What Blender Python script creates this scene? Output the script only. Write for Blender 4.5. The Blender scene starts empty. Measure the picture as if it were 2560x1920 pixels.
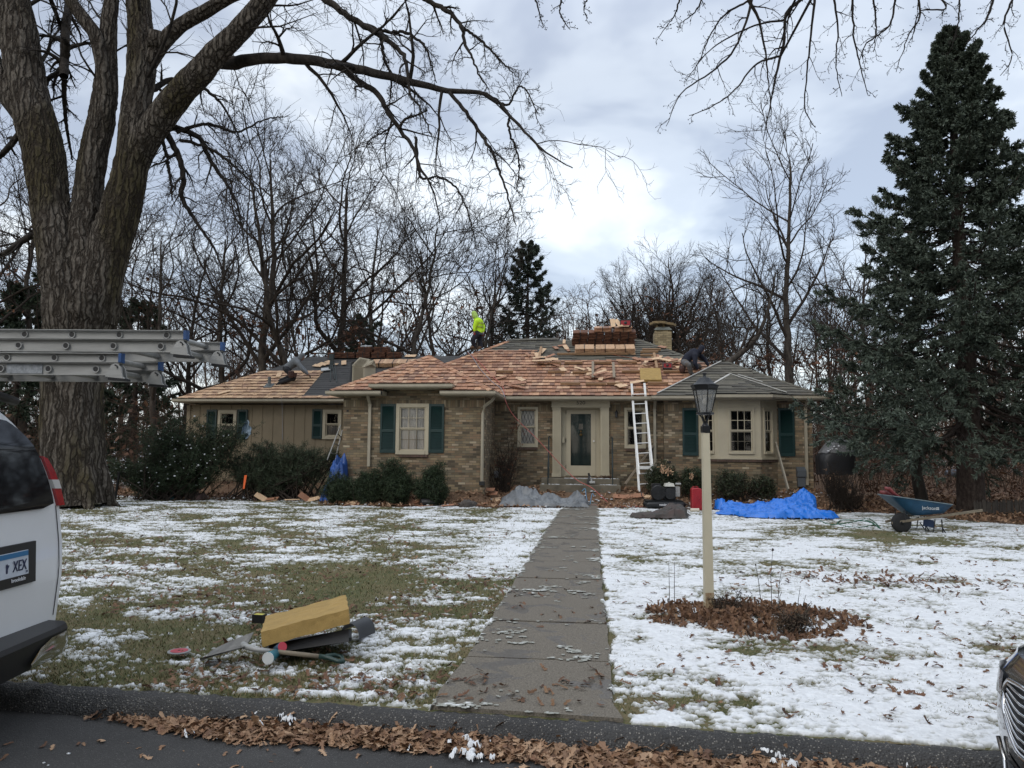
import bpy, math, random
import numpy as np
from mathutils import Vector, Matrix
# ---------------------------------------------------------------- camera, sky, sun, exposure
SC = bpy.context.scene
F = 1900.0; TH = math.radians(6.2); PH = math.radians(4.8); RO = math.radians(0.42)
EYE = np.array([0.0, 0.0, 1.72])
FW = np.array([-math.sin(TH)*math.cos(PH), math.cos(TH)*math.cos(PH), math.sin(PH)])
R0 = np.array([math.cos(TH), math.sin(TH), 0.0])
U0 = np.cross(R0, FW)
RT = math.cos(RO)*R0 + math.sin(RO)*U0
UP = math.cos(RO)*U0 - math.sin(RO)*R0
cam_d = bpy.data.cameras.new("camera"); cam = bpy.data.objects.new("camera", cam_d)
SC.collection.objects.link(cam); SC.camera = cam
cam_d.sensor_width = 36.0; cam_d.lens = F/2560*36; cam_d.clip_start = 0.05; cam_d.clip_end = 3000
cam.matrix_world = Matrix(((RT[0], UP[0], -FW[0], EYE[0]), (RT[1], UP[1], -FW[1], EYE[1]),
                           (RT[2], UP[2], -FW[2], EYE[2]), (0, 0, 0, 1)))
SC.view_settings.view_transform = 'Standard'; SC.view_settings.look = 'None'
SC.view_settings.exposure = 0.0; SC.view_settings.gamma = 1.0
SC.cycles.max_bounces = 6; SC.cycles.transparent_max_bounces = 8
SC.cycles.use_denoising = True

def build_world():
    w = bpy.data.worlds.new("World"); SC.world = w; w.use_nodes = True
    nt = w.node_tree; N = nt.nodes; L = nt.links; N.clear()
    out = N.new('ShaderNodeOutputWorld'); add = N.new('ShaderNodeAddShader')
    sky = N.new('ShaderNodeTexSky'); sky.sky_type = 'NISHITA'; sky.sun_disc = False
    sky.sun_elevation = math.radians(28); sky.sun_rotation = math.radians(205)
    b1 = N.new('ShaderNodeBackground'); b1.inputs[1].default_value = 0.05; L.new(sky.outputs[0], b1.inputs[0])
    tc = N.new('ShaderNodeTexCoord'); sp = N.new('ShaderNodeSeparateXYZ'); L.new(tc.outputs['Generated'], sp.inputs[0])
    ad = N.new('ShaderNodeMath'); ad.operation = 'ADD'; ad.inputs[1].default_value = 0.22
    mx = N.new('ShaderNodeMath'); mx.operation = 'MAXIMUM'; mx.inputs[1].default_value = 0.0
    L.new(sp.outputs[2], mx.inputs[0]); L.new(mx.outputs[0], ad.inputs[0])
    dx = N.new('ShaderNodeMath'); dx.operation = 'DIVIDE'; L.new(sp.outputs[0], dx.inputs[0]); L.new(ad.outputs[0], dx.inputs[1])
    dy = N.new('ShaderNodeMath'); dy.operation = 'DIVIDE'; L.new(sp.outputs[1], dy.inputs[0]); L.new(ad.outputs[0], dy.inputs[1])
    cb = N.new('ShaderNodeCombineXYZ'); L.new(dx.outputs[0], cb.inputs[0]); L.new(dy.outputs[0], cb.inputs[1])
    n1 = N.new('ShaderNodeTexNoise'); n1.inputs['Scale'].default_value = 1.7; n1.inputs['Detail'].default_value = 5
    n1.inputs['Roughness'].default_value = 0.5; n1.inputs['Distortion'].default_value = 0.25
    mp = N.new('ShaderNodeMapping'); mp.inputs['Location'].default_value = (5.6, 2.3, 0.4); L.new(cb.outputs[0], mp.inputs[0]); L.new(mp.outputs[0], n1.inputs[0])
    rp = N.new('ShaderNodeValToRGB'); rp.color_ramp.interpolation = 'EASE'
    e = rp.color_ramp.elements; e[0].position = 0.40; e[0].color = (0.43, 0.47, 0.55, 1)
    e[1].position = 0.62; e[1].color = (0.90, 0.93, 0.945, 1)
    m = e.new(0.51); m.color = (0.63, 0.675, 0.735, 1)
    L.new(n1.outputs[0], rp.inputs[0])
    # overcast: brighter towards the zenith than near the horizon
    zr = N.new('ShaderNodeMapRange'); zr.inputs[1].default_value = 0.45; zr.inputs[2].default_value = 1.0
    zr.inputs[3].default_value = 1.0; zr.inputs[4].default_value = ZEN; L.new(sp.outputs[2], zr.inputs[0])
    b2 = N.new('ShaderNodeBackground'); L.new(rp.outputs[0], b2.inputs[0]); L.new(zr.outputs[0], b2.inputs[1])
    L.new(b1.outputs[0], add.inputs[0]); L.new(b2.outputs[0], add.inputs[1]); L.new(add.outputs[0], out.inputs[0])
ZEN = 2.2
build_world()
sun_d = bpy.data.lights.new("sun", 'SUN'); sun_d.energy = 0.8; sun_d.angle = math.radians(25); sun_d.color = (1, 0.96, 0.9)
sun = bpy.data.objects.new("sun", sun_d); SC.collection.objects.link(sun); sun['kind'] = 'helper'
sun.rotation_euler = (math.radians(52), 0, math.radians(-25))
# ---------------------------------------------------------------- placing
def ray(px, py):
    d = FW*F + RT*(px-1280.0) + UP*(960.0-py); return d
def P(px, py, D):
    d = ray(px, py); h = -math.sin(TH)*d[0] + math.cos(TH)*d[1]; return EYE + d*(D/h)
def PY(px, py, Y):
    d = ray(px, py); return EYE + d*((Y-EYE[1])/d[1])
def PZ(px, py, z):
    d = ray(px, py); return EYE + d*((z-EYE[2])/d[2])
def PX(px, py, X):
    d = ray(px, py); return EYE + d*((X-EYE[0])/d[0])
def PP(px, py, pt, n):
    d = ray(px, py); pt = np.array(pt, float); n = np.array(n, float)
    return EYE + d*(np.dot(pt-EYE, n)/np.dot(d, n))
# ---------------------------------------------------------------- noise
def _h(ix, iy, iz, s):
    n = (ix.astype(np.int64)*374761393 + iy.astype(np.int64)*668265263 + iz.astype(np.int64)*2147483647 + s*974634777) & 0xFFFFFFFF
    n = ((n ^ (n >> 13))*1274126177) & 0xFFFFFFFF
    n = (n ^ (n >> 16)); n = (n*2246822519) & 0xFFFFFFFF; n ^= (n >> 15)
    return (n & 0xFFFFFF)/float(0xFFFFFF)
def noise(x, y, z=0.0, s=0):
    x, y, z = np.broadcast_arrays(np.asarray(x, float), np.asarray(y, float), np.asarray(z, float))
    ix = np.floor(x); iy = np.floor(y); iz = np.floor(z); fx = x-ix; fy = y-iy; fz = z-iz
    fx = fx*fx*(3-2*fx); fy = fy*fy*(3-2*fy); fz = fz*fz*(3-2*fz); r = 0
    for a in (0, 1):
        for b in (0, 1):
            for c in (0, 1):
                r = r + _h(ix+a, iy+b, iz+c, s)*(fx if a else 1-fx)*(fy if b else 1-fy)*(fz if c else 1-fz)
    return r
def fbm(x, y, z=0.0, o=4, s=0, g=0.5):
    a = 1.0; t = 0; r = 0; f = 1.0
    for k in range(o):
        r = r + a*noise(np.asarray(x)*f+k*17.3, np.asarray(y)*f+k*9.1, np.asarray(z)*f+k*5.7, s+k); t += a; a *= g; f *= 2.03
    return r/t
def sstep(a, b, x):
    t = np.clip((np.asarray(x, float)-a)/(b-a), 0, 1); return t*t*(3-2*t)
# ---------------------------------------------------------------- meshes
def frames(P_):
    T = np.gradient(P_, axis=1); T /= (np.linalg.norm(T, axis=2, keepdims=True)+1e-9)
    ref = np.where(np.abs(T[:, :1, 2:3]) > 0.85, np.array([1.0, 0.03, 0.0]), np.array([0.02, 0.0, 1.0]))
    A = np.cross(T, np.broadcast_to(ref, T.shape)); A /= (np.linalg.norm(A, axis=2, keepdims=True)+1e-9)
    return T, A, np.cross(T, A)
class Geo:
    def __init__(s): s.v = []; s.f = []; s.n = 0; s.c = []
    def add(s, v, f, col=None):
        v = np.asarray(v, float).reshape(-1, 3); s.v.append(v)
        if isinstance(f, np.ndarray): s.f.append(f+s.n)
        else:
            by = {}
            for q in f: by.setdefault(len(q), []).append(q)
            for q in by.values(): s.f.append(np.array(q)+s.n)
        if col is not None: s.c.append(np.broadcast_to(np.asarray(col, float), (len(v), 4)))
        s.n += len(v); return s
    def hexa(s, p):  # 8 points: bottom 4 ccw, top 4
        return s.add(p, np.array([[3, 2, 1, 0], [4, 5, 6, 7], [0, 1, 5, 4], [1, 2, 6, 5], [2, 3, 7, 6], [3, 0, 4, 7]]))
    def box(s, a, b):
        x0, y0, z0 = a; x1, y1, z1 = b
        return s.hexa([(x0, y0, z0), (x1, y0, z0), (x1, y1, z0), (x0, y1, z0), (x0, y0, z1), (x1, y0, z1), (x1, y1, z1), (x0, y1, z1)])
    def obox(s, c, U, V, W, su, sv, sw):
        c = np.array(c, float); U = np.array(U, float); V = np.array(V, float); W = np.array(W, float)
        p = [c+U*su/2*a+V*sv/2*b+W*sw/2*d for d in (-1, 1) for a, b in ((-1, -1), (1, -1), (1, 1), (-1, 1))]
        return s.hexa(p)
    def beam(s, a, b, w, h, up=(0, 0, 1)):
        a = np.array(a, float); b = np.array(b, float); U = b-a; l = np.linalg.norm(U); U /= l
        V = np.cross(np.array(up, float), U); V /= np.linalg.norm(V); W = np.cross(U, V)
        return s.obox((a+b)/2, U, V, W, l, w, h)
    def tubes(s, P_, R_, sides=6, cap=False):
        P_ = np.asarray(P_, float); R_ = np.asarray(R_, float)
        if P_.ndim == 2: P_ = P_[None]; R_ = np.broadcast_to(R_, (1, P_.shape[1])) if R_.ndim < 2 else R_
        N, K, _ = P_.shape; T, A, B = frames(P_)
        an = np.arange(sides)*2*math.pi/sides
        ring = P_[:, :, None]+R_[:, :, None, None]*(A[:, :, None]*np.cos(an)[:, None]+B[:, :, None]*np.sin(an)[:, None])
        v = ring.reshape(-1, 3)
        i = np.arange(N)[:, None, None]*K*sides; k = np.arange(K-1)[None, :, None]*sides; j = np.arange(sides)[None, None]; j2 = (j+1) % sides
        q = np.stack([i+k+j, i+k+j2, i+k+sides+j2, i+k+sides+j], -1).reshape(-1, 4)
        s.add(v, q)
        if cap:
            b = s.n-len(v)
            for n_ in range(N):
                s.f.append(np.array([[b+n_*K*sides+x for x in range(sides)][::-1]])); s.f.append(np.array([[b+n_*K*sides+(K-1)*sides+x for x in range(sides)]]))
        return s
    def rod(s, a, b, r, sides=8, r2=None): return s.tubes(np.array([[a, b]], float), np.array([[r, r if r2 is None else r2]]), sides, True)
    def lathe(s, c, prof, sides=16, axis=(0, 0, 1), sq=False):
        ax = np.array(axis, float); ax /= np.linalg.norm(ax); t = np.array([1.0, 0, 0]) if abs(ax[0]) < 0.8 else np.array([0, 1.0, 0])
        A = np.cross(ax, t); A /= np.linalg.norm(A); B = np.cross(ax, A); v = []
        for r, h in prof:
            for k in range(sides):
                an = (k+0.5)*2*math.pi/sides; v.append(np.array(c)+ax*h+A*r*math.cos(an)+B*r*math.sin(an))
        f = [[i*sides+k, i*sides+(k+1) % sides, (i+1)*sides+(k+1) % sides, (i+1)*sides+k] for i in range(len(prof)-1) for k in range(sides)]
        f.append(list(range(sides))[::-1]); f.append([(len(prof)-1)*sides+k for k in range(sides)])
        return s.add(v, f)
    def prism(s, pts, d):  # polygon pts extruded by vector d
        p = np.array(pts, float); n = len(p); d = np.array(d, float)
        f = [list(range(n))[::-1], list(range(n, 2*n))]+[[i, (i+1) % n, n+(i+1) % n, n+i] for i in range(n)]
        return s.add(np.vstack([p, p+d]), f)
    def quads(s, c, U, V, col=None):  # many quads: centre, half vectors
        c = np.asarray(c); v = np.stack([c-U-V, c+U-V, c+U+V, c-U+V], 1).reshape(-1, 3)
        return s.add(v, np.arange(len(v)).reshape(-1, 4), col)
    def grid(s, X, keep=None):
        H, W = X.shape[:2]; i = np.arange(H-1)[:, None]*W+np.arange(W-1)[None]
        q = np.stack([i, i+1, i+W+1, i+W], -1).reshape(-1, 4)
        if keep is not None:
            q = q[keep.reshape(-1)]; used = np.unique(q); m = np.full(H*W, -1); m[used] = np.arange(len(used))
            return s.add(X.reshape(-1, 3)[used], m[q])
        return s.add(X.reshape(-1, 3), q)
COL = SC.collection
def woff(o):
    v = Vector((0, 0, 0))
    while o is not None: v += o.location; o = o.parent
    return np.array(v)
def make(name, g, mat, parent=None, smooth=False, loc=None):
    me = bpy.data.meshes.new(name)
    v = np.vstack(g.v); off = woff(parent) if parent is not None else np.zeros(3)
    if loc is not None: off = off+np.array(loc)-off
    v = v-off
    me.vertices.add(len(v)); me.vertices.foreach_set('co', v.astype(np.float32).ravel())
    sizes = np.concatenate([np.full(len(f), f.shape[1]) for f in g.f]); idx = np.concatenate([f.ravel() for f in g.f])
    me.loops.add(len(idx)); me.loops.foreach_set('vertex_index', idx.astype(np.int32))
    me.polygons.add(len(sizes)); st = np.concatenate([[0], np.cumsum(sizes)[:-1]])
    me.polygons.foreach_set('loop_start', st.astype(np.int32))
    me.polygons.foreach_set('use_smooth', np.full(len(sizes), bool(smooth)))
    if g.c and sum(len(c) for c in g.c) == len(v):
        ca = me.color_attributes.new('mask', 'FLOAT_COLOR', 'POINT'); ca.data.foreach_set('color', np.vstack(g.c).astype(np.float32).ravel())
    me.update(calc_edges=True); me.validate()
    if isinstance(mat, (list, tuple)):
        for m in mat: me.materials.append(m)
    elif mat is not None: me.materials.append(mat)
    o = bpy.data.objects.new(name, me); COL.objects.link(o)
    if parent is not None: o.parent = parent; o.location = (0, 0, 0)
    if loc is not None: o.location = Vector(loc) if parent is None else Vector(loc)-Vector(woff(parent))
    return o
def tag(o, label=None, cat=None, group=None, kind=None):
    if label: o['label'] = label
    if cat: o['category'] = cat
    if group: o['group'] = group
    if kind: o['kind'] = kind
    return o
def thing(name, label, cat, loc=(0, 0, 0), group=None):
    o = bpy.data.objects.new(name, None); COL.objects.link(o); o.location = Vector([float(x) for x in loc]); o.empty_display_size = 0.2
    return tag(o, label, cat, group)
def single(name, g, mat, label, cat, group=None, smooth=False, loc=None):
    return tag(make(name, g, mat, None, smooth, loc), label, cat, group)
def copy_tree(o, parent=None):
    c = o.copy(); COL.objects.link(c)
    if parent is not None: c.parent = parent; c.matrix_parent_inverse = o.matrix_parent_inverse
    for ch in list(o.children): copy_tree(ch, c)
    return c
def text(name, s, size, mat, parent, origin, U, V, depth=0.004, align='CENTER', squash=1.0):
    cu = bpy.data.curves.new(name, 'FONT'); cu.body = s; cu.size = size; cu.extrude = depth; cu.align_x = align; cu.align_y = 'CENTER'
    t = bpy.data.objects.new(name, cu); COL.objects.link(t)
    dg = bpy.context.evaluated_depsgraph_get(); me = bpy.data.meshes.new_from_object(t.evaluated_get(dg)); bpy.data.objects.remove(t)
    n = len(me.vertices); co = np.zeros(n*3); me.vertices.foreach_get('co', co); co = co.reshape(-1, 3)
    U = np.array(U, float); V = np.array(V, float); W = np.cross(U, V)
    w = np.array(origin)+co[:, :1]*U*squash+co[:, 1:2]*V+co[:, 2:]*W-woff(parent)
    me.vertices.foreach_set('co', w.astype(np.float32).ravel()); me.update(); me.materials.clear(); me.materials.append(mat)
    o = bpy.data.objects.new(name, me); COL.objects.link(o); o.parent = parent; return o
# ---------------------------------------------------------------- materials
MATS = {}
def mat(name, col, rough=0.8, metal=0.0, noise_s=0, noise_a=0.0, bump=0.0, bump_s=40, spec=None, col2=None, stretch=None, ramp=None, island=None, coat=0.0, ior=None, bdist=0.02):
    if name in MATS: return MATS[name]
    m = bpy.data.materials.new(name); m.use_nodes = True; nt = m.node_tree; N = nt.nodes; L = nt.links
    b = N['Principled BSDF']; b.inputs['Roughness'].default_value = rough; b.inputs['Metallic'].default_value = metal
    b.inputs['Base Color'].default_value = (*col, 1)
    if spec is not None: b.inputs['Specular IOR Level'].default_value = spec
    if coat: b.inputs['Coat Weight'].default_value = coat; b.inputs['Coat Roughness'].default_value = 0.05
    geo = N.new('ShaderNodeNewGeometry'); vec = geo.outputs['Position']
    if stretch:
        mp = N.new('ShaderNodeMapping'); mp.inputs['Scale'].default_value = stretch; L.new(vec, mp.inputs[0]); vec = mp.outputs[0]
    src = None
    if island:
        rp = N.new('ShaderNodeValToRGB'); e = rp.color_ramp.elements
        e[0].position = 0; e[0].color = (*island[0], 1); e[1].position = 1; e[1].color = (*island[-1], 1)
        for i, c in enumerate(island[1:-1]): x = e.new((i+1)/(len(island)-1)); x.color = (*c, 1)
        L.new(geo.outputs['Random Per Island'], rp.inputs[0]); src = rp.outputs[0]
    if noise_s:
        n = N.new('ShaderNodeTexNoise'); n.inputs['Scale'].default_value = noise_s; n.inputs['Detail'].default_value = 6; n.inputs['Roughness'].default_value = 0.6
        L.new(vec, n.inputs[0])
        mr = N.new('ShaderNodeMapRange'); mr.inputs[1].default_value = 0.3; mr.inputs[2].default_value = 0.7
        L.new(n.outputs[0], mr.inputs[0])
        mx = N.new('ShaderNodeMix'); mx.data_type = 'RGBA'; L.new(mr.outputs[0], mx.inputs[0])
        if src is not None:
            mx.blend_type = 'MULTIPLY'; L.new(src, mx.inputs[6]); k = 1-noise_a; mx.inputs[7].default_value = (k, k, k, 1)
        else:
            c2 = col2 if col2 else tuple(c*(1-noise_a) for c in col)
            mx.inputs[6].default_value = (*col, 1); mx.inputs[7].default_value = (*c2, 1)
        src = mx.outputs[2]
    if src is not None: L.new(src, b.inputs['Base Color'])
    if bump:
        n2 = N.new('ShaderNodeTexNoise'); n2.inputs['Scale'].default_value = bump_s; n2.inputs['Detail'].default_value = 5; L.new(vec, n2.inputs[0])
        bp = N.new('ShaderNodeBump'); bp.inputs['Strength'].default_value = bump; bp.inputs['Distance'].default_value = bdist
        L.new(n2.outputs[0], bp.inputs['Height']); L.new(bp.outputs[0], b.inputs['Normal'])
    MATS[name] = m; return m
def glass(name, tint=(0.02, 0.025, 0.03), rough=0.03, alpha=0.25):
    """window pane: clear reflecting glass"""
    m = bpy.data.materials.new(name); m.use_nodes = True; nt = m.node_tree; N = nt.nodes; L = nt.links; N.clear()
    o = N.new('ShaderNodeOutputMaterial'); g = N.new('ShaderNodeBsdfGlossy'); g.inputs['Roughness'].default_value = rough
    t = N.new('ShaderNodeBsdfTransparent'); t.inputs[0].default_value = (*[1-alpha]*3, 1)
    fr = N.new('ShaderNodeFresnel'); fr.inputs[0].default_value = 1.52; mx = N.new('ShaderNodeMixShader')
    L.new(fr.outputs[0], mx.inputs[0]); L.new(t.outputs[0], mx.inputs[1]); L.new(g.outputs[0], mx.inputs[2]); L.new(mx.outputs[0], o.inputs[0])
    return m
def brick_mat(name, bw=0.205, bh=0.068, vertical=False, cols=None, mortar=(0.12, 0.10, 0.072)):
    m = bpy.data.materials.new(name); m.use_nodes = True; nt = m.node_tree; N = nt.nodes; L = nt.links; b = N['Principled BSDF']
    g = N.new('ShaderNodeNewGeometry'); s = N.new('ShaderNodeSeparateXYZ'); L.new(g.outputs['Position'], s.inputs[0])
    a = N.new('ShaderNodeMath'); L.new(s.outputs[0], a.inputs[0]); L.new(s.outputs[1], a.inputs[1])
    c = N.new('ShaderNodeCombineXYZ'); L.new(a.outputs[0], c.inputs[0]); L.new(s.outputs[2], c.inputs[1])
    n0 = N.new('ShaderNodeTexNoise'); n0.inputs['Scale'].default_value = 9; L.new(g.outputs['Position'], n0.inputs[0])
    va = N.new('ShaderNodeVectorMath'); va.operation = 'MULTIPLY_ADD'; va.inputs[1].default_value = (0.012, 0.012, 0); L.new(n0.outputs[1], va.inputs[0]); L.new(c.outputs[0], va.inputs[2])
    t = N.new('ShaderNodeTexBrick'); L.new(va.outputs[0], t.inputs[0]); t.inputs['Scale'].default_value = 1
    t.inputs['Brick Width'].default_value = 0.068 if vertical else bw; t.inputs['Row Height'].default_value = 0.205 if vertical else bh
    t.offset = 0.0 if vertical else 0.5
    t.inputs['Mortar Size'].default_value = 0.006; t.inputs['Mortar Smooth'].default_value = 0.3
    t.inputs['Color1'].default_value = (0, 0, 0, 1); t.inputs['Color2'].default_value = (1, 1, 1, 1); t.inputs['Mortar'].default_value = (0.5, 0.5, 0.5, 1)
    r = N.new('ShaderNodeValToRGB'); L.new(t.outputs[0], r.inputs[0]); e = r.color_ramp.elements
    cols = cols or [(0.075, 0.058, 0.038), (0.135, 0.105, 0.065), (0.19, 0.135, 0.078), (0.165, 0.138, 0.092), (0.25, 0.19, 0.11), (0.20, 0.13, 0.078), (0.38, 0.32, 0.22)]
    e[0].color = (*cols[0], 1); e[1].color = (*cols[-1], 1)
    for i, q in enumerate(cols[1:-1]): x = e.new((i+1)/(len(cols)-1)); x.color = (*q, 1)
    n = N.new('ShaderNodeTexNoise'); n.inputs['Scale'].default_value = 2.2; n.inputs['Detail'].default_value = 8; L.new(g.outputs['Position'], n.inputs[0])
    mr = N.new('ShaderNodeMapRange'); mr.inputs[1].default_value = .3; mr.inputs[2].default_value = .7; mr.inputs[3].default_value = 0.72; mr.inputs[4].default_value = 1.18; L.new(n.outputs[0], mr.inputs[0])
    mm = N.new('ShaderNodeMix'); mm.data_type = 'RGBA'; L.new(t.outputs['Fac'], mm.inputs[0]); L.new(r.outputs[0], mm.inputs[6]); mm.inputs[7].default_value = (*mortar, 1)
    ml = N.new('ShaderNodeVectorMath'); ml.operation = 'SCALE'; L.new(mm.outputs[2], ml.inputs[0]); L.new(mr.outputs[0], ml.inputs['Scale'])
    L.new(ml.outputs[0], b.inputs['Base Color']); b.inputs['Roughness'].default_value = 0.9
    iv = N.new('ShaderNodeMath'); iv.operation = 'SUBTRACT'; iv.inputs[0].default_value = 1; L.new(t.outputs['Fac'], iv.inputs[1])
    bp = N.new('ShaderNodeBump'); bp.inputs['Strength'].default_value = 0.8; bp.inputs['Distance'].default_value = 0.01
    L.new(iv.outputs[0], bp.inputs['Height']); L.new(bp.outputs[0], b.inputs['Normal'])
    return m
BRICK = brick_mat('brick'); SOLD = brick_mat('soldier_brick', vertical=True)
SILLB = brick_mat('sill_brick', vertical=True, cols=[(0.07, 0.045, 0.035), (0.12, 0.07, 0.05)], mortar=(0.1, 0.08, 0.06))
CHB = brick_mat('chimney_brick', cols=[(0.20, 0.15, 0.08), (0.32, 0.25, 0.14), (0.38, 0.30, 0.17)])
CREAM = mat('cream_paint', (0.42, 0.37, 0.265), 0.55, noise_s=3, noise_a=0.12, bump=0.05)
SIDING = mat('tan_siding', (0.235, 0.185, 0.115), 0.65, noise_s=2.5, noise_a=0.15, bump=0.1)
GREEN = mat('green_paint', (0.006, 0.030, 0.028), 0.4, noise_s=5, noise_a=0.25)
GUTTER = mat('gutter_paint', (0.36, 0.32, 0.24), 0.45, noise_s=4, noise_a=0.2)
CEDAR = mat('cedar', (0.5, 0.3, 0.17), 0.75, noise_s=30, noise_a=0.3, stretch=(1, 0.15, 0.15), island=[(0.17, 0.074, 0.045), (0.45, 0.22, 0.118), (0.28, 0.132, 0.078), (0.58, 0.33, 0.19), (0.34, 0.165, 0.095), (0.50, 0.265, 0.155), (0.20, 0.10, 0.066), (0.64, 0.40, 0.25)])
CEDAR_P = mat('cedar_pale', (0.6, 0.4, 0.24), 0.75, noise_s=30, noise_a=0.28, stretch=(1, 0.15, 0.15), island=[(0.40, 0.24, 0.14), (0.62, 0.41, 0.24), (0.50, 0.30, 0.18), (0.68, 0.47, 0.29), (0.34, 0.20, 0.13), (0.60, 0.38, 0.22)])
CEDAR_D = mat('cedar_dark', (0.15, 0.06, 0.03), 0.85, noise_s=60, noise_a=0.5, stretch=(0.3, 0.3, 2), island=[(0.055, 0.022, 0.012), (0.14, 0.055, 0.028), (0.20, 0.085, 0.042), (0.09, 0.035, 0.02)])
OLD = mat('old_shingle', (0.08, 0.078, 0.07), 0.92, noise_s=6, noise_a=0.35, bump=0.4, bump_s=200, island=[(0.10, 0.094, 0.075), (0.145, 0.132, 0.10), (0.085, 0.08, 0.068), (0.12, 0.105, 0.08)], bdist=0.004)
OLDG = mat('felt', (0.045, 0.044, 0.043), 0.85, noise_s=8, noise_a=0.3, island=[(0.045, 0.044, 0.043), (0.062, 0.06, 0.058), (0.053, 0.051, 0.05)])
WOOD = mat('wood_board', (0.36, 0.22, 0.12), 0.8, noise_s=14, noise_a=0.35, stretch=(0.3, 2, 2))
WOODG = mat('weathered_board', (0.27, 0.22, 0.16), 0.85, noise_s=14, noise_a=0.35, stretch=(2, 2, 0.3))
CONC = mat('concrete', (0.15, 0.13, 0.095), 0.9, noise_s=4, noise_a=0.45, bump=0.3, bump_s=60, bdist=0.006)
SNOWM = mat('snow', (0.74, 0.755, 0.77), 0.8, bump=0.6, bump_s=60, bdist=0.012, noise_s=16, noise_a=0.22)
BLACK = mat('black_plastic', (0.012, 0.012, 0.013), 0.45, noise_s=6, noise_a=0.3)
BLACKM = mat('black_metal', (0.015, 0.016, 0.018), 0.38, metal=0.3, noise_s=8, noise_a=0.3)
ALU = mat('aluminium', (0.36, 0.36, 0.345), 0.55, metal=0.25, noise_s=9, noise_a=0.3, bump=0.05, stretch=(0.25, 2, 2))
ALUW = mat('bright_aluminium', (0.72, 0.72, 0.70), 0.4, metal=0.3, noise_s=7, noise_a=0.15)
BLUEP = mat('blue_plastic', (0.012, 0.07, 0.22), 0.45, noise_s=8, noise_a=0.3)
WHITEP = mat('white_paint', (0.70, 0.705, 0.71), 0.25, coat=0.5, noise_s=1.5, noise_a=0.07)
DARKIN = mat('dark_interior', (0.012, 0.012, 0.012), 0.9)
CURT = mat('curtain', (0.85, 0.83, 0.78), 0.9, noise_s=3, noise_a=0.2, stretch=(9, 9, 0.5))
GL = glass('pane_glass')
SKIN = mat('skin', (0.28, 0.15, 0.10), 0.6, noise_s=20, noise_a=0.15)
RUBBER = mat('rubber', (0.014, 0.014, 0.015), 0.8, noise_s=20, noise_a=0.3)
REDP = mat('red_paint', (0.33, 0.015, 0.02), 0.35, noise_s=7, noise_a=0.25)
FOAM = mat('yellow_foam', (0.36, 0.235, 0.075), 0.9, noise_s=10, noise_a=0.2, bump=0.5, bump_s=120, bdist=0.006)
BRICKRED = mat('hose_red', (0.42, 0.10, 0.08), 0.5, noise_s=8, noise_a=0.1)
GREYT = mat('grey_tarp', (0.16, 0.17, 0.18), 0.45, noise_s=3, noise_a=0.3)
BLUET = mat('blue_tarp', (0.012, 0.16, 0.62), 0.38, noise_s=3, noise_a=0.2, bump=0.1, bump_s=20)
BROWNC = mat('brown_cloth', (0.075, 0.045, 0.04), 0.85, noise_s=2.5, noise_a=0.4)
GREENC = mat('green_cloth', (0.012, 0.045, 0.04), 0.8, noise_s=4, noise_a=0.3)
LEAFM = mat('oak_leaf', (0.2, 0.1, 0.05), 0.8, noise_s=25, noise_a=0.25, island=[(0.13, 0.065, 0.035), (0.33, 0.20, 0.115), (0.22, 0.115, 0.06), (0.44, 0.29, 0.18), (0.18, 0.09, 0.05), (0.38, 0.24, 0.14), (0.11, 0.055, 0.032), (0.30, 0.17, 0.09)])
DLEAF = mat('dark_leaf', (0.1, 0.05, 0.03), 0.85, noise_s=25, noise_a=0.25, island=[(0.05, 0.026, 0.016), (0.12, 0.055, 0.028), (0.075, 0.038, 0.022), (0.17, 0.09, 0.045)])
# ---------------------------------------------------------------- ground, road, kerb, walk
rng = np.random.default_rng(7); random.seed(7)
def Yc(x): return 4.62-0.068*np.asarray(x, float)
def gz(x, y):
    x = np.asarray(x, float); y = np.asarray(y, float)
    z = 0.12+0.0018*np.clip(y-5, 0, 40)
    yf = 24.6-3.2*sstep(-7.6, -7.0, x)+1.25*sstep(-3.2, -2.8, x)
    z = z+0.34*sstep(yf-1.15, yf+0.1, y)*sstep(-15.5, -13.5, x)*(1-sstep(6.3, 7.6, x))
    z = z+sstep(6.5, 9, x)*(0.02*np.clip(y-17.5, 0, 20)+0.06*30*sstep(28, 100, y))
    z = z+(1-sstep(-14, -9, x))*0.03*np.clip(y-34, 0, 70)+sstep(-12, 0, x)*0.02*np.clip(y-45, 0, 60)
    z = z+0.03*(fbm(x*0.5, y*0.5, 0, 3, 5)-0.5)
    return z
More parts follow.
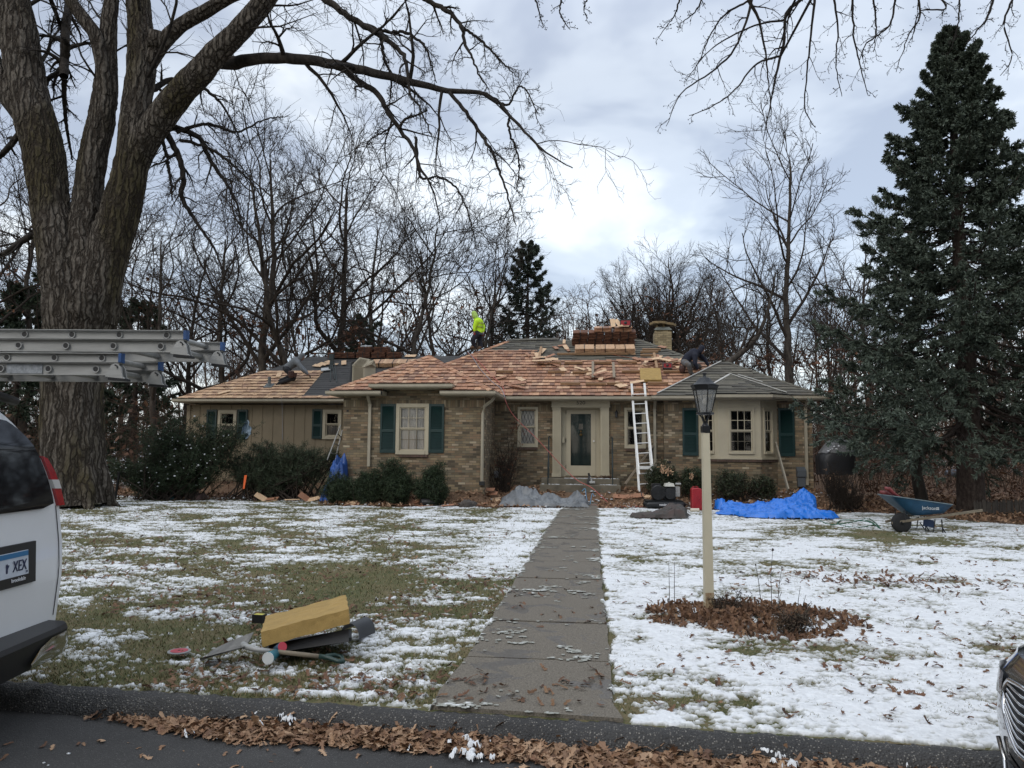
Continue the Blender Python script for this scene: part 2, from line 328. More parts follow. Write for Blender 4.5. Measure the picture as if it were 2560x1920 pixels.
def mat_ground():
    m = bpy.data.materials.new('lawn_ground'); m.use_nodes = True; nt = m.node_tree; N = nt.nodes; L = nt.links; b = N['Principled BSDF']
    g = N.new('ShaderNodeNewGeometry'); at = N.new('ShaderNodeAttribute'); at.attribute_name = 'mask'
    def nz(s, d=6, sc=None):
        n = N.new('ShaderNodeTexNoise'); n.inputs['Scale'].default_value = s; n.inputs['Detail'].default_value = d; n.inputs['Roughness'].default_value = 0.65; L.new(g.outputs['Position'], n.inputs[0]); return n
    def rp(src, cs):
        r = N.new('ShaderNodeValToRGB'); e = r.color_ramp.elements; e[0].position = 0.32; e[1].position = 0.7; e[0].color = (*cs[0], 1); e[1].color = (*cs[-1], 1)
        for i, c in enumerate(cs[1:-1]): x = e.new(0.32+0.38*(i+1)/(len(cs)-1)); x.color = (*c, 1)
        L.new(src, r.inputs[0]); return r
    n1 = nz(1.6); n2 = nz(38, 4)
    add = N.new('ShaderNodeMath'); add.operation = 'MULTIPLY_ADD'; add.inputs[1].default_value = 0.5; L.new(n1.outputs[0], add.inputs[0])
    ml = N.new('ShaderNodeMath'); ml.operation = 'MULTIPLY'; ml.inputs[1].default_value = 0.5; L.new(n2.outputs[0], ml.inputs[0]); L.new(ml.outputs[0], add.inputs[2])
    gr = rp(add.outputs[0], [(0.03, 0.036, 0.010), (0.07, 0.075, 0.022), (0.13, 0.10, 0.048), (0.17, 0.135, 0.08)])
    lf = rp(n2.outputs[0], [(0.035, 0.02, 0.012), (0.10, 0.055, 0.03), (0.17, 0.10, 0.055), (0.24, 0.16, 0.10)])
    wn = nz(0.9, 8); wr = N.new('ShaderNodeMapRange'); wr.inputs[1].default_value = 0.47; wr.inputs[2].default_value = 0.55; L.new(wn.outputs[0], wr.inputs[0])
    sep = N.new('ShaderNodeSeparateColor'); L.new(at.outputs['Color'], sep.inputs[0])
    m1 = N.new('ShaderNodeMix'); m1.data_type = 'RGBA'; L.new(sep.outputs[0], m1.inputs[0]); L.new(gr.outputs[0], m1.inputs[6]); L.new(lf.outputs[0], m1.inputs[7])
    k = N.new('ShaderNodeMath'); k.operation = 'MULTIPLY'; L.new(wr.outputs[0], k.inputs[0]); L.new(sep.outputs[1], k.inputs[1])
    m2 = N.new('ShaderNodeMix'); m2.data_type = 'RGBA'; L.new(k.outputs[0], m2.inputs[0]); L.new(m1.outputs[2], m2.inputs[6]); m2.inputs[7].default_value = (0.72, 0.75, 0.8, 1)
    L.new(m2.outputs[2], b.inputs['Base Color']); b.inputs['Roughness'].default_value = 0.95
    bp = N.new('ShaderNodeBump'); bp.inputs['Strength'].default_value = 0.6; bp.inputs['Distance'].default_value = 0.03; L.new(n2.outputs[0], bp.inputs['Height']); L.new(bp.outputs[0], b.inputs['Normal'])
    return m
def mat_agg(name, base, fleck, sc, dens, bumpd):
    m = bpy.data.materials.new(name); m.use_nodes = True; nt = m.node_tree; N = nt.nodes; L = nt.links; b = N['Principled BSDF']
    g = N.new('ShaderNodeNewGeometry'); v = N.new('ShaderNodeTexVoronoi'); v.inputs['Scale'].default_value = sc; L.new(g.outputs['Position'], v.inputs[0])
    n = N.new('ShaderNodeTexNoise'); n.inputs['Scale'].default_value = 1.7; n.inputs['Detail'].default_value = 8; L.new(g.outputs['Position'], n.inputs[0])
    s = N.new('ShaderNodeSeparateColor'); L.new(v.outputs['Color'], s.inputs[0])
    r = N.new('ShaderNodeMapRange'); r.inputs[1].default_value = 1-dens; r.inputs[2].default_value = 1.0; L.new(s.outputs[0], r.inputs[0])
    d = N.new('ShaderNodeMapRange'); d.inputs[1].default_value = 0.5; d.inputs[2].default_value = 0.2; L.new(v.outputs['Distance'], d.inputs[0])
    k = N.new('ShaderNodeMath'); k.operation = 'MULTIPLY'; L.new(r.outputs[0], k.inputs[0]); L.new(d.outputs[0], k.inputs[1])
    a = N.new('ShaderNodeMix'); a.data_type = 'RGBA'; mr = N.new('ShaderNodeMapRange'); mr.inputs[1].default_value = .35; mr.inputs[2].default_value = .65; L.new(n.outputs[0], mr.inputs[0]); L.new(mr.outputs[0], a.inputs[0])
    a.inputs[6].default_value = (*base, 1); a.inputs[7].default_value = (*[c*1.6 for c in base], 1)
    mx = N.new('ShaderNodeMix'); mx.data_type = 'RGBA'; L.new(k.outputs[0], mx.inputs[0]); L.new(a.outputs[2], mx.inputs[6]); mx.inputs[7].default_value = (*fleck, 1)
    L.new(mx.outputs[2], b.inputs['Base Color']); b.inputs['Roughness'].default_value = 0.75
    bp = N.new('ShaderNodeBump'); bp.inputs['Strength'].default_value = 0.7; bp.inputs['Distance'].default_value = bumpd; bp.invert = True
    L.new(v.outputs['Distance'], bp.inputs['Height']); L.new(bp.outputs[0], b.inputs['Normal']); return m
ASPH = mat_agg('asphalt', (0.024, 0.023, 0.022), (0.12, 0.115, 0.11), 130, 0.4, 0.006)
KERBM = mat_agg('kerb_aggregate', (0.024, 0.023, 0.022), (0.26, 0.24, 0.21), 80, 0.45, 0.016)
# ground
tx = np.linspace(-1, 1, 260); xs = np.sinh(tx*3.6)/math.sinh(3.6)*170-2
ty = np.linspace(0, 1, 360); v_ = np.sinh(ty*3.4)/math.sinh(3.4)*255
X, V = np.meshgrid(xs, v_); Y = Yc(np.clip(X, -60, 60))+V
Z = gz(X, Y)
def bedmask(x, y):
    x = np.asarray(x, float); y = np.asarray(y, float)
    edge = 22.3-2.35*sstep(-8.4, -7.2, x)+0.3*sstep(-3, 0, x)-0.6*sstep(6, 8, x)-1.9*sstep(7, 9, x)+0.9*(fbm(x*0.8, y*0.0+3, 0, 3, 9)-0.5)
    return sstep(edge-0.25, edge+0.15, y)
far = sstep(25, 30, Y)*(X < 7)+sstep(34, 45, Y)*(X >= 7)*0.35
msk = np.stack([bedmask(X, Y), far*1.0, X*0, X*0+1], -1).reshape(-1, 4)
g = Geo(); g.grid(np.stack([X, Y, Z], -1)); g.c.append(msk)
xb, yb = np.meshgrid(np.linspace(-170, 170, 8), np.linspace(-220, -9, 6)); nb = g.n
g.grid(np.stack([xb, yb, xb*0+0.1], -1)); g.c.append(np.zeros((48, 4)))
tag(make('lawn', g, mat_ground(), None, True), kind='structure')
rx = np.linspace(-90, 90, 60); g = Geo(); RX, RV = np.meshgrid(rx, np.linspace(0, 1, 8))
g.grid(np.stack([RX, -9+(Yc(RX)-0.16+9)*RV, RX*0], -1)); tag(make('road', g, ASPH), kind='structure')
kx = np.concatenate([np.linspace(-60, -6, 40), np.linspace(-5.9, 6, 500), np.linspace(6.1, 60, 40)])
prof = [(0.05, 0.05), (0.03, 0.118), (-0.03, 0.128), (-0.09, 0.115), (-0.14, 0.075), (-0.165, 0.03), (-0.175, -0.03)]
KX = np.repeat(kx[None], len(prof), 0); KO = np.repeat(np.array([p[0] for p in prof])[:, None], len(kx), 1); KZ = np.repeat(np.array([p[1] for p in prof])[:, None], len(kx), 1)
w_ = (fbm(KX*9, KO*30, 0, 3, 3)-0.5)*0.03; KY = Yc(KX)+KO+w_+(fbm(KX*1.1, 0*KX, 0, 2, 31)-0.5)*0.05*(KO < 0)
g = Geo(); g.grid(np.stack([KX, KY, KZ+(fbm(KX*14, KO*40, 4, 4, 8, .7)-0.5)*0.034], -1)); tag(make('kerb', g, KERBM, None, True), kind='structure')
# walk
wl = [PZ(a, b, 0.14) for a, b in ((1085, 1757), (1105, 1725), (1176, 1630), (1233, 1540), (1299, 1434), (1369, 1321), (1402, 1274))]
wr = [PZ(a, b, 0.14) for a, b in ((1560, 1790), (1533, 1762), (1524, 1634), (1513, 1530), (1503, 1443), (1497, 1343), (1495, 1274))]
def edge(pts): ys = np.array([p[1] for p in pts]); x_ = np.array([p[0] for p in pts]); return lambda y: np.interp(y, ys, x_)
XL = edge(wl); XR = edge(wr)
joints = [Yc(-0.5)+0.01]+[0.5*(PZ(1350, q, 0.14)[1]+PZ(1350, q, 0.14)[1]) for q in (1650, 1557, 1497, 1448, 1405, 1372)]
while joints[-1] < 21.2: joints.append(joints[-1]+1.25)
joints.append(22.5)
g = Geo()
for i in range(len(joints)-1):
    a, b = joints[i]+0.014, joints[i+1]-0.014; n = 14
    U_, V_ = np.meshgrid(np.linspace(0, 1, n), np.linspace(0, 1, n)); yy = a+(b-a)*V_
    if i == 0: yy = np.where(V_ == 0, Yc(XL(yy)+(XR(yy)-XL(yy))*U_)+0.035, yy)
    xx = XL(yy)+(XR(yy)-XL(yy))*U_; xx = np.where((U_ > 0) & (U_ < 1), xx, xx+(fbm(xx*5, yy*5, 0, 2, 3)-0.5)*0.04)
    zz = gz(xx, yy)*0+0.135+0.0018*(yy-5)+0.012+random.uniform(-.004, .006)
    zz = zz+0.3*sstep(21.6, 22.6, yy)*0.6
    T = np.stack([xx, yy, zz], -1); g.grid(T)
    ring = np.concatenate([T[0], T[1:, -1], T[-1, -2::-1], T[-2:0:-1, 0]]); lo = ring.copy(); lo[:, 2] -= 0.06; m_ = len(ring)
    k = np.arange(m_); g.add(np.vstack([ring, lo]), np.stack([k, (k+1) % m_, m_+(k+1) % m_, m_+k], 1)[:, ::-1])
WALKM = bpy.data.materials.new('walk_concrete'); WALKM.use_nodes = True
def _w(m):
    nt = m.node_tree; N = nt.nodes; L = nt.links; b = N['Principled BSDF']; g = N.new('ShaderNodeNewGeometry')
    n = N.new('ShaderNodeTexNoise'); n.inputs['Scale'].default_value = 3.2; n.inputs['Detail'].default_value = 7; n.inputs['Distortion'].default_value = 0.8; L.new(g.outputs['Position'], n.inputs[0])
    mr = N.new('ShaderNodeMapRange'); mr.inputs[1].default_value = 0.56; mr.inputs[2].default_value = 0.585; L.new(n.outputs[0], mr.inputs[0])
    n2 = N.new('ShaderNodeTexNoise'); n2.inputs['Scale'].default_value = 90; n2.inputs['Detail'].default_value = 3; L.new(g.outputs['Position'], n2.inputs[0])
    r = N.new('ShaderNodeValToRGB'); r.color_ramp.elements[0].position = .3; r.color_ramp.elements[0].color = (0.07, 0.06, 0.047, 1); r.color_ramp.elements[1].position = .7; r.color_ramp.elements[1].color = (0.19, 0.165, 0.13, 1); L.new(n2.outputs[0], r.inputs[0])
    mx = N.new('ShaderNodeMix'); mx.data_type = 'RGBA'; mx.blend_type = 'MULTIPLY'; mx.inputs[7].default_value = (0.62, 0.62, 0.64, 1); L.new(mr.outputs[0], mx.inputs[0]); L.new(r.outputs[0], mx.inputs[6]); L.new(mx.outputs[2], b.inputs['Base Color'])
    rr = N.new('ShaderNodeMapRange'); rr.inputs[3].default_value = 0.9; rr.inputs[4].default_value = 0.35; L.new(mr.outputs[0], rr.inputs[0]); L.new(rr.outputs[0], b.inputs['Roughness'])
    bp = N.new('ShaderNodeBump'); bp.inputs['Strength'].default_value = 0.5; bp.inputs['Distance'].default_value = 0.004; L.new(n2.outputs[0], bp.inputs['Height']); L.new(bp.outputs[0], b.inputs['Normal'])
_w(WALKM)
tag(make('walkway', g, WALKM), kind='structure')
# snow cover, one sheet lying on the lawn and the walk
LP = PZ(1772, 1528, 0.13)          # foot of the lamp post
WB = PZ(2320, 1322, 0.14)
def cover(x, y):
    right = sstep(-0.10, 0.08, x-XR(y))
    c = 0.49+0.20*right
    left = 1-right
    c = c-left*0.20*(1-sstep(6.6, 8.5, y))+left*0.06*sstep(10, 15, y)
    c = c+left*0.28*np.exp(-((x-XL(y)+0.45)/0.55)**2)*sstep(6, 7.2, y)
    c = c-left*0.45*np.exp(-(((x+2.0)/1.6)**2+((y-8.7)/1.5)**2))
    c = c-0.02*np.exp(-(((x-LP[0]-0.45)/0.8)**2+((y-LP[1]+0.25)/0.42)**2))
    c = c-0.55*np.exp(-(((x-WB[0]+1.3)/1.7)**2+((y-WB[1]+1.4)/1.6)**2))
    c = c-0.15*np.exp(-(((x-1.9)/1.5)**2+((y-11.5)/1.2)**2))
    c = c-0.15*sstep(14, 20, y)*right-0.14*left*sstep(9, 13, y)
    walk = (x > XL(y)+0.02+0.16*(fbm(x*4, y*4, 0, 3, 77)-0.5)) & (x < XR(y)+0.02+0.2*(fbm(x*4, y*4, 0, 3, 78)-0.5))
    c = np.where(walk, 0.06, c)
    c = c-1.2*sstep(0.35, 0.75, bedmask(x, y))*0.72
    return c
def snowf(x, y):
    f = 0.30*fbm(x*1.5, y*2.0, 0, 3, 40)+0.24*fbm(x*5.0, y*7.5, 0, 3, 41)+0.27*fbm(x*18, y*26, 0, 3, 42, .6)+0.19*fbm(x*42, y*66, 0, 2, 43)
    thr = 0.5+0.30*(0.5-cover(x, y))
    return f-thr
nr, nc = 860, 860
ry = 4.2*(24.5/4.2)**np.linspace(0, 1, nr); tt = np.linspace(-1, 1, nc)
Yg_ = np.repeat(ry[:, None], nc, 1); Xg_ = (tt[None]*0.83-0.06)*(Yg_+0.4)
Yg_ = Yg_+rng.normal(0, 0.003, Yg_.shape)*Yg_/5
S = snowf(Xg_, Yg_)
edgek = (Yg_ < Yc(Xg_)+0.02+0.06*(fbm(Xg_*5, Yg_*0+2, 0, 3, 6)-0.5)); S = np.where(edgek, -0.05, S)
onw = (Xg_ > XL(Yg_)) & (Xg_ < XR(Yg_))
base = np.where(onw, 0.152+0.0018*(Yg_-5), gz(Xg_, Yg_)); Hs = np.clip(S*0.26, -0.006, 0.016)*np.where(onw, 0.15, 1)
Hs = Hs+np.where(S > 0, 0.016*np.clip(fbm(Xg_*45, Yg_*40, 0, 2, 50)-0.4, 0, 1)*np.where(onw, 0.2, 1), 0)
ok = S > -0.006; kp = ok[:-1, :-1] | ok[1:, :-1] | ok[:-1, 1:] | ok[1:, 1:]
g = Geo(); m3_ = np.zeros(Xg_.shape+(4,)); m3_[..., 0] = S; g.grid(np.stack([Xg_, Yg_, base+0.003+Hs], -1), kp)
i_ = np.arange(nr-1)[:, None]*nc+np.arange(nc-1)[None]; q_ = np.stack([i_, i_+1, i_+nc+1, i_+nc], -1).reshape(-1, 4)[kp.reshape(-1)]; g.c.append(m3_.reshape(-1, 4)[np.unique(q_)])
def thin_snow():
    m = SNOWM.copy(); nt = m.node_tree; N = nt.nodes; L = nt.links; b = N['Principled BSDF']; src = b.inputs['Base Color'].links[0].from_socket
    at = N.new('ShaderNodeAttribute'); at.attribute_name = 'mask'; sp = N.new('ShaderNodeSeparateColor'); L.new(at.outputs['Color'], sp.inputs[0]); mr = N.new('ShaderNodeMapRange'); mr.inputs[1].default_value = -.004; mr.inputs[2].default_value = .065; mr.inputs[3].default_value = 0; L.new(sp.outputs[0], mr.inputs[0])
    mx = N.new('ShaderNodeMix'); mx.data_type = 'RGBA'; L.new(mr.outputs[0], mx.inputs[0]); mx.inputs[6].default_value = (.27, .27, .235, 1); L.new(src, mx.inputs[7]); L.new(mx.outputs[2], b.inputs['Base Color']); return m
tag(make('snow_cover', g, thin_snow(), None, True), 'patchy thin snow lying over the lawn and the edges of the walk', 'snow', kind='stuff')
# grass
n = 210000
yy = 4.8*(21.0/4.8)**(rng.random(n)**1.15); xx = (rng.random(n)*1.66-0.89)*(yy+0.3)
sv = snowf(xx, yy); on = ((xx > XL(yy)-0.02) & (xx < XR(yy)+0.02))
poke = (fbm(xx*8, yy*11, 0, 2, 97) > .60) & (rng.random(n) < .7); keep = ((sv < 0.012+0.03*rng.random(n)) | poke) & ~on & (yy > Yc(xx)+0.03) & (bedmask(xx, yy) < 0.4)
xx, yy, sv = xx[keep], yy[keep], sv[keep]; n = len(xx); zz = gz(xx, yy)+np.clip(sv*.26, 0, .016)
h = rng.uniform(0.010, 0.032, n)*(1+yy/40)*np.where(xx > XR(yy), .6, 1); a = rng.random(n)*6.283; lean = rng.uniform(0.3, 1.6, n)*h; w = 0.0022*(1+yy/7)
b0 = np.stack([xx, yy, zz-0.004], 1); dv = np.stack([np.cos(a), np.sin(a), a*0], 1); pv = np.stack([-np.sin(a), np.cos(a), a*0], 1)
tip = b0+dv*lean[:, None]+np.array([0, 0, 1])*h[:, None]
g = Geo(); g.add(np.stack([b0-pv*w[:, None], b0+pv*w[:, None], tip], 1).reshape(-1, 3), np.arange(3*n).reshape(-1, 3))
GRASS = mat('grass_blades', (0.1, 0.1, 0.04), 0.8, island=[(0.04, 0.05, 0.012), (0.11, 0.105, 0.03), (0.06, 0.078, 0.016), (0.19, 0.15, 0.07), (0.08, 0.09, 0.022), (0.16, 0.13, 0.055), (0.23, 0.17, 0.09)])
tag(make('grass', g, GRASS), 'short green and straw coloured grass showing through the snow', 'grass', kind='stuff')
# leaves
def leaf_shapes():
    out = []
    for s in range(4):
        r_ = random.Random(s); pts = []; n_ = 18
        for k in range(n_):
            a = 2*math.pi*k/n_; L_ = 0.5*(0.62+0.38*abs(math.cos(a)))
            lob = 1.0 if k % 2 == 0 else 0.30+0.16*r_.random()
            x = math.cos(a)*L_*(0.9+0.2*r_.random())*(1 if abs(math.sin(a)) < .35 else lob); y = math.sin(a)*L_*0.78*lob*(0.85+0.3*r_.random())
            pts.append((x, y))
        out.append(np.array([(0, 0)]+pts))
    return out
LS = leaf_shapes()
def leaves(g, x, y, z, size, tilt=0.35, seed=1):
    r = np.random.default_rng(seed); n_ = len(x); sh = r.integers(0, 4, n_)
    for s in range(4):
        m_ = sh == s; k = m_.sum()
        if not k: continue
        P2 = LS[s]; yaw = r.random(k)*6.283; sz = size[m_]*r.uniform(0.75, 1.25, k); cu = r.uniform(-.9, 1.4, k); cu2 = r.uniform(-.9, .9, k)
        lx = P2[None, :, 0]*sz[:, None]; ly = P2[None, :, 1]*sz[:, None]
        lz = (cu[:, None]*P2[None, :, 1]**2+cu2[:, None]*P2[None, :, 0]**2+r.normal(0, .02, (k, len(P2))))*sz[:, None]
        tx_ = r.normal(0, tilt, k); ty_ = r.normal(0, tilt, k)
        cx, sx = np.cos(tx_)[:, None], np.sin(tx_)[:, None]; ly, lz = ly*cx-lz*sx, ly*sx+lz*cx
        cy, sy = np.cos(ty_)[:, None], np.sin(ty_)[:, None]; lx, lz = lx*cy-lz*sy, lx*sy+lz*cy
        c_, s_ = np.cos(yaw)[:, None], np.sin(yaw)[:, None]; wx = lx*c_-ly*s_+x[m_][:, None]; wy = lx*s_+ly*c_+y[m_][:, None]
        wz = lz-lz.min(1, keepdims=True)*0.8+z[m_][:, None]
        v = np.stack([wx, wy, wz], -1).reshape(-1, 3); q = np.arange(1, 19); f = np.stack([q*0, q, np.roll(q, -1)], 1)
        g.add(v, (f[None]+(np.arange(k)*19)[:, None, None]).reshape(-1, 3))
# gutter pile
n = 8500; x = rng.uniform(-3.2, 6.2, n); lx0 = PZ(300, 1770, 0.02)[0]
wid = 0.12+0.18*sstep(lx0-0.5, lx0+1.2, x)+0.24*sstep(-1, 2.5, x)+0.12*(fbm(x*1.5, x*0, 0, 2, 61)-0.5)
u = rng.beta(1.15, 1.7, n); y = Yc(x)-0.085-u*wid; keep = rng.random(n) < (0.12+0.88*sstep(lx0-0.1, lx0+0.7, x))
x, y, u = x[keep], y[keep], u[keep]; z = 0.004+(1-u)*0.06*rng.random(len(x))*sstep(lx0, lx0+1.2, x)
g = Geo(); leaves(g, x, y, z, rng.uniform(.05, .098, len(x)), 0.3, 2)
xs_ = rng.uniform(-3.6, 4, 300); ys_ = rng.uniform(3.0, 4.3, 300); leaves(g, xs_, ys_, xs_*0+0.003, rng.uniform(.01, .08, 300), 0.12, 3)
tag(make('gutter_leaves', g, LEAFM), 'deep drift of brown oak leaves heaped along the street kerb', 'leaves', kind='stuff')
# snow crumbs over the pile
def blobs(g, x, y, z, r, seed=0, flat=0.6):
    rr = np.random.default_rng(seed); n_ = len(x)
    lat = [(-0.9, 0.4), (-0.3, 0.95), (0.35, 0.93), (0.85, 0.5)]; S6 = 6; v = []
    for (hz, rad) in lat:
        for k in range(S6):
            a = k*2*math.pi/S6+hz; v.append((rad*math.cos(a), rad*math.sin(a), hz))
    v += [(0, 0, -1), (0, 0, 1)]; v = np.array(v)
    f = []
    for i in range(3):
        for k in range(S6): a, b = i*S6+k, i*S6+(k+1) % S6; f += [(a, b, b+S6), (a, b+S6, a+S6)]
    for k in range(S6): f += [(24, (k+1) % S6, k), (25, 18+k, 18+(k+1) % S6)]
    W = v[None]*(1+rr.normal(0, .16, (n_, len(v), 1)))*r[:, None, None]*np.array([1, 1, flat]); W = W+np.stack([x, y, z], 1)[:, None]
    g.add(W.reshape(-1, 3), (np.array(f)[None]+(np.arange(n_)*26)[:, None, None]).reshape(-1, 3))
nx_ = 1500; GX, GV = np.meshgrid(np.linspace(lx0+.1, 5.2, nx_), np.linspace(0, 1, 60)); GY = Yc(GX)-.13-GV*.30; T_ = fbm(GX*3.0, GY*5, 0, 3, 66)*.6+fbm(GX*22, GY*26, 0, 3, 67, .7)*.4-.66-.05*GV
kk = T_ > 0; g = Geo(); g.grid(np.stack([GX, GY, .068-.05*GV+np.clip(T_*.5, 0, .016)+.03*fbm(GX*34, GY*34, 0, 2, 68)*sstep(0, .06, T_)], -1), kk[:-1, :-1] & kk[1:, 1:])
xq = rng.uniform(-3.4, 3, 60); yq = rng.uniform(3.2, 4.2, 60); blobs(g, xq, yq, xq*0+.003, rng.uniform(.004, .012, 60), 5, .4)
tag(make('snow_crumbs', g, SNOWM, None, True), 'crumbled snow lying on the leaf drift along the kerb', 'snow', kind='stuff')
# leaves on the lawn
n = 9000; y = 4.8*(20/4.8)**(rng.random(n)); x = (rng.random(n)*1.66-0.89)*y
d = fbm(x*0.8, y*0.8, 0, 3, 70); left = x < XR(y)
pr = np.where(left, 0.8+1.8*(1-sstep(6.4, 10.5, y)), 0.30)*sstep(0.38, 0.62, d)
ow = (x > XL(y)-.02) & (x < XR(y)+.02); keep = (rng.random(n) < pr*np.where(ow, .12, 1)) & (y > Yc(x)+0.02); x, y = x[keep], y[keep]
g = Geo(); zl = np.where((x > XL(y)) & (x < XR(y)), 0.152, gz(x, y)+0.012+0.02*rng.random(len(x))); leaves(g, x, y, zl, 0.068+0*x, 0.3, 4)
n = 260; x = rng.normal(LP[0]+2.6, 0.9, n); y = rng.normal(9.8, 0.35, n); leaves(g, x, y, gz(x, y)+0.02, 0.08+0*x, 0.35, 5)
tag(make('lawn_leaves', g, mat('lawn_leaf', (.2, .1, .05), .85, noise_s=25, noise_a=.3, island=[(0.06, 0.03, 0.018), (0.17, 0.085, 0.045), (0.10, 0.05, 0.028), (0.24, 0.14, 0.075), (0.13, 0.06, 0.035)])), 'scattered brown oak leaves on the snowy lawn', 'leaves', kind='stuff')
n = 2300; a = rng.random(n)*6.283; rr = rng.random(n)**0.62; wob = 1+.5*(fbm(np.cos(a)*1.5+3, np.sin(a)*1.5, 0, 3, 91)-.5); x = LP[0]+0.34+np.cos(a)*rr*1.0*wob; y = LP[1]-0.28+np.sin(a)*rr*0.75*wob; kk = fbm(x*6, y*6, 0, 2, 92) > .38; x, y, rr = x[kk], y[kk], rr[kk]; n = len(x)
g = Geo(); leaves(g, x, y, gz(x, y)+0.01+0.05*rng.random(n)*(1-rr), 0.08+0*x, 0.7, 6)
tag(make('bed_leaves', g, mat('bed_leaf', (.2, .1, .05), .85, noise_s=25, noise_a=.3, island=[(0.07, 0.035, 0.02), (0.20, 0.105, 0.055), (0.12, 0.06, 0.032), (0.28, 0.165, 0.09)])), 'curled brown oak leaves piled round the foot of the lamp post', 'leaves', kind='stuff')
# leaf litter of the house beds and woodland edge
n = 22000; y = rng.uniform(17.2, 25, n); x = rng.uniform(-16, 17, n); k = (bedmask(x, y) > 0.2+0.5*rng.random(n)) & ~((y > 23.5) & (x > -13) & (x < 6.5)) & ~((y > 21.3) & (x > -7.2) & (x < -3.1)) & ~((x > XL(y)) & (x < XR(y)))
x, y = x[k], y[k]; g = Geo(); leaves(g, x, y, gz(x, y)+0.05*rng.random(len(x)), 0.12+0*x, 0.5, 7)
tag(make('litter_leaves', g, LEAFM), 'brown leaf litter in the beds along the house', 'leaves', kind='stuff')
n = 1500; x = rng.uniform(-13, 7, n); y = rng.uniform(19.9, 23, n); cl = (fbm(x*1.2, y*2, 0, 3, 68) > 0.53) & (bedmask(x, y) > 0.1) & ~((y > 21.2) & (x > -7.3) & (x < -3)); x, y = x[cl], y[cl]
g = Geo(); blobs(g, x, y, gz(x, y)+0.04, rng.uniform(0.015, 0.055, len(x)), 6, 0.35)
tag(make('snow_lumps', g, SNOWM, None, True), 'small lumps of snow among the leaves by the house', 'snow', kind='stuff')
# ---------------------------------------------------------------- the house
M_ = 0.54; SL = math.sqrt(1+M_*M_); UPV = np.array([0, 1/SL, M_/SL])
Ym, Yw, Yg, Yr = 23.6, 21.35, 24.85, 23.3
ZE = float(PY(1450, 990, 23.15)[2]); ZW = ZE-0.13
def px(x, Y, y=1080): return float(PY(x, y, Y)[0])
def pz(y, Y, x): return float(PY(x, y, Y)[2])
HOUSE = thing('brick_house', 'one-storey tan brick house with dark green shutters and a half-finished cedar shingle roof', 'house', (0, 24, 0.4))
XWl, XWr = px(857, Yw), px(1212, Yw); XGl = px(468, Yg); XRl, XRr = px(1660, Yr), px(2031, Yr)
ZB = 0.05
def wall(name, x0, x1, z0, z1, Y, holes, m, depth=0.12, label=None):
    g = Geo(); xs = sorted({x0, x1, *[h[0] for h in holes], *[h[1] for h in holes]}); zs = sorted({z0, z1, *[h[2] for h in holes], *[h[3] for h in holes]})
    for i in range(len(xs)-1):
        for j in range(len(zs)-1):
            cx, cz = (xs[i]+xs[i+1])/2, (zs[j]+zs[j+1])/2
            if any(h[0] < cx < h[1] and h[2] < cz < h[3] for h in holes): continue
            g.add([(xs[i], Y, zs[j]), (xs[i+1], Y, zs[j]), (xs[i+1], Y, zs[j+1]), (xs[i], Y, zs[j+1])], [[0, 1, 2, 3]])
    for a, b, c, d in holes:
        for q in ([(a, c), (a, d)], [(b, d), (b, c)], [(a, d), (b, d)], [(b, c), (a, c)]):
            (p1, q1), (p2, q2) = q; g.add([(p1, Y, q1), (p2, Y, q2), (p2, Y+depth, q2), (p1, Y+depth, q1)], [[0, 1, 2, 3]])
    o = make(name, g, m, HOUSE)
    if label: o['label'] = label
    return o
def rect(x0, y0, x1, y1, Y): return (px(x0, Y), px(x1, Y), pz(y1, Y, (x0+x1)/2), pz(y0, Y, (x0+x1)/2))
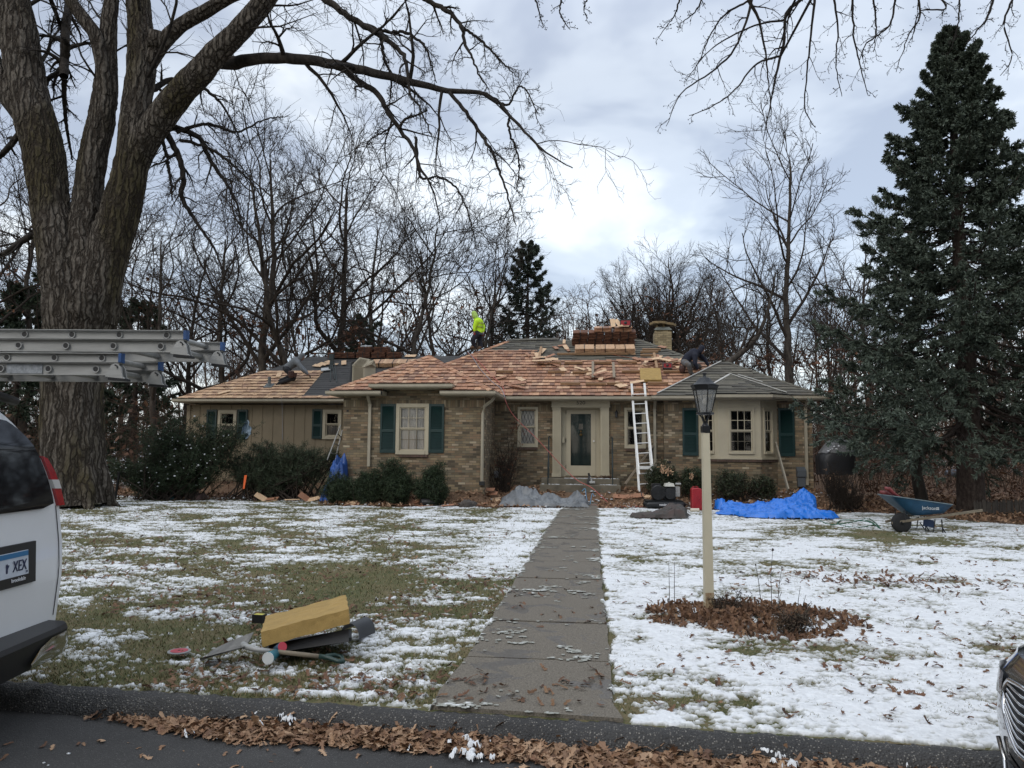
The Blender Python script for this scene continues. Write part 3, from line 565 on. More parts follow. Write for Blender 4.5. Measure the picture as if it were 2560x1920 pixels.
def window(r, Y, fw=0.09, cols=3, rows=2, curtain=False, diamond=False, sash=True, half=False, T=None, nofr=False):
    """r = outer frame rect (x0,x1,z0,z1). T maps local (x, depth, z) to world, for the slanted bay sides."""
    x0, x1, z0, z1 = r; T = T or (lambda p: p)
    def bx(g, a, b):
        p = [(a[0], a[1], a[2]), (b[0], a[1], a[2]), (b[0], b[1], a[2]), (a[0], b[1], a[2]), (a[0], a[1], b[2]), (b[0], a[1], b[2]), (b[0], b[1], b[2]), (a[0], b[1], b[2])]
        g.hexa([T(q) for q in p])
    g = Geo(); o_ = -0.035
    bx(g, (x0, Y+o_, z0), (x0+fw, Y+0.08, z1)); bx(g, (x1-fw, Y+o_, z0), (x1, Y+0.08, z1))
    bx(g, (x0+fw, Y+o_, z1-fw), (x1-fw, Y+0.08, z1)); bx(g, (x0+fw, Y+o_-0.02, z0), (x1-fw, Y+0.08, z0+fw*1.1))
    w = make('window', g, CREAM, HOUSE)
    a, b, c, d = x0+fw, x1-fw, z0+fw*1.1, z1-fw; mid = (c+d)/2
    g = Geo(); t = 0.035
    for (lo, hi, dy) in ((c, mid, 0.03), (mid, d, 0.0)):
        ya, yb = Y+dy+0.0, Y+dy+0.03
        bx(g, (a+.001, ya, lo), (a+t, yb, hi)); bx(g, (b-t, ya, lo), (b-.001, yb, hi)); bx(g, (a+t, ya, lo+.001), (b-t, yb, lo+t)); bx(g, (a+t, ya, hi-t), (b-t, yb, hi-.001))
        if not diamond and not half:
            for k in range(1, cols): x = a+t+(b-a-2*t)*k/cols; bx(g, (x-.009, ya+.006, lo+t), (x+.009, yb-.004, hi-t))
            for k in range(1, rows): z = lo+t+(hi-lo-2*t)*k/rows; bx(g, (a+t, ya+.008, z-.009), (b-t, yb-.006, z+.009))
    make('sash', g, CREAM, w)
    if diamond:
        g = Geo(); st = 0.105; hh = 0.15
        for (lo, hi) in ((c+t, mid-t), (mid+t, d-t)):
            for s in (-1, 1):
                for k in range(-20, 30):
                    # line x = a + k*st + s*(z-lo)*st/hh*... clipped to the sash
                    pts = []
                    for zz in np.linspace(lo, hi, 40):
                        xx = a+t+k*st+s*(zz-lo)*st/hh*0.5*1.1
                        if a+t <= xx <= b-t: pts.append((xx, zz))
                    if len(pts) > 1:
                        (xa, za), (xb, zb_) = pts[0], pts[-1]; g.rod(T((xa, Y+0.022, za)), T((xb, Y+0.022, zb_)), 0.0045, 4)
        make('lead_lattice', g, BLACKM, w)
    g = Geo(); g.add([T((a+.005, Y+0.035, c)), T((b-.005, Y+0.035, c)), T((b-.005, Y+0.035, d)), T((a+.005, Y+0.035, d))], [[0, 1, 2, 3]]); make('glass', g, GL, w)
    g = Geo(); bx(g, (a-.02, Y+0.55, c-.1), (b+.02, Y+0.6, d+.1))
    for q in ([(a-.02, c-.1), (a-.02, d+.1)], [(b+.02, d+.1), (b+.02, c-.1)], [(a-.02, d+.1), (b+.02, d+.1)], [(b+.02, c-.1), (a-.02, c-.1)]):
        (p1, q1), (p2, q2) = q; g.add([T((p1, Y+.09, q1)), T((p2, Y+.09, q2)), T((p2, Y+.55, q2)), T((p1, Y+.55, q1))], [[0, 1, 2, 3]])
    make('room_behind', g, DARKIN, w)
    if curtain or half:
        g = Geo(); n = 60; xs = np.linspace(a, b, n); yy = Y+0.075+0.008*np.sin(xs*70)+0.004*np.sin(xs*151); top = d if curtain else mid
        A = np.array([T((x, y, c-.02)) for x, y in zip(xs, yy)]); B = np.array([T((x, y+.004, top)) for x, y in zip(xs, yy)])
        g.grid(np.stack([A, B], 0)); make('curtain', g, CURT if curtain else mat('grey_blind', (0.30, 0.27, 0.23), 0.8, noise_s=2, noise_a=0.2), w)
    return w
def shutter(r, Y):
    x0, x1, z0, z1 = r; g = Geo(); a = 0.055; yf, yb = Y-0.045, Y-0.004
    g.box((x0, yf, z0), (x0+a, yb, z1)); g.box((x1-a, yf, z0), (x1, yb, z1))
    zm = z0+(z1-z0)*0.45
    for (p, q) in ((z0, z0+0.08), (zm-.04, zm+.04), (z1-0.07, z1)): g.box((x0+a, yf+.002, p), (x1-a, yb, q))
    for (lo, hi) in ((z0+.08, zm-.04), (zm+.04, z1-.07)):
        n = int((hi-lo)/0.042)
        for k in range(n):
            z = lo+(k+.5)*(hi-lo)/n
            g.add([(x0+a, yf+.006, z-.022), (x1-a, yf+.006, z-.022), (x1-a, yb-.004, z+.02), (x0+a, yb-.004, z+.02), (x0+a, yf+.012, z-.014), (x1-a, yf+.012, z-.014)], [[0, 1, 2, 3], [0, 4, 5, 1]])
    g.box((x0+a, yb-.003, z0+.08), (x1-a, yb-.001, z1-.07))
    return make('shutter', g, GREEN, HOUSE)
def brick_sill(x0, x1, z, Y):
    g = Geo(); g.hexa([(x0, Y-.06, z-.075), (x1, Y-.06, z-.075), (x1, Y+.05, z-.075), (x0, Y+.05, z-.075), (x0, Y-.06, z-.012), (x1, Y-.06, z-.012), (x1, Y+.05, z), (x0, Y+.05, z)])
    make('brick_sill', g, SILLB, HOUSE)
# --- walls with their windows
rw = rect(990, 1009, 1072, 1136, Yw); rs1 = rect(951, 1010, 989, 1132, Yw); rs2 = rect(1072.5, 1010, 1110, 1132, Yw)
zS = ZW-0.06
wall('wall', XWl, XWr, ZB, ZW+0.36, Yw, [rw], BRICK)
for nm, X0, ya, yb in (('wall', XWr, Yw, Ym), ('wall', XWl, Yw, Yg)):
    g = Geo(); q = [(X0, ya, ZB), (X0, yb, ZB), (X0, yb, ZW), (X0, ya, ZW)]; g.add(q if X0 > -5 else q[::-1], [[0, 1, 2, 3]]); make(nm, g, BRICK, HOUSE)
window(rw, Yw, 0.10, curtain=True); shutter(rs1, Yw); shutter(rs2, Yw); brick_sill(rw[0]+.12, rw[1]-.02, rw[2]-.005, Yw)
def soldier(x0, x1, Y, z=None, skip=None, h=0.205):
    z = zS-h if z is None else z; g = Geo()
    z = math.floor(z/0.205)*0.205+0.0
    g.box((x0, Y-.004, z+.003), (x1, Y+.05, z+.205)); make('soldier_course', g, SOLD, HOUSE); return z
soldier(XWl+.003, XWr+.003, Yw)
ml, mr = rect(1294, 1017.5, 1345, 1118, Ym), rect(1561, 1019.6, 1614, 1121, Ym)
dx0, dx1 = px(1402.5, Ym), px(1501.4, Ym); dz1 = pz(1016.6, Ym, 1450); SILL = pz(1190, Ym, 1450)
wall('wall', XWr-.02, XRl+.01, ZB, ZW, Ym, [ml, mr, (dx0, dx1, SILL-.02, dz1)], BRICK, 0.3)
window(ml, Ym, 0.075, curtain=True, diamond=True); window(mr, Ym, 0.075, diamond=True)
brick_sill(ml[0], ml[1]-.02, ml[2]-.003, Ym); brick_sill(mr[0]+.03, mr[1]-.03, mr[2]-.003, Ym)
g = Geo(); g.add([(XRl, Yr, ZB), (XRl, Ym, ZB), (XRl, Ym, ZW), (XRl, Yr, ZW)][::-1], [[0, 1, 2, 3]]); make('wall', g, BRICK, HOUSE); g = Geo(); g.add([(XRr, Yr, ZB), (XRr, 31.3, ZB), (XRr, 31.3, ZW), (XRr, Yr, ZW)], [[0, 1, 2, 3]]); make('wall', g, BRICK, HOUSE)
bx0, bx1 = px(1746, Yr), px(1943, Yr); Yb = Yr-0.55; bf0, bf1 = px(1796, Yb), px(1902, Yb); bz0, bz1 = pz(1145, Yb, 1850), ZW
wall('wall', XRl, XRr, ZB, ZW, Yr, [(bx0+.1, bx1-.1, bz0, bz1-.02)], BRICK, 0.05)
for a, b in ((XWr+.01, dx0-.26), (dx1+.26, XRl-.004), (XRl+.002, bx0-.02), (bx1+.02, XRr+.003)): soldier(a, b, Ym if b <= XRl+.01 else Yr)
# garage wall, board and batten
g1 = rect(807, 1024.5, 854, 1098, Yg); g2 = rect(545, 1025.5, 591, 1099, Yg)
g = Geo(); x = XGl+.1
wall('wall', XGl, XWl+.05, ZB+.5, ZW-.05, Yg, [g1, g2], SIDING)
g = Geo(); g.add([(XGl, Yg, ZB), (XGl, 30, ZB), (XGl, 30, ZW-.05), (XGl, Yg, ZW-.05)][::-1], [[0, 1, 2, 3]]); make('wall', g, SIDING, HOUSE)
g = Geo(); g.box((XGl, Yg-.03, ZB-.3), (XWl+.02, Yg+.1, ZB+.52)); make('foundation', g, BRICK, HOUSE)
g = Geo(); x = XGl+0.02; k = 0
while x < XWl:
    segs = [(ZB+.53, ZW-.06)]
    for r in (g1, g2):
        if r[0]-.03 < x+.02 < r[1]+.03: segs = [(ZB+.53, r[2]-.03), (r[3]+.03, ZW-.06)]
    for lo, hi in segs: g.box((x, Yg-.018, lo), (x+.04, Yg-.001, hi))
    x += 0.375
g.box((XGl-.03, Yg-.03, ZB+.5), (XGl+.09, Yg-.02, ZW-.06)); make('battens', g, SIDING, HOUSE)
window(g1, Yg-.02, 0.10, half=True); window(g2, Yg-.02, 0.09, half=True)
shutter(rect(781, 1023, 806, 1097, Yg), Yg-.02); shutter(rect(517, 1024, 542, 1098, Yg), Yg-.02); shutter(rect(594, 1024, 619, 1098, Yg), Yg-.02)
# right wing shutters and bay
shutter(rect(1706, 1020, 1745, 1139, Yr), Yr); shutter(rect(1946, 1020, 1986, 1141, Yr), Yr)
bay = Geo(); zt = bz1
cw = rect(1820.5, 1020, 1886, 1135, Yb); cw = (cw[0], cw[1], cw[2], cw[3])
def slab(g, pts, z0, z1, th, hole=None):  # vertical panel between two plan points
    (xa, ya), (xb, yb) = pts; d = np.array([xb-xa, yb-ya, 0.0]); L = np.linalg.norm(d); d /= L; n = np.array([d[1], -d[0], 0]); O = np.array([xa, ya, 0.0])
    def T(p): return O+d*p[0]+n*(-p[1])+np.array([0, 0, p[2]])
    if hole is None: hs = []
    else: hs = [hole]
    xs = sorted({0, L, *[q for h in hs for q in h[:2]]}); zs = sorted({z0, z1, *[q for h in hs for q in h[2:]]})
    for i in range(len(xs)-1):
        for j in range(len(zs)-1):
            cx, cz = (xs[i]+xs[i+1])/2, (zs[j]+zs[j+1])/2
            if any(h[0] < cx < h[1] and h[2] < cz < h[3] for h in hs): continue
            g.hexa([T((xs[i], 0, zs[j])), T((xs[i+1], 0, zs[j])), T((xs[i+1], th, zs[j])), T((xs[i], th, zs[j])), T((xs[i], 0, zs[j+1])), T((xs[i+1], 0, zs[j+1])), T((xs[i+1], th, zs[j+1])), T((xs[i], th, zs[j+1]))])
    return T, L
g = Geo()
Tc, Lc = slab(g, ((bf0, Yb), (bf1, Yb)), bz0, zt, 0.06, (cw[0]-bf0, cw[1]-bf0, cw[2], cw[3]))
TL, LL = slab(g, ((bx0, Yr), (bf0, Yb)), bz0, zt, 0.06, (0.14, 0.60, cw[2], cw[3]))
TR, LR = slab(g, ((bf1, Yb), (bx1, Yr)), bz0, zt, 0.06, (0.13, 0.58, cw[2], cw[3]))
g.prism([(bx0-.03, Yr, bz0-.04), (bf0-.02, Yb-.04, bz0-.04), (bf1+.02, Yb-.04, bz0-.04), (bx1+.03, Yr, bz0-.04)], (0, 0, 0.038))
g.prism([(bx0-.03, Yr, zt-.24), (bf0-.01, Yb-.022, zt-.24), (bf1+.01, Yb-.022, zt-.24), (bx1+.03, Yr, zt-.24)], (0, 0, 0.05))
make('bay_window', g, CREAM, HOUSE)
window((cw[0]-bf0, cw[1]-bf0, cw[2], cw[3]), 0, 0.055, T=Tc); window((0.14, 0.60, cw[2], cw[3]), 0, 0.05, cols=2, T=TL); window((0.13, 0.58, cw[2], cw[3]), 0, 0.05, cols=2, T=TR)
g = Geo(); g.prism([(bx0-.02, Yr+.02, ZB), (bf0, Yb+.04, ZB), (bf1, Yb+.04, ZB), (bx1+.02, Yr+.02, ZB)], (0, 0, bz0-.11-ZB)); make('bay_base', g, BRICK, HOUSE)
g = Geo(); g.prism([(bx0-.04, Yr+.03, bz0-.108), (bf0-.02, Yb-.02, bz0-.108), (bf1+.02, Yb-.02, bz0-.108), (bx1+.04, Yr+.03, bz0-.108)], (0, 0, 0.065)); make('brick_sill', g, SILLB, HOUSE)
# --- door
g = Geo(); sx0, sx1 = px(1381, Ym), px(1523, Ym); zt = ZW-.005; yf = Ym-0.11
for a, b in ((px(1381.7, Ym), dx0), (dx1, px(1522.5, Ym))):
    g.box((a, yf, SILL-.03), (b, Ym+.01, dz1-.10)); g.box((a-.02, yf-.02, dz1-.10), (b+.0, Ym+.01, dz1-.02)); g.box((a-.02, yf-.025, SILL-.03), (b+.01, Ym-.1, SILL+.09))
    n = 6
    for k in range(n): xx = a+.03+(b-a-.06)*(k+.5)/n; g.box((xx-.008, yf-.012, SILL+.1), (xx+.008, yf+.001, dz1-.26))
g.box((sx0-.02, yf-.03, dz1-.02), (sx1+.02, Ym+.01, zt)); g.box((sx0-.03, yf-.05, dz1-.03), (sx1+.03, yf-.03, dz1+.005))
make('door_surround', g, CREAM, HOUSE)
text('house_number', '520', 0.15, BLACKM, HOUSE, (px(1452, yf-.03), yf-.034, pz(1007.5, yf, 1452)), (1, 0, 0), (0, 0, 1), 0.004, squash=1.25)
yd = Ym+0.2; X0, X1 = px(1414.6, yd), px(1489.5, yd); zd = pz(1024, yd, 1450)
g = Geo(); g.box((dx0-.001, yd, SILL-.02), (X0, yd+.05, dz1)); g.box((X1, yd, SILL-.02), (dx1+.001, yd+.05, dz1)); g.box((X0, yd, zd), (X1, yd+.05, dz1))
g.box((dx0, Ym, SILL-.02), (dx0+.012, yd, dz1)); g.box((dx1-.012, Ym, SILL-.02), (dx1, yd, dz1)); g.box((dx0+.012, Ym, dz1-.012), (dx1-.012, yd, dz1)); make('door_frame', g, CREAM, HOUSE)
gx0, gx1, gz0, gz1 = px(1426.7, yd), px(1477.5, yd), pz(1164, yd, 1450), pz(1034.7, yd, 1450)
g = Geo(); yq = yd-.02
g.box((X0+.004, yq, SILL), (gx0, yd+.02, zd-.004)); g.box((gx1, yq, SILL), (X1-.004, yd+.02, zd-.004)); g.box((gx0, yq, SILL), (gx1, yd+.02, gz0)); g.box((gx0, yq, gz1), (gx1, yd+.02, zd-.004))
sd = make('storm_door', g, CREAM, HOUSE)
g = Geo(); g.add([(gx0, yd, gz0), (gx1, yd, gz0), (gx1, yd, gz1), (gx0, yd, gz1)], [[0, 1, 2, 3]]); make('glass', g, GL, sd)
g = Geo(); g.lathe((px(1484.5, yd), yq, pz(1103, yd, 1485)), [(0.012, 0), (0.012, -.02), (0.026, -.03), (0.026, -.05), (0.0, -.056)], 10, (0, 1, 0)); make('handle', g, ALUW, sd)
for zz in (1030, 1100, 1166):
    g = Geo(); g.rod((X0+.005, yq-.008, pz(zz+6, yd, 1414)), (X0+.005, yq-.008, pz(zz-4, yd, 1414)), 0.009, 6); make('hinge', g, BLACKM, sd)
g = Geo(); yi = yd+0.09; g.box((X0, yi, SILL-.02), (X1, yi+.04, zd)); H = gz1-gz0; W = gx1-gx0
def panel(g, a, b, c, d, t=.02):
    for (p, q, r, s) in ((a, b, c, c+t), (a, b, d-t, d), (a, a+t, c+t, d-t), (b-t, b, c+t, d-t)): g.box((p, yi-.03, r), (q, yi-.001, s))
for (a, b) in ((0.06, 0.47), (0.53, 0.94)):
    for (c, d) in ((0.03, 0.19), (0.24, 0.46)): panel(g, gx0+a*W, gx0+b*W, gz0+c*H, gz0+d*H)
panel(g, gx0+.06*W, gx0+.94*W, gz0+.54*H, gz0+.97*H); panel(g, gx0+.2*W, gx0+.8*W, gz0+.62*H, gz0+.90*H)
idr = make('front_door', g, mat('door_green', (.012, .05, .046), .45, noise_s=5, noise_a=.2), HOUSE)
g = Geo(); g.box((gx0+.40*W, yi-.03, gz0+.70*H), (gx0+.60*W, yi-.002, gz0+.81*H)); make('door_viewer', g, mat('brass_grey', (0.22, 0.21, 0.18), 0.4, 0.5), idr)
g = Geo(); g.lathe((gx0+.5*W, yi-.002, gz0+.60*H), [(0.05, 0), (0.05, -.02), (0.03, -.035), (0, -.035)], 12, (0, 1, 0)); g.lathe((gx0+.5*W, yi-.002, gz0+.66*H), [(0.03, 0), (0.03, -.02), (0, -.03)], 12, (0, 1, 0)); make('door_knocker', g, mat('brass', (0.30, 0.19, 0.07), 0.35, 0.8), idr)
g = Geo(); g.box((px(1404, Ym), Ym+.05, pz(1107, Ym, 1406)), (px(1411, Ym), Ym+.19, pz(1092, Ym, 1406))); make('mailbox', g, CREAM, HOUSE)
# --- wall lantern, handrails, steps
lx, lz = px(1541, Ym), pz(1036, Ym, 1541); g = Geo(); g.box((lx-.03, Ym-.02, lz-.08), (lx+.03, Ym, lz+.1)); g.rod((lx, Ym-.02, lz+.12), (lx, Ym-.12, lz+.14), .008); g.lathe((lx, Ym-.11, lz+.06), [(0.07, 0), (0.02, .06), (0, .08)], 4); g.lathe((lx, Ym-.11, lz-.11), [(0.0, 0), (0.04, .01), (0.04, .02)], 4)
for sx in (-1, 1):
    for sy in (-1, 1): g.rod((lx+.028*sx, Ym-.11+.028*sy, lz-.1), (lx+.045*sx, Ym-.11+.045*sy, lz+.06), .004, 4)
wl_ = make('wall_lantern', g, BLACKM, HOUSE); g = Geo(); g.lathe((lx, Ym-.11, lz-.09), [(0.034, 0), (0.055, .145)], 4); make('glass', g, GL, wl_)
zst = SILL-.05; ys1, ys2 = Ym-.80, Ym-1.15; sa, sb = px(1354, ys1), px(1548, ys1); zl = pz(1211, ys1, 1450)
def rough_box(g, a, b, n=14, amp=.012, seed=1):
    x0, y0, z0 = a; x1, y1, z1 = b; U = np.linspace(x0, x1, n*3); prof_ = [(y0+.02, z0), (y0, z0+.03), (y0, z1-.02), (y0+.015, z1-.004), (y0+.05, z1), (y1, z1)]
    A = np.array([[(u, p+(noise(u*4, p*6+q*5, 0, seed)-.5)*amp, q+(noise(u*5, q*6, p, seed+1)-.5)*amp) for u in U] for p, q in prof_]); g.grid(A)
    for i, e in ((0, 1), (-1, 0)):
        r_ = A[:, i]; g.add(np.vstack([r_, [(r_[-1][0], y1, z0)]]), [list(range(len(r_)+1))[::1 if i else -1]])
g = Geo(); rough_box(g, (sa, ys1, 0.1), (sb, Ym-.002, zst)); rough_box(g, (sa-.03, ys2, 0.0), (sb+.02, ys1+.02, zl), seed=5); make('front_steps', g, CONC, HOUSE)
g = Geo(); n = 260; rr_ = np.random.default_rng(3); x = rr_.uniform(sa+.05, sb-.05, n); y = np.where(rr_.random(n) < .5, ys1+.04+rr_.random(n)*.1, ys2+.04+rr_.random(n)*.22); z = np.where(y > ys1, zst, zl); k = fbm(x*3, y*2, z, 2, 4) > .45
blobs(g, x[k], y[k], z[k]+.004, rr_.uniform(.015, .045, k.sum()), 2, .3); tag(make('step_snow', g, SNOWM, None, True), 'thin crusts of snow on the front steps', 'snow', kind='stuff')
for (ax, ay, bx_, by) in ((1371.8, 1096, 1366, 1193), (1530.6, 1098, 1534.5, 1193)):
    yr1 = ys1+.1; tp = PY(ax, ay, yr1); bt = (tp[0], yr1, zst-.01); g = Geo(); g.box((tp[0]-.022, yr1-.022, zst-.01), (tp[0]+.022, yr1+.022, tp[2]))
    g.tubes(np.array([(tp[0], yr1-.02, tp[2]+.02), (tp[0], yr1+.25, tp[2]+.06), (tp[0], Ym-.03, tp[2]+.06)]), np.array([.024, .02, .02]), 8, True); g.tubes(np.array([(tp[0], yr1, tp[2]-.4), (tp[0], ys2+.12, zl+.5), (tp[0], ys2+.1, zl)]), np.array([.018]*3), 6, True)
    make('handrail', g, mat('dark_green_iron', (0.012, 0.022, 0.022), .5, noise_s=9, noise_a=.3), HOUSE)
# --- downspouts
def downspout(xp, Y, y0, y1, elbow=0.0):
    x = px(xp, Y-.09); zt_ = ZW+.03; zb_ = pz(y1, Y-.09, xp); w = .04
    g = Geo(); g.box((x-w, Y-.1, zb_), (x+w, Y-.03, zt_-.28))
    g.hexa([(x-w, Y-.1, zt_-.28), (x+w, Y-.1, zt_-.28), (x+w, Y-.03, zt_-.28), (x-w, Y-.03, zt_-.28), (x-w+elbow*.1, Y-.38, zt_-.02), (x+w+elbow*.1, Y-.38, zt_-.02), (x+w+elbow*.1, Y-.31, zt_-.02), (x-w+elbow*.1, Y-.31, zt_-.02)])
    g.box((x-w-.01, Y-.112, zt_-.31), (x+w+.01, Y-.02, zt_-.27)); make('downspout', g, GUTTER, HOUSE)
downspout(923, Yw, 0, 1166); downspout(2015, Yr, 0, 1213); downspout(1637, Ym, 0, 1200)
X_ = XWr-.12; g = Geo(); g.tubes(np.array([(XWr+.28, Yw+.15, ZW+.02), (XWr+.2, Yw+.0, ZW-.12), (XWr-.02, Yw-.07, ZW-.3), (XWr-.05, Yw-.075, ZW-.5), (XWr-.06, Yw-.075, pz(1205, Yw, 1210))]), np.array([.045]*5), 4); make('downspout', g, GUTTER, HOUSE)
g = Geo(); g.box((XWr-.13, Yw-.13, pz(1213, Yw, 1205)), (XWr+.02, Yw-.03, pz(1203, Yw, 1205))); make('downspout_foot', g, BLACK, HOUSE)
# meters
xm = px(1243, Ym); zm = pz(1190, Ym, 1243); g = Geo(); g.box((xm-.13, Ym-.16, zm-.05), (xm+.13, Ym-.03, zm+.16)); g.rod((xm-.1, Ym-.1, zm-.4), (xm-.1, Ym-.1, zm-.05), .02); g.rod((xm+.1, Ym-.1, zm-.1), (xm+.1, Ym-.1, zm+.25), .018); g.lathe((xm, Ym-.17, zm+.05), [(.06, 0), (.06, -.02), (0, -.02)], 12, (0, 1, 0)); make('gas_meter', g, mat('meter_grey', (.2, .2, .2), .5), HOUSE)
r = rect(1989, 1167, 2008, 1216, Yr); g = Geo(); zz = (r[2]+r[3])/2; g.box((r[0], Yr-.14, r[2]), (r[1], Yr-.01, zz-.02)); g.hexa([(r[0]-.02, Yr-.17, zz), (r[1]+.02, Yr-.17, zz), (r[1]+.02, Yr-.01, zz), (r[0]-.02, Yr-.01, zz), (r[0]-.02, Yr-.17, zz+.18), (r[1]+.02, Yr-.17, zz+.18), (r[1]+.02, Yr-.01, r[3]), (r[0]-.02, Yr-.01, r[3])]); make('utility_box', g, mat('box_grey', (.075, .085, .095), .5), HOUSE)
g = Geo(); g.box((XRl+.08, Yr-.03, 1.3), (XRl+.2, Yr-.004, 1.36)); g.box((XWl+.1, Yw-.02, ZW-.45), (XWl+.16, Yw-.004, ZW-.4)); make('wall_vent', g, BLACK, HOUSE)
# ---------------------------------------------------------------- roofs
def cover_rows(g, O, U, V, poly, ex, wr_, th, v0=0, v1=99, umin=-99, umax=99, seed=0, gap=.006, jit=.012, lift=0.0, curl=0.0):
    _N = 0
    """overlapping courses on the plane O + u*U + v*V, clipped to poly (u,v)"""
    r = np.random.default_rng(seed); U = np.array(U, float); V = np.array(V, float); Nn = np.cross(U, V); O = np.array(O, float)
    if Nn[2] < 0: Nn = -Nn
    P8 = []; v = v0
    pv = max(p[1] for p in poly)
    while v < min(v1, pv)-ex*0.3:
        def xr(vv):
            xs = []
            for (a, b), (c, d) in zip(poly, poly[1:]+poly[:1]):
                if (b-vv)*(d-vv) < 0 or (b == vv and d != vv): xs.append(a+(c-a)*(vv-b)/(d-b))
            return (min(xs), max(xs)) if len(xs) >= 2 else None
        q = xr(v+.001); q2 = xr(min(v+ex, pv-.001))
        if q is None or q2 is None: v += ex; continue
        a, b = max(q[0], umin), min(q[1], umax); a2, b2 = max(q2[0], umin), min(q2[1], umax)
        u = a+r.uniform(-.1, 0)
        while u < b:
            w = r.uniform(*wr_); lo, hi = max(u, a), min(u+w-gap, b); u += w
            if hi-lo < .02: continue
            jv = r.uniform(-jit, jit); Lg = ex*1.25; t = th*r.uniform(.7, 1.25); sk = r.uniform(-.004, .004)
            # follow the hip on the upper edge
            f = (lo-a)/(b-a+1e-6); f2 = (hi-a)/(b-a+1e-6); hlo = a2+(b2-a2)*f if (lo < a2 or lo > b2) else lo; hhi = a2+(b2-a2)*f2 if (hi > b2 or hi < a2) else hi
            hlo = min(max(lo, a2), b2); hhi = min(max(hi, a2), b2)
            if hhi-hlo < .004: hlo, hhi = min(max((lo+hi)/2, a2), b2)-.002, min(max((lo+hi)/2, a2), b2)+.002
            cl = curl*r.random()
            for (uu, vv, n_) in ((lo, v+jv-sk, lift), (hi, v+jv+sk, lift), (hhi, v+Lg, lift-.003), (hlo, v+Lg, lift-.003), (lo, v+jv-sk, lift+t+cl), (hi, v+jv+sk, lift+t+cl*r.random()), (hhi, v+Lg, lift+.003), (hlo, v+Lg, lift+.003)):
                P8.append(O+U*uu+V*vv+Nn*n_)
        v += ex
    if not P8: return
    P8 = np.array(P8); n = len(P8)//8; f = np.array([[3, 2, 1, 0], [4, 5, 6, 7], [0, 1, 5, 4], [1, 2, 6, 5], [2, 3, 7, 6], [3, 0, 4, 7]])
    g.add(P8, (f[None]+(np.arange(n)*8)[:, None, None]).reshape(-1, 4))
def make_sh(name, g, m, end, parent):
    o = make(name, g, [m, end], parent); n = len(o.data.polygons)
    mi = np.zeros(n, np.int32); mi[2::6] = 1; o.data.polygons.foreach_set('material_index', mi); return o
CEND = mat('cedar_end_shade', (0.075, 0.03, 0.018), .9, noise_s=30, noise_a=.4)  # end grain, darkened further to paint the shadow line under each course
OEND = mat('asphalt_edge_shade', (0.012, 0.012, 0.012), .95)  # near-black butt faces paint in the shaded gaps below the old courses
def hipcap(g, a, b, w=.13, ex=.2, th=.014, seed=0):
    r = random.Random(seed); a = np.array(a, float); b = np.array(b, float); d = b-a; L = np.linalg.norm(d); d /= L; s = np.cross(d, (0, 0, 1)); s /= np.linalg.norm(s); up = np.cross(s, d); n = int(L/ex)
    for k in range(n):
        c = a+d*(k*ex); e = a+d*min(L, (k+1.3)*ex)
        for sg in (-1, 1):
            o = s*sg*w*r.uniform(.85, 1.1)-up*w*.38
            p = [c+up*.03, c+o+up*.03, e+o+up*.012, e+up*.012]; q = [x+up*th for x in p]; g.hexa(p+q if sg > 0 else [p[1], p[0], p[3], p[2], q[1], q[0], q[3], q[2]])
def gutter(pts, z):
    g = Geo(); pr = [(0, -.02), (-.075, -.02), (-.115, .02), (-.115, .075), (-.12, .095), (-.105, .095), (-.1, .03), (-.07, -.005), (0, -.005)]
    P_ = [np.array(p, float) for p in pts]; out = []
    for i, p in enumerate(P_):
        if i == 0: t = P_[1]-p
        elif i == len(P_)-1: t = p-P_[-2]
        else:
            t1 = (p-P_[i-1]); t1 /= np.linalg.norm(t1); t2 = P_[i+1]-p; t2 /= np.linalg.norm(t2); t = t1+t2
        t /= np.linalg.norm(t); n = np.array([-t[1], t[0]])  # inward
        k = 1.0
        if 0 < i < len(P_)-1: k = 1/max(.5, abs(np.dot(n, np.array([-t1[1], t1[0]]))))
        out.append([(p[0]+n[0]*o*k, p[1]+n[1]*o*k, z+h) for o, h in pr])
    A = np.array(out); g.grid(np.transpose(A, (1, 0, 2)))
    for e in (0, -1): g.add(A[e], [list(range(len(pr)))])
    return make('gutter', g, GUTTER, HOUSE)
YE = 23.15; DR = 4.31; YRg = YE+DR; ZR = ZE+M_*DR
xrr = float(PY(1598, 841, YRg)[0]); xrl = float(PY(1275, 858, YRg)[0]); mx0, mx1 = xrl-DR, xrr+DR; my1 = YE+2*DR
GZ = ZE-.11   # gutter base height
def roofsolid(g, x0, x1, y0, y1, ze, m, ridge, dz=-.03):
    z0 = ze+dz
    if ridge == 'x': h = (y1-y0)/2; r1, r2 = (x0+h, (y0+y1)/2), (x1-h, (y0+y1)/2)
    else: h = (x1-x0)/2; r1, r2 = ((x0+x1)/2, y0+h), ((x0+x1)/2, y1-h)
    zr = z0+m*h; b = [(x0, y0, z0), (x1, y0, z0), (x1, y1, z0), (x0, y1, z0)]; v = b+[(*r1, zr), (*r2, zr)]+[(p[0], p[1], z0-.1) for p in b]
    f = [[0, 1, 5, 4], [1, 2, 5], [2, 3, 4, 5], [3, 0, 4]] if ridge == 'x' else [[0, 1, 4], [1, 2, 5, 4], [2, 3, 5], [3, 0, 4, 5]]
    f += [[9, 8, 7, 6], [6, 7, 1, 0], [7, 8, 2, 1], [8, 9, 3, 2], [9, 6, 0, 3]]
    g.add(v, f)
FELT = mat('roof_deck', (0.045, 0.043, 0.04), .9, noise_s=5, noise_a=.3)
g = Geo(); roofsolid(g, mx0, mx1, YE, my1, ZE, M_, 'x'); ROOF = make('roof', g, FELT, HOUSE)
O = (0, YE, ZE); LV = DR*SL
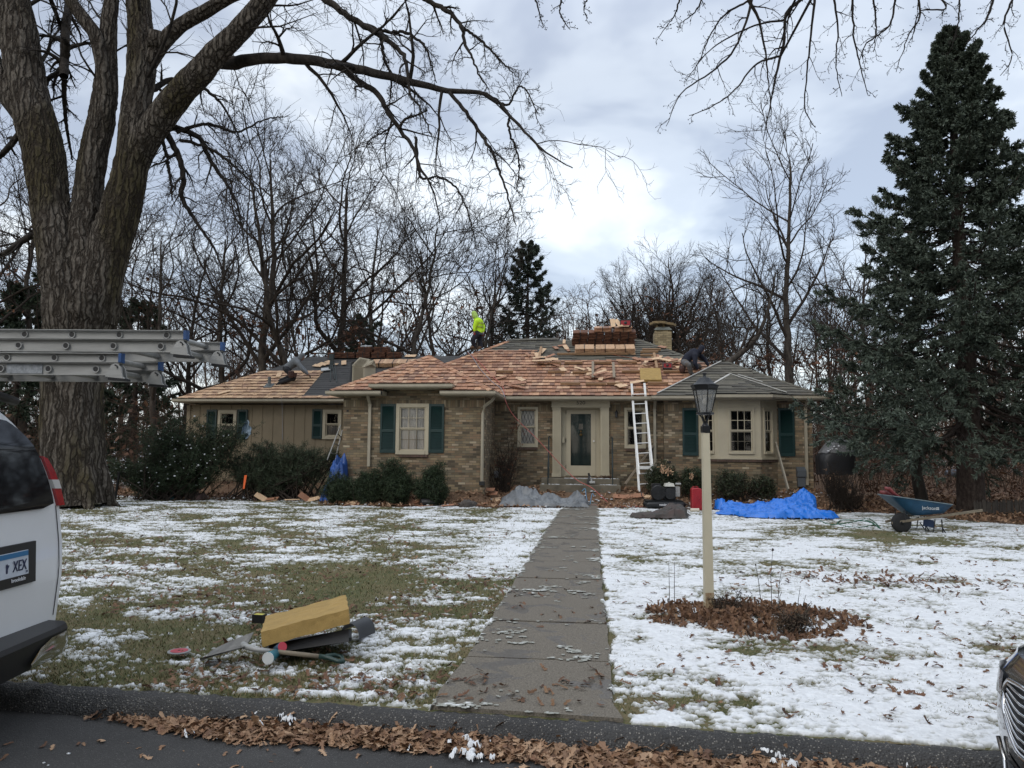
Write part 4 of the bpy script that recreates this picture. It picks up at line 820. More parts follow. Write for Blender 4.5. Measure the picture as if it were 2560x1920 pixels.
poly = [(mx0, 0), (mx1, 0), (xrr, LV), (xrl, LV)]
va = (PP(1450, 897, O, (0, -M_, 1))[1]-YE)*SL; vb = (PP(1300, 871, O, (0, -M_, 1))[1]-YE)*SL; ub = PP(1345, 872, O, (0, -M_, 1))[0]
EX = .25
na = int(round(va/EX)); nb_ = int(round(vb/EX))
g = Geo(); cover_rows(g, O, (1, 0, 0), UPV, poly, EX, (.1, .23), .036, 0, na*EX, seed=1)
cover_rows(g, O, (1, 0, 0), UPV, poly, EX, (.1, .23), .036, na*EX, nb_*EX, umax=ub, seed=2)
cover_rows(g, O, (1, 0, 0), UPV, poly, EX, (.1, .23), .036, na*EX, (na+1)*EX, umin=px(1740, 26, 880), seed=3)
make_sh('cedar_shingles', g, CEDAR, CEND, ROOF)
g = Geo(); cover_rows(g, O, (1, 0, 0), UPV, poly, .2, (.5, 1.0), .014, (na-.5)*EX, LV-.02, umin=ub-.1, seed=4, gap=.002, jit=.02, curl=.03)
cover_rows(g, O, (1, 0, 0), UPV, poly, .2, (.5, 1.0), .014, (nb_-.5)*EX, LV-.02, umax=ub, seed=5, gap=.002, jit=.02, curl=.03)
make_sh('old_asphalt_shingles', g, OLD, OEND, ROOF)
g = Geo(); hipcap(g, (mx1, YE, ZE), (xrr, YRg, ZR), .12, .25, .006, 2); make('hip_cap', g, OLD, ROOF)
g = Geo(); hipcap(g, (mx0, YE, ZE), (xrl, YRg, ZR), .12, .22, .014, 3); make('hip_cap', g, CEDAR, ROOF)
g = Geo(); q = PP(1290, 858, O, (0, -M_, 1)); 
for k in range(6): xx = xrl+.1+k*.22; g.obox((xx+.2, YRg-.06, ZR+.02+.006*k), (1, 0, 0), UPV, np.cross((1, 0, 0), UPV), .8, .16, .012)
make('ridge_strip', g, OLD, ROOF)
# side slopes of the main roof (left one shows above the wing)
g = Geo(); VL = np.array([1/SL, 0, M_/SL])
cover_rows(g, (mx0, 0, ZE), (0, 1, 0), VL, [(YE, 0), (my1, 0), (YRg, LV)], .2, (.5, 1.), .014, 0, 99, seed=6, gap=.002, curl=.01)
VR = np.array([-1/SL, 0, M_/SL]); cover_rows(g, (mx1, 0, ZE), (0, 1, 0), VR, [(YE, 0), (my1, 0), (YRg, LV)], .2, (.5, 1.), .014, 0, 99, seed=7, gap=.002, curl=.01)
make_sh('old_asphalt_shingles', g, OLD, OEND, ROOF)
# wing roof
wx0, wx1 = float(PY(826, 984, 20.9)[0]), float(PY(1230, 986, 20.9)[0]); wy0 = 20.9; hw = (wx1-wx0)/2; wxc = (wx0+wx1)/2; ZRw = ZE+M_*hw
g = Geo(); NA, NB = px(956, wy0, 984), px(1100, wy0, 984); zz0 = ZE-.03; zn = zz0+M_*(Yw-wy0)
g.add([(wx0, wy0, zz0), (NA, wy0, zz0), (NA, Yw+.01, zn), (NB, Yw+.01, zn), (NB, wy0, zz0), (wx1, wy0, zz0), (wxc, wy0+hw, zz0+M_*hw), (wx0, 28, zz0), (wx1, 28, zz0), (wxc, 28-hw, zz0+M_*hw),
       (wx0, wy0, zz0-.1), (NA, wy0, zz0-.1), (NB, wy0, zz0-.1), (wx1, wy0, zz0-.1), (NA, Yw+.01, zz0-.1), (NB, Yw+.01, zz0-.1)],
      [[0, 1, 2, 6], [2, 3, 6], [3, 4, 5, 6], [5, 8, 9, 6], [7, 0, 6, 9], [8, 7, 9], [10, 11, 1, 0], [12, 13, 5, 4], [11, 14, 2, 1], [15, 12, 4, 3]]); WR = make('roof', g, FELT, HOUSE)
g = Geo(); lw = hw*SL; vn = EX*.96*2; pw = [(wx0, 0), (wx1, 0), (wxc, lw)]; cover_rows(g, (0, wy0, ZE), (1, 0, 0), UPV, pw, EX*.96, (.1, .23), .036, vn, 99, seed=11)
cover_rows(g, (0, wy0, ZE), (1, 0, 0), UPV, pw, EX*.96, (.1, .23), .036, 0, vn, umax=NA, seed=14); cover_rows(g, (0, wy0, ZE), (1, 0, 0), UPV, pw, EX*.96, (.1, .23), .036, 0, vn, umin=NB, seed=15)
cover_rows(g, (wx1, 0, ZE), (0, 1, 0), VR, [(wy0, 0), (27.5, 0), (25.2, lw), (wy0+hw, lw)], EX*.96, (.1, .23), .036, seed=12)
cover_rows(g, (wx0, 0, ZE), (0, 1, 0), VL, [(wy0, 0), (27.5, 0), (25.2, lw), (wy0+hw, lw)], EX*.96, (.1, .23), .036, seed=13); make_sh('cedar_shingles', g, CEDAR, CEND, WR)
g = Geo(); hipcap(g, (wx0, wy0, ZE), (wxc, wy0+hw, ZRw), seed=4); hipcap(g, (wx1, wy0, ZE), (wxc, wy0+hw, ZRw), seed=5); hipcap(g, (wxc, wy0+hw, ZRw), (wxc, wy0+hw+2.6, ZRw), seed=6); make('hip_cap', g, CEDAR, WR)
# raised hip over the wing window
by0 = Yw-.5; b0, b1 = float(PY(934, 964, by0)[0]), float(PY(1123, 964, by0)[0]); zb = float(PY(1030, 959, by0)[2]); hb = (b1-b0)/2; mb = .5; bxc = (b0+b1)/2
g = Geo(); roofsolid(g, b0, b1, by0, by0+4, zb, mb, 'y'); BR = make('roof', g, FELT, HOUSE)
sb_ = math.sqrt(1+mb*mb); ub_ = np.array([0, 1/sb_, mb/sb_]); g = Geo()
cover_rows(g, (0, by0, zb), (1, 0, 0), ub_, [(b0, 0), (b1, 0), (bxc, hb*sb_)], .235, (.1, .22), .036, seed=21)
for xx, sg, sd_ in ((b1, -1, 22), (b0, 1, 23)): cover_rows(g, (xx, 0, zb), (0, 1, 0), (sg/sb_, 0, mb/sb_), [(by0, 0), (by0+3, 0), (by0+3, hb*sb_), (by0+hb, hb*sb_)], .235, (.1, .22), .036, seed=sd_)
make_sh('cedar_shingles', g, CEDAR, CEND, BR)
g = Geo(); zrb = zb+mb*hb; hipcap(g, (b0, by0, zb), (bxc, by0+hb, zrb), .1, seed=7); hipcap(g, (b1, by0, zb), (bxc, by0+hb, zrb), .1, seed=8); make('hip_cap', g, CEDAR, BR)
# garage roof
gy0 = 24.4; dg = 3.3; gx0_ = float(PY(441, 1000, gy0)[0]); ZRg = ZE+M_*dg; gxr = -4.5
g = Geo(); roofsolid(g, gx0_, gxr+dg, gy0, gy0+2*dg, ZE, M_, 'x'); GR = make('roof', g, FELT, HOUSE)
lg = dg*SL; OG = (0, gy0, ZE); gp = [(gx0_, 0), (XWl+.5, 0), (XWl+3, lg), (gx0_+dg, lg)]
uc = float(PP(783, 960, OG, (0, -M_, 1))[0]); vt = (float(PP(700, 927, OG, (0, -M_, 1))[1])-gy0)*SL; ng = int(vt/.24)
g = Geo(); cover_rows(g, OG, (1, 0, 0), UPV, gp, .24, (.12, .24), .036, 0, ng*.24, umax=uc, seed=31); cover_rows(g, OG, (1, 0, 0), UPV, gp, .24, (.12, .24), .036, 0, .2, umin=uc, seed=32)
VGl = VL; cover_rows(g, (gx0_, 0, ZE), (0, 1, 0), VGl, [(gy0, 0), (gy0+2*dg, 0), (gy0+dg, lg)], .24, (.12, .24), .036, 0, ng*.24, seed=33)
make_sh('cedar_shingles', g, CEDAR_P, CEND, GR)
g = Geo(); cover_rows(g, OG, (1, 0, 0), UPV, gp, .17, (.6, 1.1), .006, .2, lg, umin=uc-.05, seed=34, gap=.002, jit=.015, curl=.01); cover_rows(g, OG, (1, 0, 0), UPV, gp, .17, (.6, 1.1), .006, ng*.24, lg, umax=uc, seed=35, gap=.002, jit=.015)
cover_rows(g, (gx0_, 0, ZE), (0, 1, 0), VGl, [(gy0, 0), (gy0+2*dg, 0), (gy0+dg, lg)], .17, (.6, 1.1), .006, ng*.24, 99, seed=36)
make_sh('underlay', g, OLDG, OEND, GR)
# right wing roof
ry0 = 22.9; rx0, rx1 = float(PY(1638, 992, ry0)[0]), float(PY(2057, 990, ry0)[0]); hr = (rx1-rx0)/2; rxc = (rx0+rx1)/2; ZRr = ZE+M_*hr
g = Geo(); roofsolid(g, rx0, rx1, ry0, 30, ZE, M_, 'y'); RR = make('roof', g, FELT, HOUSE)
g = Geo(); lr = hr*SL; cover_rows(g, (0, ry0, ZE), (1, 0, 0), UPV, [(rx0, 0), (rx1, 0), (rxc, lr)], .2, (.5, 1.), .014, seed=41, gap=.002, jit=.02, curl=.03)
cover_rows(g, (rx1, 0, ZE), (0, 1, 0), VR, [(ry0, 0), (27.5, 0), (25.2, lr), (ry0+hr, lr)], .2, (.5, 1.), .014, seed=42, gap=.002)
cover_rows(g, (rx0, 0, ZE), (0, 1, 0), VL, [(ry0, 0), (27.5, 0), (25.2, lr), (ry0+hr, lr)], .2, (.5, 1.), .014, seed=43, gap=.002); make_sh('old_asphalt_shingles', g, OLD, OEND, RR)
STRIP = mat('metal_strip', (0.50, 0.49, 0.46), .6, noise_s=6, noise_a=.3)
g = Geo(); a, b = np.array((rx0, ry0, ZE+.04)), np.array((rxc, ry0+hr, ZRr+.04)); g.beam(a+(b-a)*.03, a+(b-a)*.96, .06, .02); make('hip_flashing', g, STRIP, RR)
g = Geo(); hipcap(g, (rx1, ry0, ZE), (rxc, ry0+hr, ZRr), .1, .25, .006, 9); make('hip_cap', g, OLD, RR)
# little hip over the bay
ap = PP(1826, 948, (0, ry0, ZE), (0, -M_, 1)); e1, e2 = px(1740, Yr-.2, 990), px(1972, Yr-.2, 985); yb0 = Yb-.42; zq = ZE-.0
c0_, c1_ = (bf0-.25, yb0), (bf1+.2, yb0); A_, B_, C_, D_ = np.array((e1, ry0+.02, zq)), np.array((*c0_, zq)), np.array((*c1_, zq)), np.array((e2, ry0+.02, zq)); apx = np.array((ap[0], ap[1]+.1, ap[2]+.14))
g = Geo(); g.add([A_, B_, C_, D_, apx]+[p-np.array((0, 0, .1)) for p in (A_, B_, C_, D_)], [[0, 1, 4], [1, 2, 4], [2, 3, 4], [5, 6, 1, 0], [6, 7, 2, 1], [7, 8, 3, 2], [8, 7, 6, 5]]); QR = make('roof', g, FELT, HOUSE)
g = Geo()
for a, b in ((A_, B_), (B_, C_), (C_, D_)):
    U = b-a; L = np.linalg.norm(U); U /= L; w = apx-a; V = w-U*np.dot(w, U); h = np.linalg.norm(V); V /= h; cover_rows(g, a, U, V, [(0, 0), (L, 0), (float(np.dot(apx-a, U)), h)], .15, (.4, .8), .01, seed=int(abs(a[0])*10)+51, gap=.002, jit=.02, curl=.02, lift=.012)
make_sh('old_asphalt_shingles', g, OLD, OEND, QR)
g = Geo(); g.beam(apx+np.array((0, 0, .03)), A_+(apx-A_)*.35+np.array((0, 0, .06)), .1, .015); g.beam(apx+np.array((0, 0, .05)), D_+(apx-D_)*.05+np.array((0, 0, .06)), .08, .015); g.beam(apx+np.array((.25, -.03, .02)), D_+(apx-D_)*.5+np.array((0.1, 0, .1)), .07, .012); make('flashing', g, STRIP, QR)
# gutters and soffits
gutter([(gx0_, gy0+1), (gx0_, gy0), (XWl+.15, gy0)], GZ); gutter([(wx0, wy0+1.2), (wx0, wy0), (px(954, wy0, 984), wy0)], GZ); gutter([(px(1101, wy0, 984), wy0), (wx1, wy0), (wx1, YE), (rx0, YE)], GZ)
gutter([(b0, Yw-.02), (b0, by0), (b1, by0), (b1, Yw-.02)], zb-.11)
gutter([(rx0, YE), (rx0, ry0), (e1, ry0), c0_, c1_, (e2, ry0), (rx1, ry0), (rx1, ry0+1.5)], GZ)
SOF = mat('soffit', (.33, .29, .21), .7)
g = Geo(); zf = ZW-.004
for (a, b, c, d) in ((gx0_, gy0, XWl+.1, Yg+.02), (wx0, wy0, NA, Yw-.004), (NB, wy0, wx1, Yw-.004), (wx0, Yw-.004, XWl-.004, 25), (XWr+.004, Yw-.004, wx1, Ym), (wx1, YE, rx0+.02, Ym+.03), (rx0+.02, ry0, rx1, Yr-.004), (gx0_, Yg+.02, XGl-.004, 31)): g.box((a, b, zf), (c, d, zf+.02))
g.prism([(e1, ry0+.01, zf-.02), (c0_[0], c0_[1], zf-.02), (c1_[0], c1_[1], zf-.02), (e2, ry0+.01, zf-.02)], (0, 0, .018)); g.box((b0, by0, zb-.14), (b1, Yw-.004, zb-.12)); g.box((b0, by0+.01, zb-.12), (b1, by0+.03, zb-.03))
make('soffit', g, SOF, HOUSE)
g = Geo(); g.box((NA-.02, wy0, zf), (NA+.004, Yw-.004, ZE-.01)); make('fascia', g, GUTTER, HOUSE); g = Geo(); g.box((NB-.004, wy0, zf), (NB+.02, Yw-.004, ZE-.01)); make('fascia', g, GUTTER, HOUSE)
g = Geo(); g.add([(XWl+1.0, Yw+.002, ZW+.3), (XWl+3.2, Yw+.002, ZW+.3), (XWl+3.2, Yw+.002, zb+.1), (XWl+1.0, Yw+.002, zb+.1)], [[0, 1, 2, 3]])
# chimney
cy = 28.4; c1x, c2x = px(1636, cy, 830), px(1679, cy, 830); zc = float(PY(1657, 818, cy)[2])
g = Geo(); g.box((c1x, cy, 4.0), (c2x, cy+.7, zc-.16)); g.box((c1x+.03, cy+.03, zc-.16), (c2x-.03, cy+.67, zc-.04)); CH = make('chimney', g, CHB, HOUSE)
g = Geo(); g.hexa([(c1x-.02, cy-.02, zc-.1), (c2x+.02, cy-.02, zc-.1), (c2x+.02, cy+.72, zc-.1), (c1x-.02, cy+.72, zc-.1), (c1x+.08, cy+.08, zc+.02), (c2x-.08, cy+.08, zc+.02), (c2x-.08, cy+.62, zc+.02), (c1x+.08, cy+.62, zc+.02)]); make('chimney_crown', g, mat('crown_mortar', (.16, .17, .15), .9, noise_s=6, noise_a=.3), CH)
g = Geo(); 
for sx in (.12, .5): 
    for sy in (.15, .5): g.box((c1x+sx*(c2x-c1x)+.0, cy+sy, zc+.0), (c1x+sx*(c2x-c1x)+.08, cy+sy+.06, zc+.14))
n = 22; ring = []
for k in range(n):
    a = 2*math.pi*k/n; rr_ = 1+.12*math.sin(3*a+1)+.08*math.sin(7*a); ring.append((c1x+(c2x-c1x)*.52+math.cos(a)*.46*rr_, cy+.35+math.sin(a)*.42*rr_, zc+.13+.035*math.cos(a)*-1))
g.prism(ring, (0, 0, .085)); make('flagstone_cap', g, mat('flagstone', (.28, .2, .1), .9, noise_s=8, noise_a=.45), CH)
pv = PP(673, 966, OG, (0, -M_, 1)); g = Geo(); g.lathe(pv+np.array((0, 0, -.05)), [(.055, 0), (.055, .38), (.045, .38), (.045, .3)], 12); g.obox(pv+np.array((0, -.02, .03)), (1, 0, 0), UPV, np.cross((1, 0, 0), UPV), .3, .34, .012); g.lathe(pv+np.array((0, 0, -.05)), [(.11, 0), (.06, .14)], 12); make('vent_pipe', g, mat('lead_grey', (.10, .11, .11), .6), GR)
# ---------------------------------------------------------------- trees
def bark(name, a, b, sc=6, st=(1, 1, .25), bump=1.0, bd=.03, moss=None, snow=False):
    m = bpy.data.materials.new(name); m.use_nodes = True; nt = m.node_tree; N = nt.nodes; L = nt.links; p = N['Principled BSDF']; p.inputs['Roughness'].default_value = .95; p.inputs['Specular IOR Level'].default_value = .2
    g = N.new('ShaderNodeNewGeometry'); mp = N.new('ShaderNodeMapping'); mp.inputs['Scale'].default_value = st; L.new(g.outputs['Position'], mp.inputs[0])
    n = N.new('ShaderNodeTexNoise'); n.inputs['Scale'].default_value = sc; n.inputs['Detail'].default_value = 7; n.inputs['Roughness'].default_value = .65; L.new(mp.outputs[0], n.inputs[0])
    r = N.new('ShaderNodeValToRGB'); e = r.color_ramp.elements; e[0].position = .35; e[0].color = (*a, 1); e[1].position = .68; e[1].color = (*b, 1); L.new(n.outputs[0], r.inputs[0]); src = r.outputs[0]
    if moss:
        n3 = N.new('ShaderNodeTexNoise'); n3.inputs['Scale'].default_value = .9; n3.inputs['Detail'].default_value = 4; L.new(mp.outputs[0], n3.inputs[0]); mr = N.new('ShaderNodeMapRange'); mr.inputs[1].default_value = .53; mr.inputs[2].default_value = .66; mr.inputs[4].default_value = .75; L.new(n3.outputs[0], mr.inputs[0])
        mx = N.new('ShaderNodeMix'); mx.data_type = 'RGBA'; mx.inputs[7].default_value = (*moss, 1); L.new(mr.outputs[0], mx.inputs[0]); L.new(src, mx.inputs[6]); src = mx.outputs[2]
    L.new(src, p.inputs['Base Color'])
    if bump:
        b_ = N.new('ShaderNodeBump'); b_.inputs['Strength'].default_value = bump; b_.inputs['Distance'].default_value = bd; L.new(n.outputs[0], b_.inputs['Height']); L.new(b_.outputs[0], p.inputs['Normal'])
    return m
def furrow(name, crack, lo, hi, moss, sc=8.5, zs=.085):
    m = bpy.data.materials.new(name); m.use_nodes = True; nt = m.node_tree; N = nt.nodes; L = nt.links; p = N['Principled BSDF']; p.inputs['Roughness'].default_value = .95; p.inputs['Specular IOR Level'].default_value = .15
    g = N.new('ShaderNodeNewGeometry'); n0 = N.new('ShaderNodeTexNoise'); n0.inputs['Scale'].default_value = 3.5; n0.inputs['Detail'].default_value = 4; L.new(g.outputs['Position'], n0.inputs[0])
    va = N.new('ShaderNodeVectorMath'); va.operation = 'MULTIPLY_ADD'; va.inputs[1].default_value = (.2, .2, .9); L.new(n0.outputs[1], va.inputs[0]); L.new(g.outputs['Position'], va.inputs[2])
    mp = N.new('ShaderNodeMapping'); mp.inputs['Scale'].default_value = (1, 1, zs); L.new(va.outputs[0], mp.inputs[0])
    v = N.new('ShaderNodeTexVoronoi'); v.feature = 'DISTANCE_TO_EDGE'; v.inputs['Scale'].default_value = sc; L.new(mp.outputs[0], v.inputs[0])
    mr = N.new('ShaderNodeMapRange'); mr.inputs[1].default_value = .0; mr.inputs[2].default_value = .22; L.new(v.outputs[0], mr.inputs[0])
    n = N.new('ShaderNodeTexNoise'); n.inputs['Scale'].default_value = 26; n.inputs['Detail'].default_value = 6; mp2 = N.new('ShaderNodeMapping'); mp2.inputs['Scale'].default_value = (1, 1, .35); L.new(g.outputs['Position'], mp2.inputs[0]); L.new(mp2.outputs[0], n.inputs[0])
    r = N.new('ShaderNodeValToRGB'); e = r.color_ramp.elements; e[0].position = .35; e[0].color = (*lo, 1); e[1].position = .66; e[1].color = (*hi, 1); L.new(n.outputs[0], r.inputs[0])
    n3 = N.new('ShaderNodeTexNoise'); n3.inputs['Scale'].default_value = .8; n3.inputs['Detail'].default_value = 4; L.new(mp2.outputs[0], n3.inputs[0]); m3 = N.new('ShaderNodeMapRange'); m3.inputs[1].default_value = .50; m3.inputs[2].default_value = .62; m3.inputs[4].default_value = .7; L.new(n3.outputs[0], m3.inputs[0])
    a = N.new('ShaderNodeMix'); a.data_type = 'RGBA'; L.new(m3.outputs[0], a.inputs[0]); L.new(r.outputs[0], a.inputs[6]); a.inputs[7].default_value = (*moss, 1)
    mx = N.new('ShaderNodeMix'); mx.data_type = 'RGBA'; L.new(mr.outputs[0], mx.inputs[0]); mx.inputs[6].default_value = (*crack, 1); L.new(a.outputs[2], mx.inputs[7]); L.new(mx.outputs[2], p.inputs['Base Color'])
    hh = N.new('ShaderNodeMath'); hh.operation = 'MULTIPLY_ADD'; hh.inputs[1].default_value = .3; L.new(n.outputs[0], hh.inputs[0]); L.new(mr.outputs[0], hh.inputs[2])
    b_ = N.new('ShaderNodeBump'); b_.inputs['Strength'].default_value = 1.0; b_.inputs['Distance'].default_value = .045; L.new(hh.outputs[0], b_.inputs['Height']); L.new(b_.outputs[0], p.inputs['Normal']); return m
BARKB = furrow('cottonwood_bark', (.028, .022, .017), (.060, .051, .042), (.14, .122, .102), (.045, .036, .012))
BARKD = bark('dark_bark', (.012, .010, .009), (.045, .038, .032), 8, (1, 1, .3), .5)
TWIG = mat('twig_bark', (.042, .034, .028), .95, spec=.1)
TWIGB = mat('brown_twig', (.08, .056, .042), .95, spec=.1)
BARKG = bark('grey_bark', (.03, .025, .021), (.09, .076, .063), 8, (1, 1, .3), .6)
BARKS = bark('spruce_bark', (.028, .02, .016), (.085, .065, .055), 14, (1, 1, .5), .8)
def curve_pts(pts, rs, K):
    """smooth resample of a hand-drawn limb"""
    pts = np.array(pts, float); rs = np.array(rs, float); s = np.concatenate([[0], np.cumsum(np.linalg.norm(np.diff(pts, axis=0), axis=1))]); n = len(pts)
    t = np.linspace(0, s[-1], K); i = np.clip(np.searchsorted(s, t)-1, 0, n-2); f = ((t-s[i])/(s[i+1]-s[i]+1e-9))[:, None]
    def p(k): return pts[np.clip(k, 0, n-1)]
    a, b, c, d = p(i-1), p(i), p(i+1), p(i+2)
    q = .5*((2*b)+(c-a)*f+(2*a-5*b+4*c-d)*f**2+(3*b-a-3*c+d)*f**3)
    return q, np.interp(t, s, rs)
def grow(P_, R_, rg, n, t0, t1, l0, l1, ang, K, up=0.0, jit=.15, rs=.55, rmin=.004, lt=.6, upv=(0, 0, 1), planar=0.0, curl=0.0):
    """children of every parent polyline: returns (N*n, K, 3), (N*n, K). lengths are shares of the parent's length"""
    N, Kp, _ = P_.shape; t = t0+(t1-t0)*((np.arange(n)[None]+rg.random((N, n)))/n); ft = t*(Kp-1); i = np.minimum(ft.astype(int), Kp-2); f = (ft-i)[..., None]; ar = np.arange(N)[:, None]
    A, B = P_[ar, i], P_[ar, i+1]; pos = A+(B-A)*f; r = R_[ar, i]*(1-f[..., 0])+R_[ar, i+1]*f[..., 0]; T = B-A; T = T/(np.linalg.norm(T, axis=2, keepdims=True)+1e-9)
    Lp = np.linalg.norm(np.diff(P_, axis=1), axis=2).sum(1)[:, None]; L = Lp*rg.uniform(l0, l1, (N, n))*(1-lt*(t-t0)/(1.0001-t0))
    ref = np.where(np.abs(T[..., 2:3]) > .9, np.array([1., 0, 0]), np.array([0, 0, 1.])); E1 = np.cross(T, ref); E1 /= np.linalg.norm(E1, axis=2, keepdims=True)+1e-9; E2 = np.cross(T, E1)
    az = (np.arange(n)[None]*2.4+rg.random((N, 1))*6.28+rg.normal(0, .5, (N, n)))[..., None]; an = rg.normal(ang, ang*.22, (N, n))[..., None]
    if planar: E2 = E2*(1-planar)
    d = T*np.cos(an)+(E1*np.cos(az)+E2*np.sin(az))*np.sin(an); d /= np.linalg.norm(d, axis=2, keepdims=True)+1e-9
    out = [pos]; cur = pos; st = (L/(K-1))[..., None]; upv = np.array(upv, float)
    for k in range(K-1):
        d = d+rg.normal(0, jit, d.shape)+upv*up*(1+k*curl); d /= np.linalg.norm(d, axis=2, keepdims=True)+1e-9; cur = cur+d*st; out.append(cur)
    C = np.stack(out, 2).reshape(N*n, K, 3); r0 = np.maximum(r*rs*(0.75+.5*rg.random((N, n))), rmin).reshape(-1, 1); tp = np.linspace(1, .22, K)[None]
    return C, np.maximum(r0*tp, rmin*.6)
def limb_mesh(g, pts, rs, sides=40, rows=None, amp=.035, seed=0, fl=0):
    """a thick limb with real furrowed bark"""
    L = np.linalg.norm(np.diff(np.array(pts), axis=0), axis=1).sum(); K = rows or int(L/.05); q, r = curve_pts(pts, rs, K); T, A, B = frames(q[None]); T, A, B = T[0], A[0], B[0]
    a = np.arange(sides)*2*math.pi/sides; s = np.linspace(0, L, K)[:, None]; u = np.cos(a)[None]*r[:, None]; w = np.sin(a)[None]*r[:, None]
    # vertical plates: ridged noise stretched along the limb
    nz = 1-np.abs(2*fbm(u*9+seed, w*9, s*1.7, 3, 11+seed)-1); n2 = fbm(u*22, w*22, s*5, 2, 17)
    h = (nz**2.2-.55)*amp*1.5+(n2-.5)*amp*.6+(fbm(u*1.5, w*1.5, s*.8, 2, 5+seed)-.5)*r[:, None]*.25
    h = h*np.minimum(1, r[:, None]/.3)
    rr = r[:, None]+h; v = q[:, None]+A[:, None]*(np.cos(a)[None, :, None]*rr[..., None])+B[:, None]*(np.sin(a)[None, :, None]*rr[..., None])
    b = g.n; g.add(v.reshape(-1, 3), np.array([[k*sides+j, k*sides+(j+1) % sides, (k+1)*sides+(j+1) % sides, (k+1)*sides+j] for k in range(K-1) for j in range(sides)])); return q, r
rt = np.random.default_rng(21)
DB = 19.5; ZZ_ = np.array([0, 0, 1.0])
def PB(l, D=DB, dD=0.0): return [P(a, b, D+dD*i/max(1, len(l)-1)) for i, (a, b, _) in enumerate(l)], [c*D/F*1.0 for a, b, c in l]
big = [
 ([(187, 1262, 80), (186, 1225, 75), (184, 1150, 69), (182, 1000, 64), (188, 870, 68), (200, 790, 84), (208, 740, 86)], 0),       # trunk
 ([(190, 800, 62), (165, 690, 58), (146, 600, 52), (128, 523, 45), (108, 380, 47), (82, 270, 47), (62, 180, 44), (52, 110, 43), (30, -10, 38), (5, -120, 32)], 0),
 ([(205, 760, 44), (212, 640, 42), (214, 560, 38), (222, 470, 33), (236, 380, 31), (254, 300, 30), (264, 215, 27), (268, 130, 22), (272, 60, 19), (283, -20, 16), (290, -120, 13)], .3),
 ([(225, 800, 60), (250, 700, 52), (275, 610, 48), (300, 530, 45), (325, 430, 42), (338, 350, 38), (341, 260, 34), (352, 190, 34), (352, 100, 30), (345, 0, 28), (330, -110, 24)], 0),
 ([(330, 420, 34), (362, 350, 35), (405, 290, 33), (452, 230, 32), (500, 180, 30), (545, 128, 27), (600, 75, 26), (655, 10, 24), (705, -60, 21)], -1.5),
 ([(75, 300, 30), (20, 230, 28), (-20, 160, 26), (-60, 60, 24)], .3),
 ([(362, 170, 22), (405, 110, 19), (450, 65, 17), (510, 30, 16), (580, -8, 14), (660, -40, 12)], -.5),
 ([(266, 240, 12), (258, 180, 15), (240, 95, 17), (215, 55, 16), (180, 5, 14), (150, -60, 12)], -.2)]
